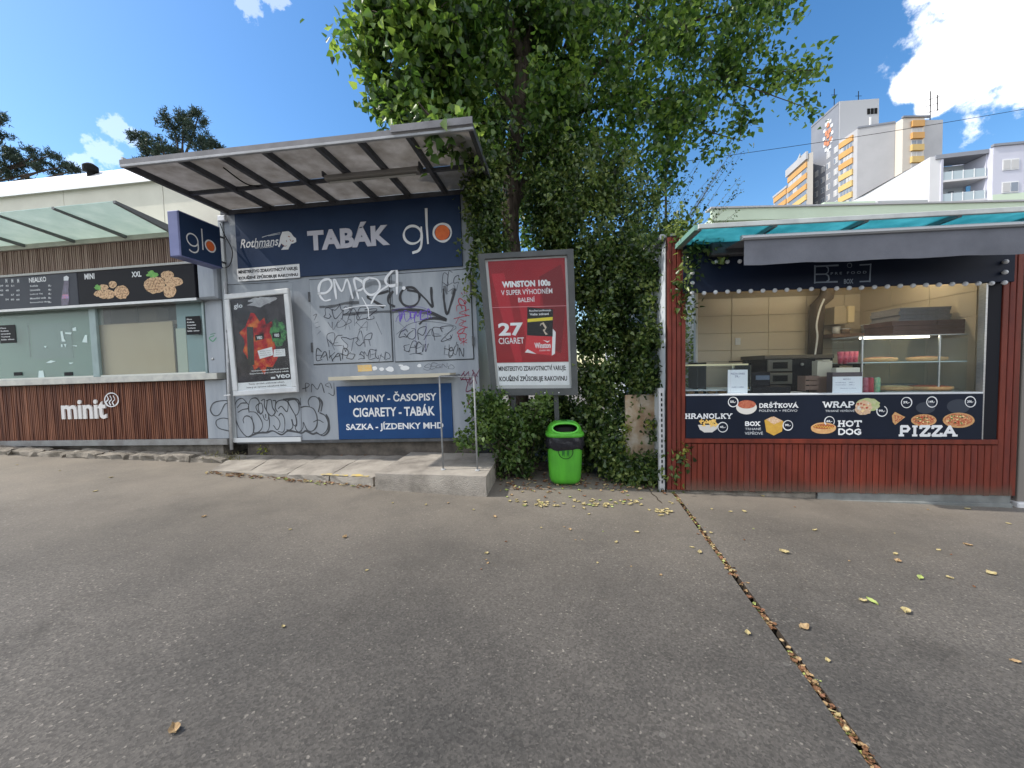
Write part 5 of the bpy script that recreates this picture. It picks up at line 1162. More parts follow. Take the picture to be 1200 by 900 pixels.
# glass case on the left end of the counter
t = kthing('display_case', 'low curved glass display case beside the white price card, left end of counter', 'display case', 842, 461, -.12)
q = FK.quad(803.5, 424, 882, 461, -.12); w_ = q[1] - q[0]
GL = glass('case_pane', (.93, .97, .97), .015)
t.part('top_pane', MB().box(q[0], q[1] - .03, .16, .6, q[3] - .008, q[3]), GL); t.part('front_pane', MB().box(q[0], q[1] - .02, .12, .126, cT + .07, q[3] - .05), GL)
t.part('lamp_rail', MB().box(q[0], q[1] - .04, .14, .165, q[3] - .05, q[3] - .032), mat('rail_glow', (.75, .68, .42), .4)); t.part('side_pane', MB().box(q[1] - .022, q[1] - .016, .13, .6, cT + .03, q[3] - .03), GL)
t.part('shelf', MB().box(q[0], q[1] - .03, .12, .6, cT + .075, cT + .09), mat('shelf_white', (.7, .75, .78), .3)); t.part('base', MB().box(q[0], q[1], .12, .62, cT, cT + .028, bev=.006), M_white)
t.part('side_frame', MB().tube([(q[1], -.0 + .12, cT + .02), (q[1], .13, cT + .1), (q[1] - .02, .16, q[3] - .06), (q[1] - .05, .2, q[3] - .005), (q[1] - .05, .6, q[3] - .005)], .009, 6), M_dark)
for x in (817.5, 827): a = kx(x, 450, -.2); t.part('bottle' if 0 else 'divider', MB().box(a - .006, a + .006, .2, .5, cT + .03, q[3] - .01), M_dark)
for i in range(4): a = q[0] + .12 + i * .12; t.part('pastry', MB().lathe([(.03, 0), (.05, .015), (.045, .03), (.01, .04)], (a, .3, cT + .029), 10), M_bun, smooth=True)
def card(x0, y0, x1, y1, c, label, lines):
    t = kthing('price_card', label, 'card', (x0 + x1) / 2, y1, c); q = FK.quad(x0, y0, x1, y1, c)
    t.part('sheet', MB().box(q[0], q[1], -c, -c + .006, q[2], q[3]), mat('paper_white', (.72, .75, .8), .6))
    for i, (s, u0, u1, v0, v1) in enumerate(lines): text(t, s, q[0] + (q[1] - q[0]) * u0, q[0] + (q[1] - q[0]) * u1, q[2] + (q[3] - q[2]) * v0, q[2] + (q[3] - q[2]) * v1, c + .001, flat((.1, .12, .25), name='ink_blue'), .01)
card(853, 433.5, 876, 461, -.06, 'white price card leaning on the left glass case, below the tiled wall', [('PIZZA DNES', .15, .85, .8, .87), ('79,-', .35, .6, .66, .76), ('malá i velká', .2, .8, .25, .3)])
card(976, 441.5, 1010, 461, -.05, 'white card in a dark box holder in the middle of the counter', [('MENU', .35, .6, .82, .88), ('polévka', .1, .45, .62, .68), ('45,-', .55, .75, .62, .68), ('hranolky', .1, .45, .48, .54), ('45,-', .55, .75, .48, .54), ('děkujeme za nákup', .25, .8, .28, .34)])
# till
t = kthing('cash_register', 'black touch-screen till with its drawer beside the white price card', 'cash register', 905, 461, -.2)
t.part('drawer', kbox(-.2, -.5, 878, 453, 927, 461.5, .01, cT), M_plastdark); sc_ = t.part('screen', kbox(-.24, -.30, 880, 436, 903, 452.5, .008), M_plastdark)
q = FK.quad(886, 440, 902, 445, -.23); t.part('display', MB().box(q[0], q[1], .232, .239, q[2], q[3]), flat((.10, .13, .18), .15), parent=sc_); t.part('stand', kbox(-.3, -.36, 886, 445, 898, 453.5), M_plastdark)
# oven
t = kthing('pizza_oven', 'dark double deck oven with two small windows against the tiled wall', 'oven', 930, 461, -1.2)
t.part('body', kbox(-1.2, -1.9, 898, 420, 976, 452, .01, bC1 - .3), M_plastdark)
t.part('top_plate', kbox(-1.15, -1.85, 896, 416.5, 978, 419.5, .006), mat('oven_top', (.12, .10, .08), .5))
for (y0, y1) in ((421.5, 435), (437, 450)):
    d = t.part('door', kbox(-1.17, -1.2, 900, y0, 928.5, y1, .006), mat('oven_door', (.16, .15, .13), .4, .4)); q = FK.quad(906.5, y0 + 3, 923, y1 - 3.2, -1.16); t.part('window', MB().box(q[0], q[1], 1.158, 1.168, q[2], q[3]), M_dark, parent=d)
for y in (427, 445): a, b = FK.uv(940, y, -1.19); t.part('knob', MB().lathe([(.02, 0), (.02, .02), (.014, .025)], n=10, M=Matrix.Translation((a, 1.2, b)) @ Matrix.Rotation(rad(90), 4, 'X')), M_steel)
# duct and cable on the back wall
t = kthing('duct', 'dark vertical duct running down the tiled wall above the oven', 'duct', 957, 415, -1.8)
q = FK.quad(950.5, 350, 965, 417, -1.8); t.part('pipe', MB().tube([((q[0] + q[1]) / 2 + .12, 1.75, q[3] + .2), ((q[0] + q[1]) / 2 + .12, 1.8, q[3] + .02), ((q[0] + q[1]) / 2 + .03, 1.85, q[3] - .1), ((q[0] + q[1]) / 2, 1.85, q[2])], (q[1] - q[0]) / 2, 12), mat('duct_brown', (.13, .10, .075), .5), smooth=True)
cp = [FK.uv(x, y, -1.6) for x, y in ((967, 350), (962, 362), (958, 380), (959, 395), (956, 417))]; t.part('cable', MB().tube([tuple(v) for v in [Vector((p[0], 1.62, p[1])) for p in [tuple(w) for w in smooth_pts(cp)]]], .012, 6), M_white)
# small white cupboard
t = kthing('wall_box', 'small cream box fixed high on the tiled wall right of the duct', 'box', 990, 381, -1.8); t.part('case', kbox(-1.75, -1.99, 978, 359.5, 994, 379.5), mat('box_beige', (.45, .38, .27), .6)); t.part('door', kbox(-1.72, -1.98, 994.3, 358.5, 1001.5, 377.5), mat('box_cream', (.72, .60, .38), .5))
# pizza show case
t = kthing('display_case', 'tall glass pizza display case with two shelves, right half of the counter', 'display case', 1080, 461, -.12)
q = FK.quad(1010.5, 393.5, 1150, 461, -.12); xm_ = kx(1101, 400, -.12)
M_shf = mat('glass_shelf', (.45, .55, .55), .15, .2)
t.part('top', MB().box(q[0], oR - .02, .12, .6, q[3] - .012, q[3], bev=.003), M_steel)
tl = t.part('light_strip', MB().box(q[0] + .05, xm_ - .03, .2, .23, q[3] - .03, q[3] - .0125), mat('case_light', (1, .9, .68), .5, emis=6))
for a in (q[0], xm_): t.part('post', MB().box(a, a + .014, .12, .134, cT, q[3] - .013), M_steel)
bsh = FK.uv(1080, 423.5, -.12)[1]; shf = t.part('shelf', MB().box(q[0], oR - .02, .12, .6, bsh - .012, bsh, bev=.002), M_shf)
t.part('front_pane', MB().box(q[0] + .016, oR - .022, .121, .126, cT + .002, bsh + .25), GL); t.part('back_pane', MB().box(q[0] + .016, oR - .022, .60, .606, cT + .002, q[3] - .013), GL)
t.part('tray_riser', MB().box(q[0] + .02, kx(1087, 450, -.3), .42, .55, cT + .001, cT + .12), mat('riser_dark', (.10, .10, .09), .4))
def pizza(x, b, c, rx, label, m1=M_pizza, m2=M_crust):
    a = FK.uv(x, 450, c)[0]; t = Root('pizza', label, 'pizza', FK, (a, -c, b))
    t.part('crust', MB().lathe([(rx * .9, 0), (rx, .02), (rx * .98, .045), (rx * .88, .042)], (a, -c, b + .002), 24, sy=.75), m2, smooth=True); t.part('topping', MB().lathe([(rx * .88, 0), (rx * .8, .010), (rx * .4, .018), (.01, .02)], (a, -c, b + .040), 20, sy=.75), m1, smooth=True)
pizza(1030, bsh + .001, -.33, .17, 'pizza on the left of the upper glass shelf'); pizza(1085, bsh + .001, -.33, .19, 'pizza on the right of the upper glass shelf', mat('pizza_pale', (.5, .3, .15), .5, 0, (.6, .2, .08), 40))
t.part('tray', MB().box(kx(1024, 455, -.3), kx(1120, 455, -.3), .13, .41, cT + .001, cT + .052, bev=.004), M_steel)
pizza(1048, cT + .053, -.27, .17, 'pale pizza lying on the counter at the left of the case', mat('pizza_cheese', (.62, .42, .2), .5, 0, (.7, .5, .25), 40)); pizza(1088, cT + .053, -.26, .22, 'large red pizza lying on the counter under the glass shelf', mat('pizza_tomato', (.45, .06, .02), .5, 0, (.55, .14, .05), 30))
def boxstack(x0, x1, y0, y1, c, n, m, lab, grp):
    q = FK.quad(x0, y0, x1, y1, c); h = (q[3] - q[2]) / n; rr = random.Random(int(x0))
    nm = ('lowest', 'second', 'third', 'fourth')
    for i in range(n):
        dx = rr.uniform(-.01, .01); t = Root('pizza_box', (nm[i] if i < n - 1 else 'topmost') + ' ' + lab, 'pizza box', FK, ((q[0] + q[1]) / 2, -c + .2, q[2] + h * i), grp)
        t.part('base', MB().box(q[0] + dx, q[1] + dx, -c, -c + .42, q[2] + h * i + .001, q[2] + h * i + h * .62), m); t.part('lid', MB().box(q[0] + dx - .004, q[1] + dx + .004, -c - .004, -c + .424, q[2] + h * i + h * .63, q[2] + h * (i + 1) - .002, bev=.003), m)
boxstack(1054.5, 1114, 360.5, 376, -.55, 4, mat('box_grey', (.30, .29, .30), .7, 0, (.24, .235, .24), 20), 'grey pizza box of the stack above the glass case', 'grey pizza boxes')
boxstack(1046.5, 1098, 376.2, 391.5, -.45, 3, mat('box_brown', (.13, .075, .06), .7, 0, (.17, .10, .08), 10), 'brown pizza box of the left stack on the glass case', 'brown pizza boxes, left stack')
boxstack(1099, 1148, 374.5, 390.5, -.45, 3, mat('box_brown', (.13, .075, .06)), 'brown pizza box of the right stack on the glass case', 'brown pizza boxes, right stack')
# cups, cans and small goods
q = FK.quad(985, 412, 1008, 426, -.3)
ts = kthing('cup_rack', 'dark small rack carrying the red paper cups behind the white card', 'rack', 996, 436, -.3)
ts.part('shelf', MB().box(q[0] - .04, q[1] + .02, .26, .42, q[2] - .02, q[2] - .002), M_dark); ts.part('leg', MB().box(q[0] - .03, q[0] - .01, .3, .4, cT, q[2] - .021), M_dark); ts.part('leg', MB().box(q[1] - .01, q[1] + .01, .3, .4, cT, q[2] - .021), M_dark)
M_cup = mat('red_cup', (.45, .015, .05), .4, 0, (.6, .2, .25), 25)
names = ['left', 'second from the left', 'second from the right', 'right']
for i in range(4):
    a = q[0] + (q[1] - q[0]) * (i + .5) / 4; t = Root('paper_cup', 'red paper cup on the dark rack, %s of the row of four' % names[i], 'cup', FK, (a, .34, q[2]), 'red paper cups')
    t.part('cup', MB().lathe([(.022, 0), (.031, q[3] - q[2]), (.028, q[3] - q[2])], (a, .34, q[2]), 14), M_cup, smooth=True)
for i, (x, col, lab) in enumerate(((1013.5, M_cup, 'red drinks can beside the white card'), (1020, mat('can_red', (.5, .02, .04), .3), 'bright red drinks can between the patterned can and the green one'), (1027.5, mat('can_green', (.06, .35, .2), .3, 0, (.5, .55, .3), 30), 'green and yellow drinks can at the right of the row'))):
    a = FK.uv(x, 450, -.2)[0]; t = Root('drinks_can', lab, 'can', FK, (a, .2, cT), 'drinks cans at the corner of the pizza case')
    t.part('body', MB().lathe([(.026, 0), (.031, .01), (.031, .19), (.024, .205)], (a, .2, cT + .001), 14), col, smooth=True); t.part('rim', MB().lathe([(.024, 0), (.024, .004)], (a, .2, cT + .207), 14), M_steel)
t = kthing('napkin_box', 'cream carton standing behind the white card near the cups', 'carton', 967, 440, -.32); t.part('carton', kbox(-.32, -.42, 958, 423, 975.5, 441, .004, cT + .12), mat('carton_cream', (.5, .47, .38), .7)); t.part('flap', kbox(-.3, -.43, 964, 421.5, 973, 422.8, .002), mat('carton_flap', (.45, .42, .34), .7)); t.part('stand', kbox(-.31, -.43, 957, 441.2, 976, 445, .002, cT), mat('crate_wood', (.20, .13, .10), .7))
t = kthing('crate', 'small brown wooden crate on the counter left of the cream carton', 'crate', 951, 459, -.25)
q = FK.quad(944, 440.5, 964, 458, -.25)
for i in range(3): t.part('slat', MB().box(q[0], q[1] - .04, .25, .262, q[2] + (q[3] - q[2]) * i / 3 + .012, q[2] + (q[3] - q[2]) * (i + 1) / 3), mat('crate_wood', (.20, .13, .10), .7))
t.part('side', MB().box(q[0], q[0] + .012, .263, .4, q[2], q[3]), mat('crate_wood', (.2, .13, .1))); t.part('side', MB().box(q[1] - .055, q[1] - .042, .263, .4, q[2], q[3]), mat('crate_wood', (.2, .13, .1)))
t = kthing('napkin_pile', 'flat white tray of papers lying on the counter beside the till drawer', 'papers', 935, 460, -.2); q = FK.quad(922, 452, 948, 461, -.3); t.part('sheets', MB().box(q[0], q[1], .12, .5, cT + .001, cT + .035, bev=.004), M_white)
t = kthing('card_box', 'dark box holder with a cream top behind the white card', 'box', 993, 441, -.12); t.part('box', kbox(-.1, -.2, 976, 436.5, 1010.5, 441, .003, cT), mat('holder_dark', (.10, .08, .09), .5)); t.part('top', kbox(-.11, -.19, 980, 431, 1008, 436.3, .003), mat('carton_white', (.6, .58, .5), .6))
for i, (x0, y0, x1, y1, lab) in enumerate(((862, 396, 868, 404, 'small paper note on the tiles, lower of the two'), (1030, 350, 1037, 358, 'small paper note high on the tiles at the right'))):
    q = FK.quad(x0, y0, x1, y1, -1.98); t = Root('note', lab, 'note', FK, (q[0], 1.98, q[2])); t.part('sheet', MB().box(q[0], q[1], 1.985, 1.99, q[2], q[3]), M_offw); text(t, 'POZOR', q[0] + .01, q[1] - .01, q[3] - .05, q[3] - .025, -1.983, M_black, .02) if 0 else None
t = kthing('wall_shelf', 'thin brown shelf on the back wall above the pizza case, left end', 'shelf', 1000, 392, -1.7); q = FK.quad(976, 391, 1034, 394, -1.7); t.part('board', MB().box(q[0], q[1], 1.7, 1.98, q[2], q[3]), mat('crate_wood', (.2, .13, .1)))
for i, (x, w_, h_, m_, lab) in enumerate(((982, .05, .10, M_offw, 'white tub on the brown wall shelf, leftmost'), (993, .06, .07, mat('tub_brown', (.2, .14, .1), .6), 'brown tub on the brown wall shelf'), (1018, .07, .12, mat('tub_grey', (.3, .3, .3), .5), 'grey tub on the brown wall shelf, right'))):
    a = FK.uv(x, 390, -1.8)[0]; t = Root('tub', lab, 'tub', FK, (a, 1.84, q[3])); t.part('body', MB().lathe([(w_ * .85, 0), (w_, h_)], (a, 1.84, q[3] + .001), 12), m_, smooth=True); t.part('lid', MB().lathe([(w_ * 1.06, 0), (w_ * 1.06, .012)], (a, 1.84, q[3] + h_ + .002), 12), M_offw)
# awning
A_ = Root('awning', 'pulled-down grey fabric awning with a white front bar over the red kiosk', 'awning', FK, (FK.uv(1040, 290, .52)[0], -.5, 2.6))
cA = .56; aA0 = FK.uv(872, 278, cA)[0]; aA1 = FK.uv(1262, 262, cA)[0]
bA1 = (FK.uv(872, 275.5, cA)[1] + FK.uv(1198, 260.5, cA)[1]) / 2
M_awn = mat('awning_grey', (.125, .13, .15), .85, 0, (.16, .165, .19), 3, .15, 90)
A_.part('front_bar', MB().box(aA0 - .03, aA1, -cA - .03, -cA + .03, bA1 - .045, bA1, bev=.010).box(aA0 - .03, aA1, -cA - .038, -cA - .031, bA1 - .032, bA1 - .018), mat('bar_alu', (.42, .43, .45), .4, .3))
mb = MB(); n = 60; bbot = bA1 - .285
for i in range(n + 1):
    a = aA0 + (aA1 - aA0) * i / n
    for k in range(5): mb.v.append((a, -cA - .006 * math.sin(a * 5 + k) * (k / 4) - .004 * math.sin(a * 23) * k / 4, bA1 - .045 - (bA1 - .045 - bbot) * k / 4 + .004 * math.sin(a * 9) * (k == 4)))
for i in range(n):
    for k in range(4): a = i * 5 + k; mb.f.append((a, a + 5, a + 6, a + 1))
A_.part('valance', mb, M_awn, smooth=True)
mb = MB(); mb.add([(aA0, -cA + .02, bA1 - .02), (aA1, -cA + .02, bA1 - .02), (aA1, -.09, bA1 + .0), (aA0, -.09, bA1 + .0)], [(0, 1, 2, 3)]); A_.part('cloth', mb, M_awn)
A_.part('cassette', MB().box(kx(832, 293, .1), aA1 - .3, -.16, -.052, FK.uv(850, 300, .1)[1], FK.uv(850, 288, .1)[1] + .03, bev=.015), M_beam)
for x in (aA0 + .25, aA1 - .5): A_.part('arm', MB().tube([(x, -.1, bA1 - .05), (x + .22, -.33, bA1 - .05), (x, -cA + .03, bA1 - .04)], .014, 8), M_post)
# grey post beside the red kiosk
t = Root('post', 'brown grey post with a pale foot at the right end of the red kiosk', 'post', FK, (FK.uv(1200, 590, -.1)[0], .1, -.2))
a0 = FK.uv(1195.5, 500, -.02)[0]; t.part('shaft', MB().box(a0, a0 + .14, .02, .14, -.1, bS, bev=.006), mat('post_brown', (.20, .18, .16), .6)); t.part('foot', MB().box(a0 - .03, a0 + .18, -.02, .18, -.28, -.1, bev=.01), mat('foot_pale', (.6, .6, .6), .6))

# ------------------------------------------------------------------ litter bin
bp = gpt(664.5, 571.5); FB = Frame((bp.x, bp.y + .19, gz(bp.x)), 3, -.4)
LB = Root('litter_bin', 'bright green plastic litter bin with a black bag, standing before the ivy', 'litter bin', FB)
M_green = mat('green_plastic', (.085, .38, .03), .45, 0, (.06, .27, .025), 7, .08, 60, stretch=(1, 1, .3), detail=10); M_bag = mat('bin_bag', (.012, .012, .016), .22, 0, (.02, .02, .025), 20, .9, 14)
prof = [(.10, .012), (.145, .02), (.178, .05), (.193, .09), (.200, .2), (.207, .35), (.212, .50), (.214, .60)]
LB.part('body', MB().lathe(prof, (0, 0, 0), 48, sx=1, sy=.85, pw=3.6), M_green, smooth=True)
for x in (-.07, -.0, .07): pass
rb = random.Random(9); mb = MB(); n = 56; rows = [(.219, .452), (.228, .47), (.232, .50), (.233, .54), (.231, .58), (.228, .60)]
for k, (rr, z) in enumerate(rows):
    for j in range(n):
        t = 2 * math.pi * j / n; q = 2 / 3.6; wob = 1 + .022 * math.sin(t * 9 + k * 1.7) + .018 * math.sin(t * 17 + k) + rb.uniform(-.006, .006); zz_ = z + (.012 * math.sin(t * 5 + 1) if k == 0 else 0)
        mb.v.append((math.copysign(abs(math.cos(t)) ** q, math.cos(t)) * rr * wob, math.copysign(abs(math.sin(t)) ** q, math.sin(t)) * rr * .85 * wob, zz_))
for k in range(len(rows) - 1):
    for j in range(n): a = k * n + j; b = k * n + (j + 1) % n; mb.f.append((a, b, b + n, a + n))
LB.part('bag', mb, M_bag, smooth=True)
lid = LB.part('lid', MB().lathe([(.205, .595), (.226, .598), (.236, .612), (.236, .632), (.226, .645), (.205, .655)], (0, 0, 0), 48, sy=.86, pw=3.4), M_green, smooth=True)
mb = MB(); nt_, np_ = 40, 14                      # hood with a real mouth
def hood(t, p): return (.212 * math.cos(p) ** .55 * math.copysign(abs(math.cos(t)) ** .75, math.cos(t)), .18 * math.cos(p) ** .55 * math.copysign(abs(math.sin(t)) ** .75, math.sin(t)) + .02 * math.sin(p), .645 + .135 * math.sin(p))
for i in range(np_ + 1):
    for j in range(nt_): mb.v.append(hood(2 * math.pi * j / nt_, (math.pi / 2 * .97) * i / np_))
for i in range(np_):
    for j in range(nt_):
        a = i * nt_ + j; b = i * nt_ + (j + 1) % nt_; cx = sum(mb.v[q][0] for q in (a, b, a + nt_, b + nt_)) / 4; cy = sum(mb.v[q][1] for q in (a, b, a + nt_, b + nt_)) / 4; cz = sum(mb.v[q][2] for q in (a, b, a + nt_, b + nt_)) / 4
        if cy < -.01 and ((cx / .15) ** 2 + ((cz - .706) / .055) ** 2) < 1: continue
        mb.f.append((a, b, b + nt_, a + nt_))
LB.part('hood', mb, M_green, smooth=True)
ring = []
for i in range(33):
    t = 2 * math.pi * i / 32; x = .155 * math.copysign(abs(math.cos(t)) ** .8, math.cos(t)); z = .706 + .056 * math.sin(t)
    sp = max(0, min(1, (z - .645) / .135)); p = math.asin(sp); cxx = .212 * math.cos(p) ** .55; u = min(1, abs(x) / max(cxx, 1e-3)); tt = math.acos(u ** (1 / .75)); y = -.18 * math.cos(p) ** .55 * math.sin(tt) ** .75 + .02 * sp
    ring.append((x, y - .004, z))
LB.part('mouth_rim', MB().tube(ring, .012, 8, cap=False), mat('green_rim', (.12, .48, .06), .35), smooth=True)
LB.part('inner_liner', MB().lathe([(.15, .60), (.17, .64), (.16, .70), (.05, .72)], (0, .02, 0), 20, sy=.7), M_dark, smooth=True)
fy = -.214 * .85 - .0015
LB.part('emblem', MB().ring(0, .43, .088, .088, .007, fy, 30, math.pi * .88, math.pi * 2.12), M_black); mb = MB()
for (x, s_) in ((-.03, 1), (.028, .8)): mb.poly([(x - .018 * s_, .445), (x - .012 * s_, .37), (x, .405), (x + .012 * s_, .36), (x + .018 * s_, .445)], fy - .0005)
LB.part('emblem', mb, mat('emblem_green', (.02, .12, .02), .5))
LB.part('pole', MB().box(-.03, .03, .185, .21, 0, .62), M_dark)

# stained board and perforated strut between the ivy and the red kiosk
d = 4.95; p0 = pt(733, 463, d); p1 = pt(770, 533, d)
t = Root('stained_board', 'rust-stained cream board leaning among the ivy left of the red kiosk', 'board', WORLD, (p0.x, d, gz(p0.x)))
t.part('panel', MB().box(p0.x, p1.x, d, d + .035, gz(1.5) + .02, p0.z, bev=.006), M_rust)
p0 = pt(772.0, 455, 4.42); p1 = pt(779.0, 545, 4.42)
t = Root('perforated_strut', 'slotted galvanised steel strut standing against the left end of the red kiosk', 'strut', WORLD, (p0.x, 4.42, gz(1.8)))
t.part('profile', MB().box(p0.x, p1.x, 4.42, 4.424, gz(1.8), p0.z).box(p0.x, p0.x + .003, 4.425, 4.46, gz(1.8), p0.z).box(p1.x - .003, p1.x, 4.425, 4.46, gz(1.8), p0.z), M_post)
mb = MB(); k = 0; z = gz(1.8) + .1; xm = (p0.x + p1.x) / 2
while z < p0.z - .05: mb.box(xm - .008, xm + .008, 4.416, 4.4195, z, z + .035); z += .06
t.part('slots', mb, M_dark, kind='stuff')

# pale shed behind the greenery
t = Root('shed', 'pale grey shed half hidden behind the greenery between the kiosks', 'shed', WORLD, (2.4, 8.6, gz(2)))
a = pt(735, 318, 8.2); b = pt(800, 318, 8.2)
M_shed = mat('shed_wall', (.55, .58, .62), .6, 0, (.45, .48, .52), 2)
t.part('wall', MB().box(a.x, b.x + .6, 8.2, 10.2, -.3, a.z), M_shed); t.part('roof', MB().box(a.x - .1, b.x + .7, 8.05, 10.3, a.z + .002, a.z + .09), mat('shed_roof', (.6, .6, .6), .5))

# ------------------------------------------------------------------ blocks of flats
def fbox(mb, A_, B_, s0, s1, z0, z1, d0, d1):
    """box on the face A->B (seen with A on the left): s along, d outwards towards the viewer"""
    A2, B2 = Vector((A_[0], A_[1], 0)), Vector((B_[0], B_[1], 0)); u = (B2 - A2).normalized(); n_ = Vector((u.y, -u.x, 0))
    P = lambda s, d, z: A2 + u * s + n_ * d + Vector((0, 0, z))
    vs = [P(s, d, z) for z in (z0, z1) for d in (d1, d0) for s in (s0, s1)]
    return mb.add(vs, [(0, 2, 3, 1), (4, 5, 7, 6), (0, 1, 5, 4), (2, 6, 7, 3), (0, 4, 6, 2), (1, 3, 7, 5)])
def prism(pts, z0, z1):
    mb = MB(); n = len(pts); mb.add([(x, y, z0) for x, y in pts] + [(x, y, z1) for x, y in pts], [tuple(range(n))[::-1], tuple(range(n, 2 * n))] + [(i, (i + 1) % n, (i + 1) % n + n, i + n) for i in range(n)]); return mb
def P2(px, py, D): p = pt(px, py, D); return (p.x, p.y)
def ztop(px, py, D): return pt(px, py, D).z
def flen(A_, B_): return math.hypot(B_[0] - A_[0], B_[1] - A_[1])
M_tg = mat('render_light_grey', (.46, .46, .47), .9, 0, (.42, .42, .43), .3); M_tdk = mat('render_dark_grey', (.25, .265, .30), .9, 0, (.22, .235, .27), .3)  # tower colours lightened: the haze of distance is put into the paint
M_tor = mat('balcony_orange', (.62, .35, .13), .8, 0, (.56, .31, .11), .5); M_tor2 = mat('balcony_yellow', (.66, .47, .19), .8, 0, (.60, .42, .17), .5); M_twin = mat('far_window', (.22, .26, .32), .15); M_tcur = mat('far_window_pale', (.5, .5, .5), .4); M_tbe = mat('render_beige', (.62, .57, .5), .9)
rt = random.Random(5)
_wm = {}
def win(R, A_, B_, s0, s1, z0, z1, d=.05, frame=True, parent=None):
    mb = MB(); fbox(mb, A_, B_, s0, s1, z0, z1, .02, d); w_ = R.part('window', mb, M_white if frame else rt.choice([M_twin, M_tcur]), parent)
    if frame:
        n_ = 2; g = .12
        for i in range(n_):
            a = s0 + (s1 - s0) * i / n_ + g * .6; b = s0 + (s1 - s0) * (i + 1) / n_ - g * .6; R.part('pane', fbox(MB(), A_, B_, a, b, z0 + g, z1 - g, d + .005, d + .03), rt.choice([M_twin, M_tcur, M_tcur]), w_)
    return w_
# B: dark grey slab tower with a flower of panels
D0 = 100
Bc = P2(983, 121.5, D0); zB = ztop(983, 121.5, D0); Bl = P2(950.7, 149.4, D0 * 302 / 275); Br = P2(1029, 118, 99.3)
bk = ((Bl[0] + Br[0] - Bc[0]), (Bl[1] + Br[1] - Bc[1]))
tb = Root('tower_block', 'tall grey tower block with a round flower of orange and white squares near its roof', 'apartment building', WORLD, (Bc[0], Bc[1], 0))
tb.part('wall', prism([Bl, Bc, Br, bk], 0, zB), M_tdk); tb.part('gable', fbox(MB(), Bc, Br, .02, flen(Bc, Br), 2, zB + .4, .05, .3), mat('render_gable', (.42, .43, .45), .9)); tb.part('roof_edge', fbox(MB(), Bl, Bc, 0, flen(Bl, Bc), zB, zB + .5, -.2, .1), M_tdk)
Lb = flen(Bl, Bc); fh = 2.75
for r_ in range(12):
    z1 = zB - 10.2 - fh * r_
    for sN in (.16, .40, .60, .86):
        if r_ == 0 and sN < .5: continue
        win(tb, Bl, Bc, Lb * sN, Lb * sN + 1.3, z1 - 1.5, z1)
for (u, v) in [(.5 + .32 * math.cos(2 * math.pi * k / 12), .5 + .42 * math.sin(2 * math.pi * k / 12)) for k in range(12)]:
    tb.part('facade_panel', fbox(MB(), Bl, Bc, Lb * (.42 + .46 * u) - .34, Lb * (.42 + .46 * u) + .34, zB - 10.4 + 9 * v - .42, zB - 10.4 + 9 * v + .42, .0, .12), M_white)
for (u, v) in [(.5 + .15 * math.cos(2 * math.pi * (k + .5) / 6) * (1 + .6 * (k % 2)), .5 + .22 * math.sin(2 * math.pi * (k + .5) / 6) * (1 + .4 * (k % 2))) for k in range(6)] + [(.5, .5)]:
    tb.part('facade_panel', fbox(MB(), Bl, Bc, Lb * (.42 + .46 * u) - .42, Lb * (.42 + .46 * u) + .42, zB - 10.4 + 9 * v - .55, zB - 10.4 + 9 * v + .55, .0, .14), mat('panel_salmon', (.62, .25, .14), .8))
Lr = flen(Bc, Br)
for i in range(3): tb.part('window', fbox(MB(), Bc, Br, Lr * (.70 + .09 * i), Lr * (.70 + .09 * i) + .7, zB - 3.3, zB - 1.9, .31, .36), M_dark)
for (s_, z0, z1) in ((.55, 6.8, 10), (.74, 4.2, 8), (.64, 7.5, 8.8)): tb.part('antenna', fbox(MB(), Bc, Br, Lr * s_, Lr * s_ + .35, zB - z1, zB - z0, .4, .7), M_white)
for s_, h in ((.05, 5), (.68, 4)): p = Vector((Bc[0], Bc[1], 0)).lerp(Vector((Br[0], Br[1], 0)), s_); tb.part('mast', MB().tube([(p.x, p.y + 2, zB), (p.x, p.y + 2, zB + h)], .09, 5), M_dark); tb.part('mast', MB().tube([(p.x - .8, p.y + 2, zB + h * .7), (p.x + .8, p.y + 2, zB + h * .7)], .06, 5), M_dark)
def stripes(R, A_, B_, zt_, nfl, fh, s0, s1, npane=4):
    for k in range(nfl):
        z = zt_ - fh * k; R.part('balcony_band', fbox(MB(), A_, B_, s0, s1, z - fh * .5, z, .0, .35), M_tor if k < 3 else M_tor2); g = R.part('window_band', fbox(MB(), A_, B_, s0 + .2, s1 - .1, z - fh + .02, z - fh * .5 - .02, .0, .12), M_tcur); st = (s1 - s0 - .4) / npane
        for i in range(npane): R.part('pane', fbox(MB(), A_, B_, s0 + .3 + st * i + .1, s0 + .3 + st * (i + 1) - .12, z - fh + .15, z - fh * .5 - .15, .13, .18), rt.choice([M_twin, M_tcur, M_twin]), g)
# A: orange block left of it
Aa = P2(953, 179, 104); Ab = P2(946.3, 180.4, 105); Ac = P2(923.6, 201, 105 * 244 / 224); zA = ztop(946.3, 180.4, 105)
ta = Root('tower_block', 'orange and yellow striped tower block, leftmost of the distant ones', 'apartment building', WORLD, (Ab[0], Ab[1], 0))
ta.part('wall', prism([Ac, Ab, Aa, (Aa[0] + 8, Aa[1] + 12), (Ac[0] + 10, Ac[1] + 12)], 0, zA), mat('render_strip', (.40, .38, .35), .9)); ta.part('parapet', fbox(MB(), Ac, Ab, -.5, flen(Ac, Ab) + .3, zA - 1.4, zA + .6, .0, .5), M_tg)
stripes(ta, Ac, Ab, zA - 2.0, 9, 2.85, .3, flen(Ac, Ab), 4)
Ad = P2(907, 231, 122); zA2 = ztop(923.6, 219, 114.5)
ta2 = Root('tower_block', 'lower orange striped wing joined to the left end of the striped tower', 'apartment building', WORLD, (Ad[0], Ad[1], 0))
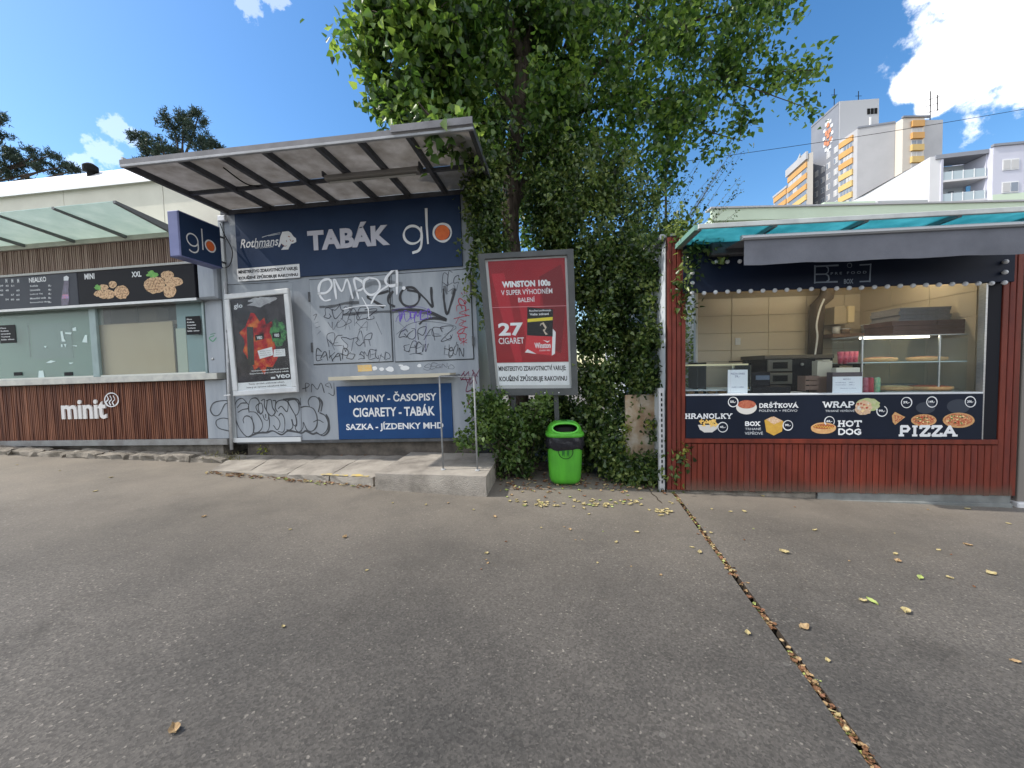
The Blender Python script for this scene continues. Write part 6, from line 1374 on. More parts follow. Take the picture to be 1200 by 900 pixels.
Ae = P2(922.8, 219, 114.8); ta2.part('wall', prism([Ad, Ae, (Ae[0] + 8, Ae[1] + 12), (Ad[0] + 8, Ad[1] + 12)], 0, zA2), M_tbe); stripes(ta2, Ad, Ae, zA2 - .3, 7, 2.85, .3, flen(Ad, Ae) - .2, 3); ta2.part('roof_edge', fbox(MB(), Ad, Ae, -.2, flen(Ad, Ae), zA2, zA2 + .6, -.1, .3), M_tg)
ta.part('roof_house', prism([(Ac[0] + 3, Ac[1] + 3), (Ab[0] - .5, Ab[1] + 2), (Ab[0] + 3, Ab[1] + 6), (Ac[0] + 6, Ac[1] + 8)], zA + .6, zA + 1.3), mat('roof_house', (.5, .52, .52), .6))
# C: right striped block
Ca = P2(983.3, 165, 97); Cb = P2(1005, 150.7, 92); zC = ztop(1005, 150.7, 92); Cd = P2(1049, 144.3, 90.2)
tcw = Root('tower_block', 'grey tower block with an orange striped side and a wide blank gable', 'apartment building', WORLD, (Cb[0], Cb[1], 0))
Ce = P2(1060, 143, 91); 
tcw.part('wall', prism([Ca, Cb, Cd, (Cd[0] * 1.13, Cd[1] * 1.13), (Ca[0] * 1.13 + .5, Ca[1] * 1.13)], 0, zC), M_tg); stripes(tcw, Ca, Cb, zC - .8, 9, 2.62, .3, flen(Ca, Cb) - 1.0, 4)
tcw.part('gable_joint', fbox(MB(), Cb, Cd, 0, flen(Cb, Cd), zC, zC + .4, -.2, .12), M_tdk)
Cf = (Cd[0] + .05, Cd[1] + 2.6); Cg = P2(1058, 139, 92.5); zG = zC + .8
tcw.part('recess_wall', prism([Cf, Cg, (Cg[0] + 1, Cg[1] + 9), (Cf[0], Cf[1] + 9)], 0, zC), M_tdk)
for k in range(8): win(tcw, Cf, Cg, .5, flen(Cf, Cg) - .3, zC - 2.6 - 2.62 * k, zC - 1.2 - 2.62 * k)
Ch = P2(1058.3, 139, 88.5); Ci = P2(1083.5, 136.5, 88.5); Cj = P2(1108, 139, 88.5); zH = ztop(1070, 138, 88.5)
tc2 = Root('tower_block', 'grey block with one column of orange balconies, right of the blank gable', 'apartment building', WORLD, (Ch[0], Ch[1], 0))
tc2.part('wall', prism([Ch, Ci, (Ci[0], Ci[1] + 10), (Ch[0], Ch[1] + 10)], 0, zH), M_tbe); tc2.part('wall', prism([(Ci[0] + .02, Ci[1] + .5), (Cj[0], Cj[1] + .5), (Cj[0], Cj[1] + 10), (Ci[0] + .02, Ci[1] + 10)], 0, ztop(1095, 138.8, 88.5)), M_tg)
Lh = flen(Ch, Ci)
for k in range(7):
    z = zH - .8 - 2.62 * k; tc2.part('balcony', fbox(MB(), Ch, Ci, Lh * .36, Lh * .92, z - 1.3, z, .0, .5), M_tor if k < 2 else M_tor2); win(tc2, Ch, Ci, Lh * .40, Lh * .90, z - 2.5, z - 1.45)
tc2.part('roof_edge', fbox(MB(), Ch, Ci, -.2, Lh + 1.2, zH, zH + .35, -.2, .3), M_tdk); p = P2(1090, 135, 89.5)
for (dx, z0, z1) in ((0, 0, 6.4), (1.6, 2, 5.6)): tc2.part('antenna', MB().tube([(p[0] + dx, p[1], zH + z0), (p[0] + dx, p[1], zH + z1)], .1, 5), M_dark)
for z in (2, 3.4, 4.8): tc2.part('antenna', MB().tube([(p[0] - 1.3, p[1], zH + z - .5), (p[0] + 2.2, p[1], zH + z + .4)], .07, 5), M_dark)
# D: nearer white block with loggias
Dn = P2(1090, 184, 45); Df = P2(1003, 233, 56.2); zD = ztop(1090, 184, 45); De = P2(1103.3, 183, 44.8)
td = Root('apartment_block', 'pale lilac and green apartment block with loggias, nearest of the blocks, on the right', 'apartment building', WORLD, (Dn[0], Dn[1], 0))
M_dw = mat('render_white', (.66, .66, .67), .9, 0, (.62, .62, .63), .3); M_dl = mat('render_lilac', (.56, .57, .66), .9, 0, (.53, .54, .62), .4); M_dg = mat('render_green', (.58, .68, .54), .9)
Dk = P2(1157.5, 180, 43.9); Dm = P2(1262, 170, 42.3)
td.part('wall', prism([Df, Dn, De, (De[0] + .3, De[1] + 12), (Df[0] + 1.5, Df[1] + 9)], -1, zD), M_dw)
back = 2.2; D1 = (De[0], De[1] + back); D2 = (Dk[0], Dk[1] + back)
td.part('loggia_wall', prism([D1, D2, (D2[0], D2[1] + 9), (D1[0], D1[1] + 9)], -1, zD - .4), mat('render_loggia', (.62, .68, .72), .9))
Dk2 = (Dk[0] + .02, Dk[1] - .5); td.part('wall', prism([Dk2, Dm, (Dm[0], Dm[1] + 10), (Dk2[0], Dk2[1] + 10)], -1, ztop(1160, 172.6, 43.5)), M_dl)
td.part('roof_edge', fbox(MB(), De, Dk, -.6, flen(De, Dk), zD - .35, zD + .1, -2.2, .15), M_tdk); td.part('roof_edge', fbox(MB(), Dk2, Dm, -.1, flen(Dk2, Dm), ztop(1160, 172.6, 43.5), ztop(1160, 172.6, 43.5) + .25, -.2, .15), M_tdk)
Ll = flen(De, Dk); fh2 = 2.45
for k in range(4):
    zf = zD - .55 - fh2 * (k + 1)
    td.part('loggia_slab', fbox(MB(), De, Dk, 0, Ll, zf, zf + .22, -2.15, .05), M_dw); g = td.part('railing', fbox(MB(), De, Dk, 0.05, Ll - .05, zf + .25, zf + 1.15, -.04, .0), mat('railing_glass', (.40, .48, .52), .3))
    for i in range(5): td.part('baluster', fbox(MB(), De, Dk, Ll * i / 4.2, Ll * i / 4.2 + .05, zf + .23, zf + 1.2, .002, .05), M_white, g)
    win(td, D1, D2, Ll * .36, Ll * .58, zf + .9, zf + 2.1, .06); td.part('balcony_door', fbox(MB(), D1, D2, Ll * .64, Ll * .76, zf + .25, zf + 2.1, .0, .06), M_twin)
td.part('curtain', fbox(MB(), De, Dk, Ll * .63, Ll * .72, zD - .55 - fh2 * 2 + .2, zD - .55 - fh2 * 2 + 1.9, -.5, -.4), mat('cloth_blue', (.10, .28, .48), .8), label='blue cloth hanging in the lower loggia')
for (x, s_) in ((1103.5, .0), (1156, 0)): A3 = P2(x, 180, 44.7 if x < 1120 else 43.95); td.part('pier', prism([A3, (A3[0] + .25, A3[1]), (A3[0] + .25, A3[1] + back), (A3[0], A3[1] + back)], -1, zD - .4), M_dl)
Lm = flen(Dk2, Dm)
for k in range(4):
    z1 = zD - 1.35 - fh2 * k
    for s0 in (.85, 2.95, 5.2): win(td, Dk2, Dm, s0, s0 + 1.55, z1 - 1.2, z1, .06)
for k in (1, 3): z1 = zD - 1.35 - fh2 * k; td.part('green_band', fbox(MB(), Dk2, Dm, .02, Lm, z1 - 2.35, z1 - 1.28, .0, .03), M_dg)
# E: pale green flat roofs behind the red kiosk
te = Root('low_building', 'low pale green flat roofed building just above the teal canopy of the red kiosk', 'building', WORLD, (7, 12, 0))
M_pg = mat('pale_green_fascia', (.62, .72, .56), .7, 0, (.56, .65, .50), .8)
a = pt(836, 252, 12); b = pt(1300, 240, 12); za = pt(960, 243.5, 12).z
te.part('wall', MB().box(a.x, b.x, 12.0, 18, -1, za - .2), M_pg); te.part('fascia', MB().box(a.x - .1, b.x, 11.9, 11.998, za - .35, za), M_pg); te.part('roof_edge', MB().box(a.x - .15, b.x, 11.85, 12.2, za + .001, za + .05), M_tg)
a = pt(966, 240, 12.6); b = pt(1026, 236, 12.6); te.part('roof_box', MB().box(a.x, b.x, 12.6, 14, za - .2, pt(1000, 236, 12.6).z), M_pg); a = pt(1027, 240, 12.9); b = pt(1080, 237, 12.9)
te.part('roof_box', MB().box(a.x, b.x, 12.9, 14, za - .2, pt(1050, 239.5, 12.9).z), M_pg); te.part('roof_edge', MB().box(a.x - .05, b.x + .1, 12.8, 14, pt(1050, 238.5, 12.9).z, pt(1050, 236.3, 12.9).z), M_tg)

# overhead cable
a = pt(780, 192, 28); b = pt(1320, 106, 30); mb = MB(); n = 16; P = []
for i in range(n + 1): u = i / n; p = a.lerp(b, u); p.z -= .5 * 4 * u * (1 - u) * .5; P.append(p)
single('overhead_cable', MB().tube(P, .018, 5), M_dark, 'thin dark cable crossing the sky in front of the tower blocks', 'cable')
p_ = a.copy(); t = Root('cable_pole', 'slim pole carrying the overhead cable, hidden behind the tree', 'pole', WORLD, (p_.x, p_.y, -1)); t.part('shaft', MB().tube([(p_.x, p_.y, -2), (p_.x, p_.y, p_.z + .3)], [.12, .08], 8), M_dark)

# ------------------------------------------------------------------ leaves
NR = np.random.default_rng(12)
def leaf_mesh(name, C, L, m, hang=.35, wr=.38, up=None):
    C = np.asarray(C, dtype=np.float64); n = len(C)
    L = np.asarray(L) * NR.uniform(.65, 1.2, n)[:, None]
    d = NR.normal(size=(n, 3)); d[:, 2] -= hang; d /= np.linalg.norm(d, axis=1)[:, None]
    w = NR.normal(size=(n, 3)); w[:, 2] += .8; r = np.cross(d, w); r /= np.linalg.norm(r, axis=1)[:, None]; nn = np.cross(r, d)
    fo = NR.uniform(.05, .3, n)[:, None]
    cup = nn * L * fo * .5; bend = nn * L * NR.uniform(-.22, .1, n)[:, None]; asym = NR.uniform(.85, 1.15, n)[:, None]
    P_ = [C, C + d * L * .22 + r * L * wr * .92 * asym + cup, C + d * L * .58 + r * L * wr * .62 * asym + cup * .8, C + d * L + bend, C + d * L * .58 - r * L * wr * .62 / asym + cup * .8, C + d * L * .22 - r * L * wr * .92 / asym + cup]
    V = np.stack(P_, 1).reshape(-1, 3); idx = np.arange(n) * 6
    F = np.stack([idx, idx + 1, idx + 2, idx + 3, idx, idx + 3, idx + 4, idx + 5], 1).reshape(-1)
    me = bpy.data.meshes.new(name); me.vertices.add(len(V)); me.vertices.foreach_set('co', V.astype(np.float32).ravel())
    me.loops.add(len(F)); me.loops.foreach_set('vertex_index', F.astype(np.int32)); me.polygons.add(2 * n)
    me.polygons.foreach_set('loop_start', (np.arange(2 * n) * 4).astype(np.int32)); me.polygons.foreach_set('loop_total', np.full(2 * n, 4, np.int32))
    me.update(calc_edges=True); me.materials.append(m)
    a = me.attributes.new('rnd', 'FLOAT', 'FACE'); a.data.foreach_set('value', np.repeat(NR.random(n), 2).astype(np.float32))
    return me
def clumps(blobs, per, spread, gap=-.12, gs=1.5, shell=.45, seed=0):
    """leaf positions: twig clumps spread through ellipsoids, with gaps"""
    out = []; tw = []
    for (c, rx, ry, rz, n) in blobs:
        k = 0; tries = 0
        while k < n and tries < n * 6:
            tries += 1; v = NR.normal(size=3); v /= np.linalg.norm(v); rr = NR.random() ** shell
            p = np.array([c[0] + v[0] * rx * rr, c[1] + v[1] * ry * rr, c[2] + v[2] * rz * rr])
            if mnoise.noise(Vector(p) * gs) < gap: continue
            k += 1; q = NR.normal(size=(per, 3)) * spread; q[:, 2] *= 1.2; out.append(p + q); tw.append(p)
    return np.concatenate(out), tw
def clear_trunk(C, w=.17, zmax=6.2, f=.88):
    cx = np.interp(C[:, 2], [v.z for v in tp], [v.x for v in tp]); cy = np.interp(C[:, 2], [v.z for v in tp], [v.y for v in tp])
    # leaves do not grow right in front of the bark on the open, street side
    near = (np.abs(C[:, 0] * (cy / np.maximum(C[:, 1], .1)) - cx) < w) & (C[:, 1] < cy) & (C[:, 2] < zmax) & (C[:, 2] > 2.6)
    return C[~(near & (NR.random(len(C)) < f))]
def bl(px, py, D, r_, n, ry=None, rz=None): p = pt(px, py, D); return ((p.x, p.y, p.z), r_, ry or r_, rz or r_, n)
L_pop = leafmat('poplar_leaf', [(.016, .040, .012), (.042, .092, .020), (.088, .168, .036), (.155, .26, .052), (.27, .38, .09)], .5, .32, 1.8)
L_ivy = leafmat('vine_leaf', [(.012, .026, .009), (.028, .056, .015), (.06, .11, .028), (.13, .19, .05), (.27, .33, .10)], .4, .3, 3.6)
L_bush = leafmat('bush_leaf', [(.02, .045, .012), (.045, .095, .02), (.09, .16, .035), (.18, .26, .07)], .35, .4, 2.5)
L_yel = leafmat('yellow_green_leaf', [(.10, .15, .02), (.24, .28, .05), (.40, .40, .09)], .4)
M_bark = mat('bark', (.055, .042, .034), .9, 0, (.13, .105, .085), 9, 1.0, 30, stretch=(3, 3, .6))
M_twig = mat('twig', (.06, .045, .035), .9)
M_grtw = mat('pale_twig', (.20, .16, .12), .9)

# main poplar
tx = pt(612, 540, 6.05); TB = (tx.x, tx.y, gz(tx.x))
POP = Root('poplar_tree', 'large leafy poplar wrapped in creeper rising between the two kiosks', 'tree', WORLD, TB)
def lp_(pts, r0, r1, n=5):
    P = smooth_pts(pts, n); k = len(P); return P, [r0 + (r1 - r0) * i / (k - 1) for i in range(k)]
rb_ = random.Random(17)
trunk_px = [(612, 545, 6.05), (606, 430, 6.0), (601, 330, 6.0), (598, 240, 5.95), (606, 150, 5.85), (612, 70, 5.7)]
tp = [pt(*t_) for t_ in trunk_px]; P, R_ = lp_([tuple(v) for v in tp], .17, .10); P = [Vector(p) + Vector((rb_.uniform(-.012, .012), rb_.uniform(-.012, .012), 0)) for p in P]
def bumpy(P, R_, n=12, amp=.12, seed=1):
    mb = MB().tube(P, R_, n); V = []
    for i, v in enumerate(mb.v):
        c_ = Vector(P[min(i // n, len(P) - 1)]); q = Vector(v); d_ = q - c_; V.append(tuple(c_ + d_ * (1 + amp * mnoise.noise(q * 9 + Vector((seed, 0, 0))) + amp * .6 * mnoise.noise(Vector((q.x * 30, q.y * 30, q.z * 4))))))
    mb.v = V; return mb
POP.part('trunk', bumpy(P, R_, 14), M_bark, smooth=True)
top = tp[-1]
limbs = [([(612, 70, 5.7), (590, 5, 5.5), (560, -110, 5.3), (540, -220, 5.2)], .085, .03), ([(612, 70, 5.7), (640, -20, 5.8), (680, -140, 6.0), (700, -280, 6.1)], .09, .03),
         ([(606, 135, 5.85), (575, 95, 5.5), (530, 70, 5.2), (470, 50, 5.0), (415, 40, 4.9)], .045, .010), ([(600, 250, 5.95), (640, 160, 6.1), (700, 80, 6.2), (780, -20, 6.3), (850, -120, 6.3)], .075, .02),
         ([(604, 180, 5.9), (680, 130, 6.2), (770, 120, 6.3), (850, 90, 6.2), (955, 82, 6.15)], .05, .006), ([(603, 200, 5.9), (560, 160, 5.3), (510, 140, 4.7), (490, 120, 4.4)], .035, .008),
         ([(640, 160, 6.1), (660, 60, 6.0), (690, 0, 5.9)], .04, .015), ([(700, 80, 6.2), (760, 40, 6.2), (830, 20, 6.2), (930, -10, 6.2)], .035, .008), ([(850, 92, 6.2), (900, 110, 6.2), (950, 128, 6.2)], .012, .004),
         ([(770, 120, 6.3), (820, 150, 6.3), (870, 165, 6.3)], .018, .005), ([(590, 5, 5.5), (520, -30, 5.1), (450, -60, 4.9)], .04, .012), ([(680, -140, 6), (780, -180, 6.1), (880, -190, 6.2)], .04, .012)]
for pts, r0, r1 in limbs:
    P, R_ = lp_([tuple(pt(*q)) for q in pts], r0, r1); POP.part('limb', bumpy(P, R_, 8, .1), M_bark, smooth=True)
blobs = [bl(468, 40, 4.9, .50, 40), bl(445, 12, 4.8, .36, 22), bl(470, 100, 5.0, .42, 34), bl(490, 130, 5.0, .36, 26), bl(520, 60, 5.1, .62, 60), bl(545, 120, 5.3, .48, 44), bl(430, 55, 4.9, .16, 6), bl(395, 40, 4.9, .12, 5), bl(400, 15, 4.9, .16, 6), bl(560, 10, 5.3, .8, 80), bl(505, 5, 5.0, .6, 50),
         bl(640, 70, 5.9, .85, 90), bl(625, 0, 5.4, .9, 80), bl(700, 30, 6.0, 1.0, 110), bl(770, 60, 6.2, .9, 90), bl(830, 30, 6.2, .75, 70), bl(850, 85, 6.2, .55, 44), bl(800, 130, 6.2, .62, 48), bl(880, 15, 6.2, .5, 30), bl(925, -5, 6.2, .3, 14), bl(910, 88, 6.15, .25, 12, rz=.18), bl(945, 82, 6.15, .20, 8, rz=.13), bl(958, 70, 6.15, .07, 3), bl(945, 127, 6.2, .12, 4, rz=.08), bl(905, 60, 6.1, .14, 3),
         bl(740, 150, 6.2, .75, 70), bl(680, 130, 6.0, .8, 80), bl(640, 165, 5.9, .6, 50), bl(850, 155, 6.3, .38, 18, rz=.28), bl(790, 185, 6.2, .45, 26), bl(575, 170, 5.4, .4, 30), bl(510, 165, 4.15, .09, 4), bl(535, 155, 4.3, .12, 4), bl(600, 100, 5.2, .5, 30),
         bl(560, -110, 5.3, 1.0, 60), bl(480, -70, 5.0, .8, 40), bl(680, -120, 6.0, 1.3, 90), bl(800, -100, 6.2, 1.1, 70), bl(900, -110, 6.2, .8, 30), bl(620, -260, 5.7, 1.2, 60), bl(740, -250, 6.1, 1.1, 50), bl(660, -60, 6.6, 1.0, 50), bl(760, 0, 6.9, .9, 50)]
blobs = [(c_, a_, b_, d_, int(n_ * (1.3 if c_[0] < 1.0 else .92))) for c_, a_, b_, d_, n_ in blobs] + [bl(x, y, 6.9, .7, 55) for x, y in ((500, 60), (560, 20), (580, 120), (640, 40), (650, 130), (600, 200), (640, 270))]
C_, tw_ = clumps(blobs, 24, .105, gap=-.16, gs=1.9)
C_ = clear_trunk(C_); me = leaf_mesh('crown', C_ - np.array(TB), np.where(C_[:, 0] < -.2, .108, .088)[:, None], L_pop, .5, .42); o = bpy.data.objects.new('crown', me); COL.objects.link(o); o.parent = POP.o
mb = MB(); rr_ = random.Random(2)
for p in tw_[::2]:
    p = Vector(p); q = p + Vector((rr_.uniform(-.3, .3), rr_.uniform(-.3, .3), rr_.uniform(-.45, -.05))); mb.tube([p + (q - p) * .6, (p + q) / 2 + Vector((rr_.uniform(-.03, .03), 0, .02)), p], [.005, .004, .002], 3, False)
POP.part('twigs', mb, M_twig, kind='stuff')
# creeper: small leaves climbing the trunk and hanging to the ground
IV = Root('creeper', 'dense small leaved creeper hanging from trunk to ground right of the tall poster', 'creeper', WORLD, (tx.x + .9, 5.3, gz(1)))
iv = [bl(688, 340, 5.5, .13, 24, rz=.3), bl(690, 400, 5.5, .14, 24, rz=.3), bl(655, 480, 5.6, .28, 60), bl(685, 490, 5.5, .22, 50), bl(640, 440, 5.8, .3, 40), bl(665, 520, 5.4, .25, 50), bl(770, 285, 4.85, .13, 12), bl(766, 318, 4.80, .14, 16), bl(764, 352, 4.80, .13, 10), bl(765, 392, 4.75, .13, 18), bl(764, 425, 4.78, .12, 14), bl(764, 445, 4.85, .13, 16), bl(742, 300, 5.30, .13, 22), bl(738, 345, 5.30, .13, 14), bl(740, 400, 5.30, .13, 20), bl(742, 435, 5.25, .13, 24), bl(722, 380, 5.50, .13, 24), bl(560, 195, 5.0, .10, 20, rz=.3), bl(566, 235, 5.1, .16, 40, rz=.4), bl(572, 275, 5.15, .14, 26), bl(556, 175, 4.6, .12, 14), bl(585, 150, 5.3, .25, 40), bl(570, 190, 5.3, .22, 40, rz=.3), bl(580, 250, 5.4, .2, 50, rz=.5), bl(600, 170, 5.5, .35, 50), bl(660, 190, 5.7, .5, 70), bl(720, 215, 5.8, .45, 60), bl(730, 290, 5.7, .38, 50), bl(655, 250, 5.4, .35, 60), bl(752, 330, 5.2, .2, 14), bl(765, 400, 5.0, .16, 16), bl(755, 445, 5.1, .2, 34), bl(768, 440, 4.85, .1, 12), bl(772, 300, 5.2, .18, 20), bl(583, 235, 5.55, .22, 46, rz=.55), bl(572, 205, 5.5, .18, 26), bl(590, 285, 5.6, .16, 26), bl(600, 200, 5.7, .32, 40), bl(640, 240, 5.7, .48, 90), bl(690, 230, 5.8, .5, 90), bl(650, 285, 5.6, .28, 40), bl(700, 300, 5.5, .40, 90), bl(725, 345, 5.4, .38, 80), bl(705, 390, 5.3, .36, 90), bl(700, 440, 5.2, .30, 80), bl(700, 490, 5.1, .28, 70), bl(715, 535, 4.95, .25, 60), bl(745, 420, 5.5, .30, 60), bl(745, 390, 5.6, .2, 24), bl(738, 555, 4.75, .16, 30), bl(762, 552, 4.7, .15, 30), bl(785, 555, 4.55, .13, 22), bl(795, 535, 4.45, .07, 9), bl(680, 540, 5.3, .22, 30),
      bl(750, 300, 5.9, .38, 36), bl(790, 300, 5.6, .30, 22), bl(755, 355, 5.5, .2, 8), bl(745, 250, 6.0, .5, 50), bl(640, 330, 6.2, .5, 50), bl(620, 420, 6.3, .55, 60), bl(650, 500, 6.0, .5, 60), bl(690, 340, 5.9, .4, 50), bl(620, 520, 5.8, .4, 50), bl(815, 300, 4.3, .12, 5), bl(800, 330, 4.32, .10, 4), bl(802, 360, 4.33, .07, 3), bl(782, 280, 4.6, .16, 9), bl(805, 268, 4.3, .14, 6), bl(840, 290, 4.25, .10, 3), bl(735, 480, 5.2, .16, 22), bl(768, 505, 4.9, .06, 5)]
C_, tw_ = clumps(iv, 30, .07, gap=-.22, gs=3.0)
C_ = C_[C_[:, 2] > -.05]; C_ = clear_trunk(C_, .17, f=.93)
# keep the creeper off the kiosk's opening and the board
o = bpy.data.objects.new('foliage', leaf_mesh('foliage', C_ - np.array(IV.off), .064, L_ivy, .5, .36)); COL.objects.link(o); o.parent = IV.o
strand = []
for i in range(140):
    x0 = rr_.choice([rr_.uniform(675, 790), rr_.uniform(640, 720), rr_.uniform(550, 600)]); y0 = rr_.uniform(150, 330); D = rr_.uniform(5.2, 5.75) if x0 > 600 else rr_.uniform(5.2, 5.5)
    if x0 > 752 and rr_.random() < .75: continue
    if x0 > 772: continue
    if x0 > 760: D = rr_.uniform(4.45, 5.2); y0 = rr_.uniform(230, 330)
    p = pt(x0, y0, D); Ls = rr_.uniform(.3, 1.1) if x0 < 760 else rr_.uniform(.15, .5); sw = rr_.uniform(-.25, .25); n_ = int(Ls * 55)
    for k in range(n_):
        u = k / n_; strand.append((p.x + sw * u * Ls + .04 * math.sin(u * 7 + i) + rr_.gauss(0, .022), p.y + rr_.gauss(0, .03) - .1 * u, p.z - Ls * u + rr_.gauss(0, .02)))
strand = np.array(strand); o = bpy.data.objects.new('hanging_shoots', leaf_mesh('hanging_shoots', strand - np.array(IV.off), .068, leafmat('vine_leaf_light', [(.03, .06, .016), (.07, .12, .03), (.14, .20, .05), (.28, .34, .11)], .4, .32, 3)  , .6, .36)); COL.objects.link(o); o.parent = IV.o
mb = MB()
for (pts, r0) in ([[(630, 300, 5.7), (655, 400, 5.8), (650, 480, 5.7), (665, 555, 5.6)], .012], [[(585, 170, 5.8), (578, 260, 5.75), (590, 330, 5.8), (585, 420, 5.9)], .014], [[(700, 160, 6), (712, 260, 5.7), (700, 380, 5.6), (705, 540, 5.4)], .014], [[(740, 560, 5), (757, 470, 5.4), (765, 380, 5.7), (790, 290, 5.9), (830, 220, 6)], .010], [[(650, 120, 6), (660, 220, 5.9), (655, 300, 5.9)], .012], [[(725, 580, 4.9), (715, 480, 5.3), (735, 330, 5.7), (760, 200, 6.1)], .012]):
    P, R_ = lp_([tuple(pt(*q)) for q in pts], r0, r0 * .5); IV.part('stem', bumpy(P, R_, 6, .05), M_bark)
o = bpy.data.objects.new('pale_leaves', leaf_mesh('pale_leaves', clumps([bl(800, 527, 4.40, .055, 8), bl(785, 552, 4.42, .06, 5), bl(733, 500, 4.9, .05, 4), bl(730, 520, 4.85, .06, 4), bl(762, 498, 4.85, .03, 2), bl(803, 345, 4.4, .04, 2)], 9, .03)[0] - np.array(IV.off), .055, L_yel, .4, .4)); COL.objects.link(o); o.parent = IV.o  # paler yellow-green leaves in a few spots of the creeper
# airy shrub behind: thin shoots with small leaves against the sky
AS = Root('airy_shrub', 'thin shoots with small leaves against the sky left of the teal canopy', 'shrub', WORLD, (2.6, 6.4, gz(2)))
mb = MB(); LP = []
for i in range(46):
    bx, by = 735 + rr_.random() * 45, 330 + rr_.random() * 40; ex, ey = 765 + rr_.random() * 110, 165 + rr_.random() * 120; D = rr_.uniform(6.0, 6.8)
    a = pt(bx, by, D); b = pt(ex, ey, D + rr_.uniform(-.4, .2)); m_ = a.lerp(b, .5) + Vector((rr_.uniform(-.15, .05), 0, rr_.uniform(0, .15))); P = smooth_pts([tuple(a), tuple(m_), tuple(b)], 5); mb.tube(P, [.006 * (1 - .7 * k / len(P)) for k in range(len(P))], 3, False)
    for k in range(44): u = rr_.random() ** .7 * (len(P) - 1); p = Vector(P[int(u)]).lerp(Vector(P[min(int(u) + 1, len(P) - 1)]), u % 1); LP.append((p.x + rr_.gauss(0, .035), p.y + rr_.gauss(0, .05), p.z + rr_.gauss(0, .035)))
AS.part('shoots', mb, M_grtw, kind='stuff'); o = bpy.data.objects.new('foliage', leaf_mesh('foliage', np.array(LP) - np.array(AS.off), .042, L_ivy, .3, .3)); COL.objects.link(o); o.parent = AS.o
# leafy bush under the tall poster
BU = Root('bush', 'leafy green bush growing beside the concrete step under the tall poster', 'bush', WORLD, (-.1, 4.75, gz(0)))
C_, tw_ = clumps([bl(583, 480, 4.72, .20, 40), bl(568, 500, 4.68, .17, 30), bl(600, 500, 4.85, .24, 50), bl(590, 535, 4.85, .18, 30), bl(625, 490, 5.1, .26, 40), bl(562, 470, 4.7, .09, 9), bl(548, 512, 4.66, .07, 8), bl(635, 475, 4.8, .07, 8), bl(612, 545, 5.0, .15, 16)], 22, .06, gap=-.4)
C_ = C_[C_[:, 2] > .0]; o = bpy.data.objects.new('foliage', leaf_mesh('foliage', C_ - np.array(BU.off), .058, L_bush, .2, .42)); COL.objects.link(o); o.parent = BU.o
mb = MB()
for i in range(40): p = Vector(tw_[rr_.randrange(len(tw_))]); q = Vector((rr_.uniform(-.25, .25), 4.95 + rr_.uniform(-.1, .2), gz(0))); mb.tube([q, q.lerp(p, .5) + Vector((rr_.uniform(-.05, .05), 0, .05)), p], [.008, .006, .003], 4, False)
BU.part('stems', mb, M_twig, kind='stuff')
# weed by the step
wp_ = at(313, 531, .2); WE = Root('weed', 'small pale green weed growing at the foot of the grey wall', 'plant', WORLD, tuple(wp_))
C_, tw_ = clumps([((wp_.x, wp_.y + .03, wp_.z + .08), .08, .05, .09, 12), ((wp_.x - .05, wp_.y, wp_.z + .03), .08, .05, .05, 6)], 9, .025, gap=-1); o = bpy.data.objects.new('foliage', leaf_mesh('foliage', C_ - np.array(tuple(wp_)), .035, L_yel, 0, .4)); COL.objects.link(o); o.parent = WE.o
gp = gpt(262, 541); C_, _ = clumps([((gp.x + .12 * i, gp.y - .02 * i, gp.z + .04), .12, .06, .03, 5) for i in range(-2, 3)], 8, .03, gap=-1)
o = bpy.data.objects.new('grass', leaf_mesh('grass', C_, .05, leafmat('grass_blade', [(.08, .09, .03), (.14, .14, .05), (.2, .18, .08)], .2), -1.5, .10)); COL.objects.link(o); o['kind'] = 'stuff'; o['label'] = 'tufts of dry grass between the kerb and the slab'; o['category'] = 'grass'

# pines far left
def pine(name_label, blobs_, D, base, seed):
    p = pt(*base); t = Root('pine_tree', name_label, 'tree', WORLD, (p.x, p.y, 0))
    t.part('trunk', MB().tube([(p.x, p.y, -1), (p.x + .1, p.y, p.z)], [.35, .12], 8), M_bark); C1 = []
    mb = MB(); r9 = random.Random(seed); tw = []
    for (px, py, r_, n) in blobs_:
        c_ = pt(px, py, D)
        for k in range(n):
            v = NR.normal(size=3); v /= np.linalg.norm(v); q = np.array(c_) + v * r_ * NR.random() ** .4 * np.array([1, 1.2, .8]); tw.append(q)
            m_ = 46; dd = NR.normal(size=(m_, 3)); dd[:, 2] += .5; dd /= np.linalg.norm(dd, axis=1)[:, None]; C1.append(q + dd * NR.uniform(.0, .24, m_)[:, None])
        mb.tube([(p.x + .05, p.y, min(p.z, c_.z) - r9.uniform(.6, 1.4)), tuple(c_)], [.07, .03], 5, False)
    t.part('limbs', mb, M_bark, kind='stuff'); C1 = np.concatenate(C1) - np.array(t.off)
    o = bpy.data.objects.new('crown', leaf_mesh('crown', C1, .20, L_pine, -.4, .10)); COL.objects.link(o); o.parent = t.o
L_pine = leafmat('pine_needles', [(.028, .05, .035), (.045, .075, .05), (.07, .105, .07)], .12, .6, 1)
pine('dark pine crown showing above the corner of the grey canopy', [(165, 165, .45, 12), (185, 172, .7, 24), (205, 150, .75, 28), (225, 160, .8, 30), (240, 175, .7, 26), (232, 138, .45, 14), (215, 140, .4, 12), (158, 160, .2, 5), (200, 185, .9, 30), (175, 190, .6, 16), (250, 172, .4, 10)], 21, (210, 175, 21), 1)
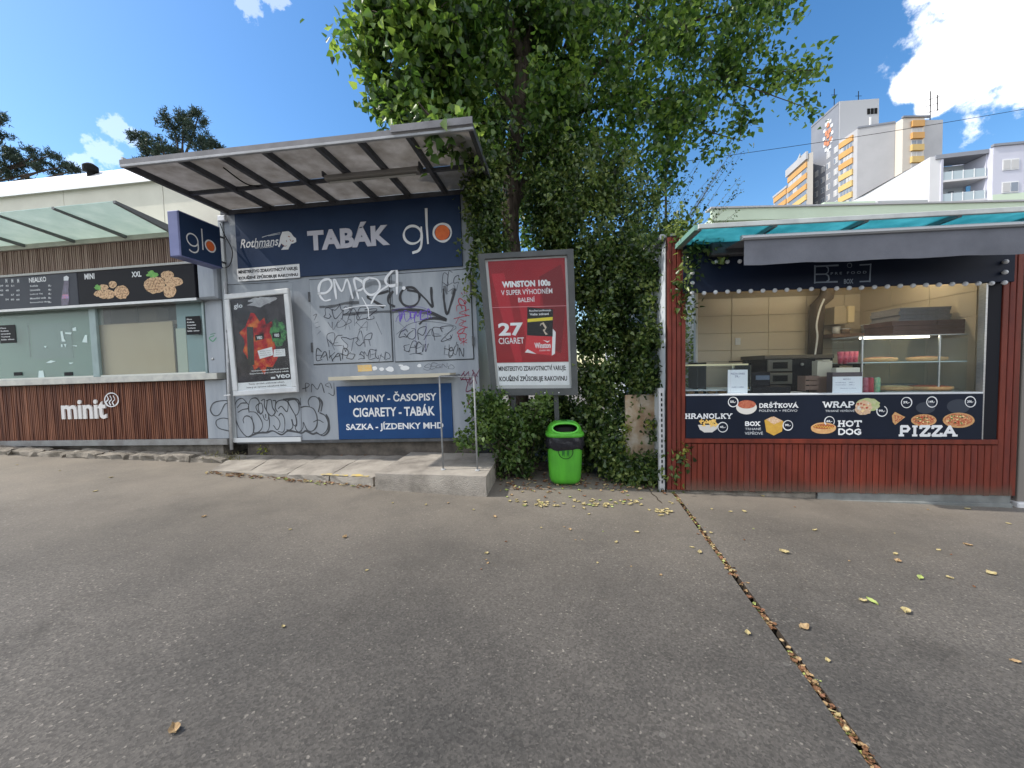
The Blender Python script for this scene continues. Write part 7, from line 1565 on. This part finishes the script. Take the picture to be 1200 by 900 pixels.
pine('dark pine at the left edge of the picture, above the food stall', [(2, 140, .35, 8), (5, 160, .3, 8), (0, 185, .9, 34), (25, 190, .7, 22), (40, 183, .45, 12), (55, 198, .5, 14), (60, 182, .3, 7), (75, 195, .35, 9), (88, 200, .3, 8), (-40, 170, 1.3, 44), (-60, 120, 1.0, 30), (10, 203, .8, 24)], 22, (-20, 165, 22), 2)
# greenery behind the serving window and behind the kiosks
hg = Root('hedge', 'tangled green hedge seen through the gap at the back of the red kiosk', 'hedge', WORLD, (3.4, 7.9, gz(3)))
C_, tw_ = clumps([((2.5, 7.8, .6), .9, .5, .9, 60), ((3.6, 7.8, .7), .9, .5, .9, 70), ((3.2, 7.9, 1.7), .8, .5, .6, 50)], 30, .12, gap=-.5); o = bpy.data.objects.new('foliage', leaf_mesh('foliage', C_ - np.array(hg.off), .08, L_pop, .3)); COL.objects.link(o); o.parent = hg.o

# ------------------------------------------------------------------ fallen leaves
M_fl = [mat('fallen_yellow', (.44, .38, .20), .8, 0, (.32, .25, .12), 30), mat('fallen_tan', (.40, .29, .16), .8, 0, (.28, .18, .09), 30), mat('fallen_brown', (.20, .10, .05), .8, 0, (.12, .06, .03), 30), mat('fallen_green', (.26, .34, .10), .6, 0, (.40, .42, .15), 30), mat('fallen_rust', (.27, .14, .08), .8, 0, (.18, .085, .05), 30)]
def fleaf(seed, L=.05):
    r_ = random.Random(seed); n = 9; V = []; cu = r_.uniform(.1, .5); wd = r_.uniform(.32, .48)
    for i in range(n):
        u = i / (n - 1); w_ = wd * math.sin(math.pi * min(1, u * 1.05)) ** .7 * (1 - .35 * u); z = cu * (u - .5) ** 2
        for s_ in (-1, 0, 1): V.append((L * (u - .5), L * w_ * s_ * r_.uniform(.85, 1.1), L * (z + (.14 + cu * .2) * abs(s_) * r_.uniform(.6, 1.2)) + .002))
    F = [(i * 3 + k, i * 3 + k + 1, i * 3 + k + 4, i * 3 + k + 3) for i in range(n - 1) for k in range(2)]; return V, F
fms = []
for i in range(10):
    V, F = fleaf(i); me = bpy.data.meshes.new('fallen_leaf'); me.from_pydata(V, [], F); me.materials.append(M_fl[[0, 0, 1, 1, 3, 0, 2, 1, 3, 4][i]]); fms.append(me)
rl = random.Random(31)
def drop(px, py, s_=1.0, mi=None, n=1):
    for _ in range(n):
        p = gpt(px, py); o = bpy.data.objects.new('fallen_leaf', fms[rl.randrange(10) if mi is None else mi]); COL.objects.link(o); o.location = (p.x, p.y, gz(p.x) + .001); o.rotation_euler = (rl.uniform(-.12, .12), rl.uniform(-.12, .12), rl.uniform(0, 6.3)); o.scale = (s_,) * 3
        o['label'] = 'single dry fallen leaf lying on the grey asphalt'; o['category'] = 'leaf'; o['group'] = 'fallen leaves scattered over the asphalt'
spots = [(205, 856, 1.0, 2), (112, 576, .9, 1), (130, 560, .8, 0), (239, 606, .8, 2), (332, 735, .5, 0), (430, 669, .5, 0), (404, 630, .9, 2), (340, 621, .7, 1), (570, 649, .7, 0), (580, 606, .9, 3), (555, 598, .6, 0), (525, 590, .7, 3), (499, 592, .7, 0), (876, 743, .8, 0), (943, 736, 1.3, 3), (919, 648, 1.3, 0), (1011, 705, .9, 0), (1022, 706, 1.3, 4), (1061, 718, 1.3, 0), (1052, 658, 1.2, 3), (1078, 678, 1.2, 4), (1134, 639, 1.1, 3), (1162, 673, 1.3, 1), (1113, 678, .8, 0), (1049, 650, .8, 0), (955, 622, .8, 0), (872, 600, .9, 0), (856, 600, .8, 1), (894, 582, .9, 0), (980, 581, 1.1, 0), (990, 582, .8, 1), (1134, 597, 1.1, 1), (1182, 614, .8, 1), (1100, 645, .7, 1), (820, 648, .9, 0), (811, 642, .8, 1), (970, 775, .6, 0), (833, 625, .7, 0), (834, 597, .7, 1), (1190, 776, .8, 3), (746, 624, .9, 1), (722, 636, .7, 0), (668, 621, .8, 3), (690, 603, .7, 1), (612, 577, .8, 0), (634, 619, .5, 0), (700, 660, .5, 1), (460, 590, .6, 0), (20, 545, .6, 1), (70, 552, .5, 0)]
LBL = {(205, 856): 'tan brown leaf lying alone at the lower left of the asphalt', (943, 736): 'yellow leaf right of the drain channel, nearest the camera of the pair', (1022, 706): 'greenish leaf of the touching pair on the right half of the asphalt', (1011, 705): 'small yellow leaf of the touching pair on the right half of the asphalt', (1061, 718): 'pale curled leaf just right of the touching pair of leaves', (919, 648): 'yellow leaf midway between the drain channel and the red kiosk', (876, 743): 'small pale leaf just left of the drain channel, middle of its length', (1134, 639): 'pale leaf on the asphalt before the right end of the red kiosk', (1162, 673): 'tan leaf nearest the right edge of the picture', (1134, 597): 'tan leaf lying against the grey plinth of the red kiosk', (112, 576): 'tan leaf on the asphalt before the brown food stall'}
for (x, y, s_, mi) in spots:
    drop(x, y, s_, mi)
    if (x, y) in LBL: o = COL.objects[-1]; o['label'] = LBL[(x, y)]
for _ in range(62): drop(rl.choice([618, 640, 685, 700, 722, 738]) + rl.gauss(0, 9), rl.gauss(591, 2.2), rl.uniform(.7, 1.1), rl.choice([0, 0, 5, 1, 0, 4]))
for _ in range(16): drop(rl.gauss(775, 8), rl.gauss(600, 3), rl.uniform(.7, 1.1), rl.choice([0, 0, 1]))
for _ in range(34): drop(rl.uniform(590, 790), rl.uniform(572, 592), rl.uniform(.5, .9))
for _ in range(22): drop(rl.uniform(560, 1190), rl.uniform(590, 690), rl.uniform(.3, .55))
# litter in the channel and along the step: uncountable
def litter(label, pts_, L, zoff=.0):
    mb_by = MB(); V = []; F = []; mats = []
    me = bpy.data.meshes.new('leaf_litter'); fi = []
    for (x, y, z, s_) in pts_:
        k = rl.randrange(10); v, f = fleaf(k, L * s_); M_ = Matrix.Rotation(rl.uniform(0, 6.3), 3, 'Z') @ Matrix.Rotation(rl.uniform(-.5, .5), 3, 'X'); b_ = len(V); V += [tuple(M_ @ Vector(q) + Vector((x, y, z))) for q in v]; F += [tuple(i + b_ for i in q) for q in f]; fi += [rl.choice([0, 1, 1, 2, 2, 2, 4, 1, 2, 3])] * len(f)
    me.from_pydata(V, [], F)
    for m_ in M_fl: me.materials.append(m_)
    me.polygons.foreach_set('material_index', fi); o = bpy.data.objects.new('leaf_litter', me); COL.objects.link(o); o['kind'] = 'stuff'; o['label'] = label; o['category'] = 'leaf litter'
cp_ = []
for i in range(760):
    u = rl.random(); p = g1.lerp(g2, u)
    if mnoise.noise(Vector((u * 9, 3, 0))) < .0 and rl.random() < .8: continue
    w_ = rl.gauss(0, .013); cp_.append((p.x + sd.x / .020 * w_, p.y + sd.y / .020 * w_, gz(p.x) + rl.uniform(-.03, -.002) + (.006 if rl.random() < .1 else 0), rl.uniform(.4, .8)))
litter('dry leaves packed into the narrow drain channel', cp_, .045)
sp_ = []
for i in range(120): u = rl.random(); p = S0.lerp(S1, u); sp_.append((p.x + rl.gauss(0, .03), p.y - rl.random() ** 2 * .10 - .03, gz(p.x) + .008, rl.uniform(.5, 1)))
for i in range(50): p = at(rl.uniform(380, 520), rl.uniform(521, 530), .26); sp_.append((p.x, p.y - rl.uniform(0, .1), .17, rl.uniform(.5, 1.1)))
for i in range(260): p = gpt(rl.uniform(585, 800), rl.gauss(566, 6)); sp_.append((p.x, p.y, gz(p.x) + .006, rl.uniform(.5, .9)))
litter('dry leaves gathered against the step and under the ivy', sp_, .055)
SC.render.engine = 'CYCLES'
SC.cycles.max_bounces = 10; SC.cycles.transparent_max_bounces = 24
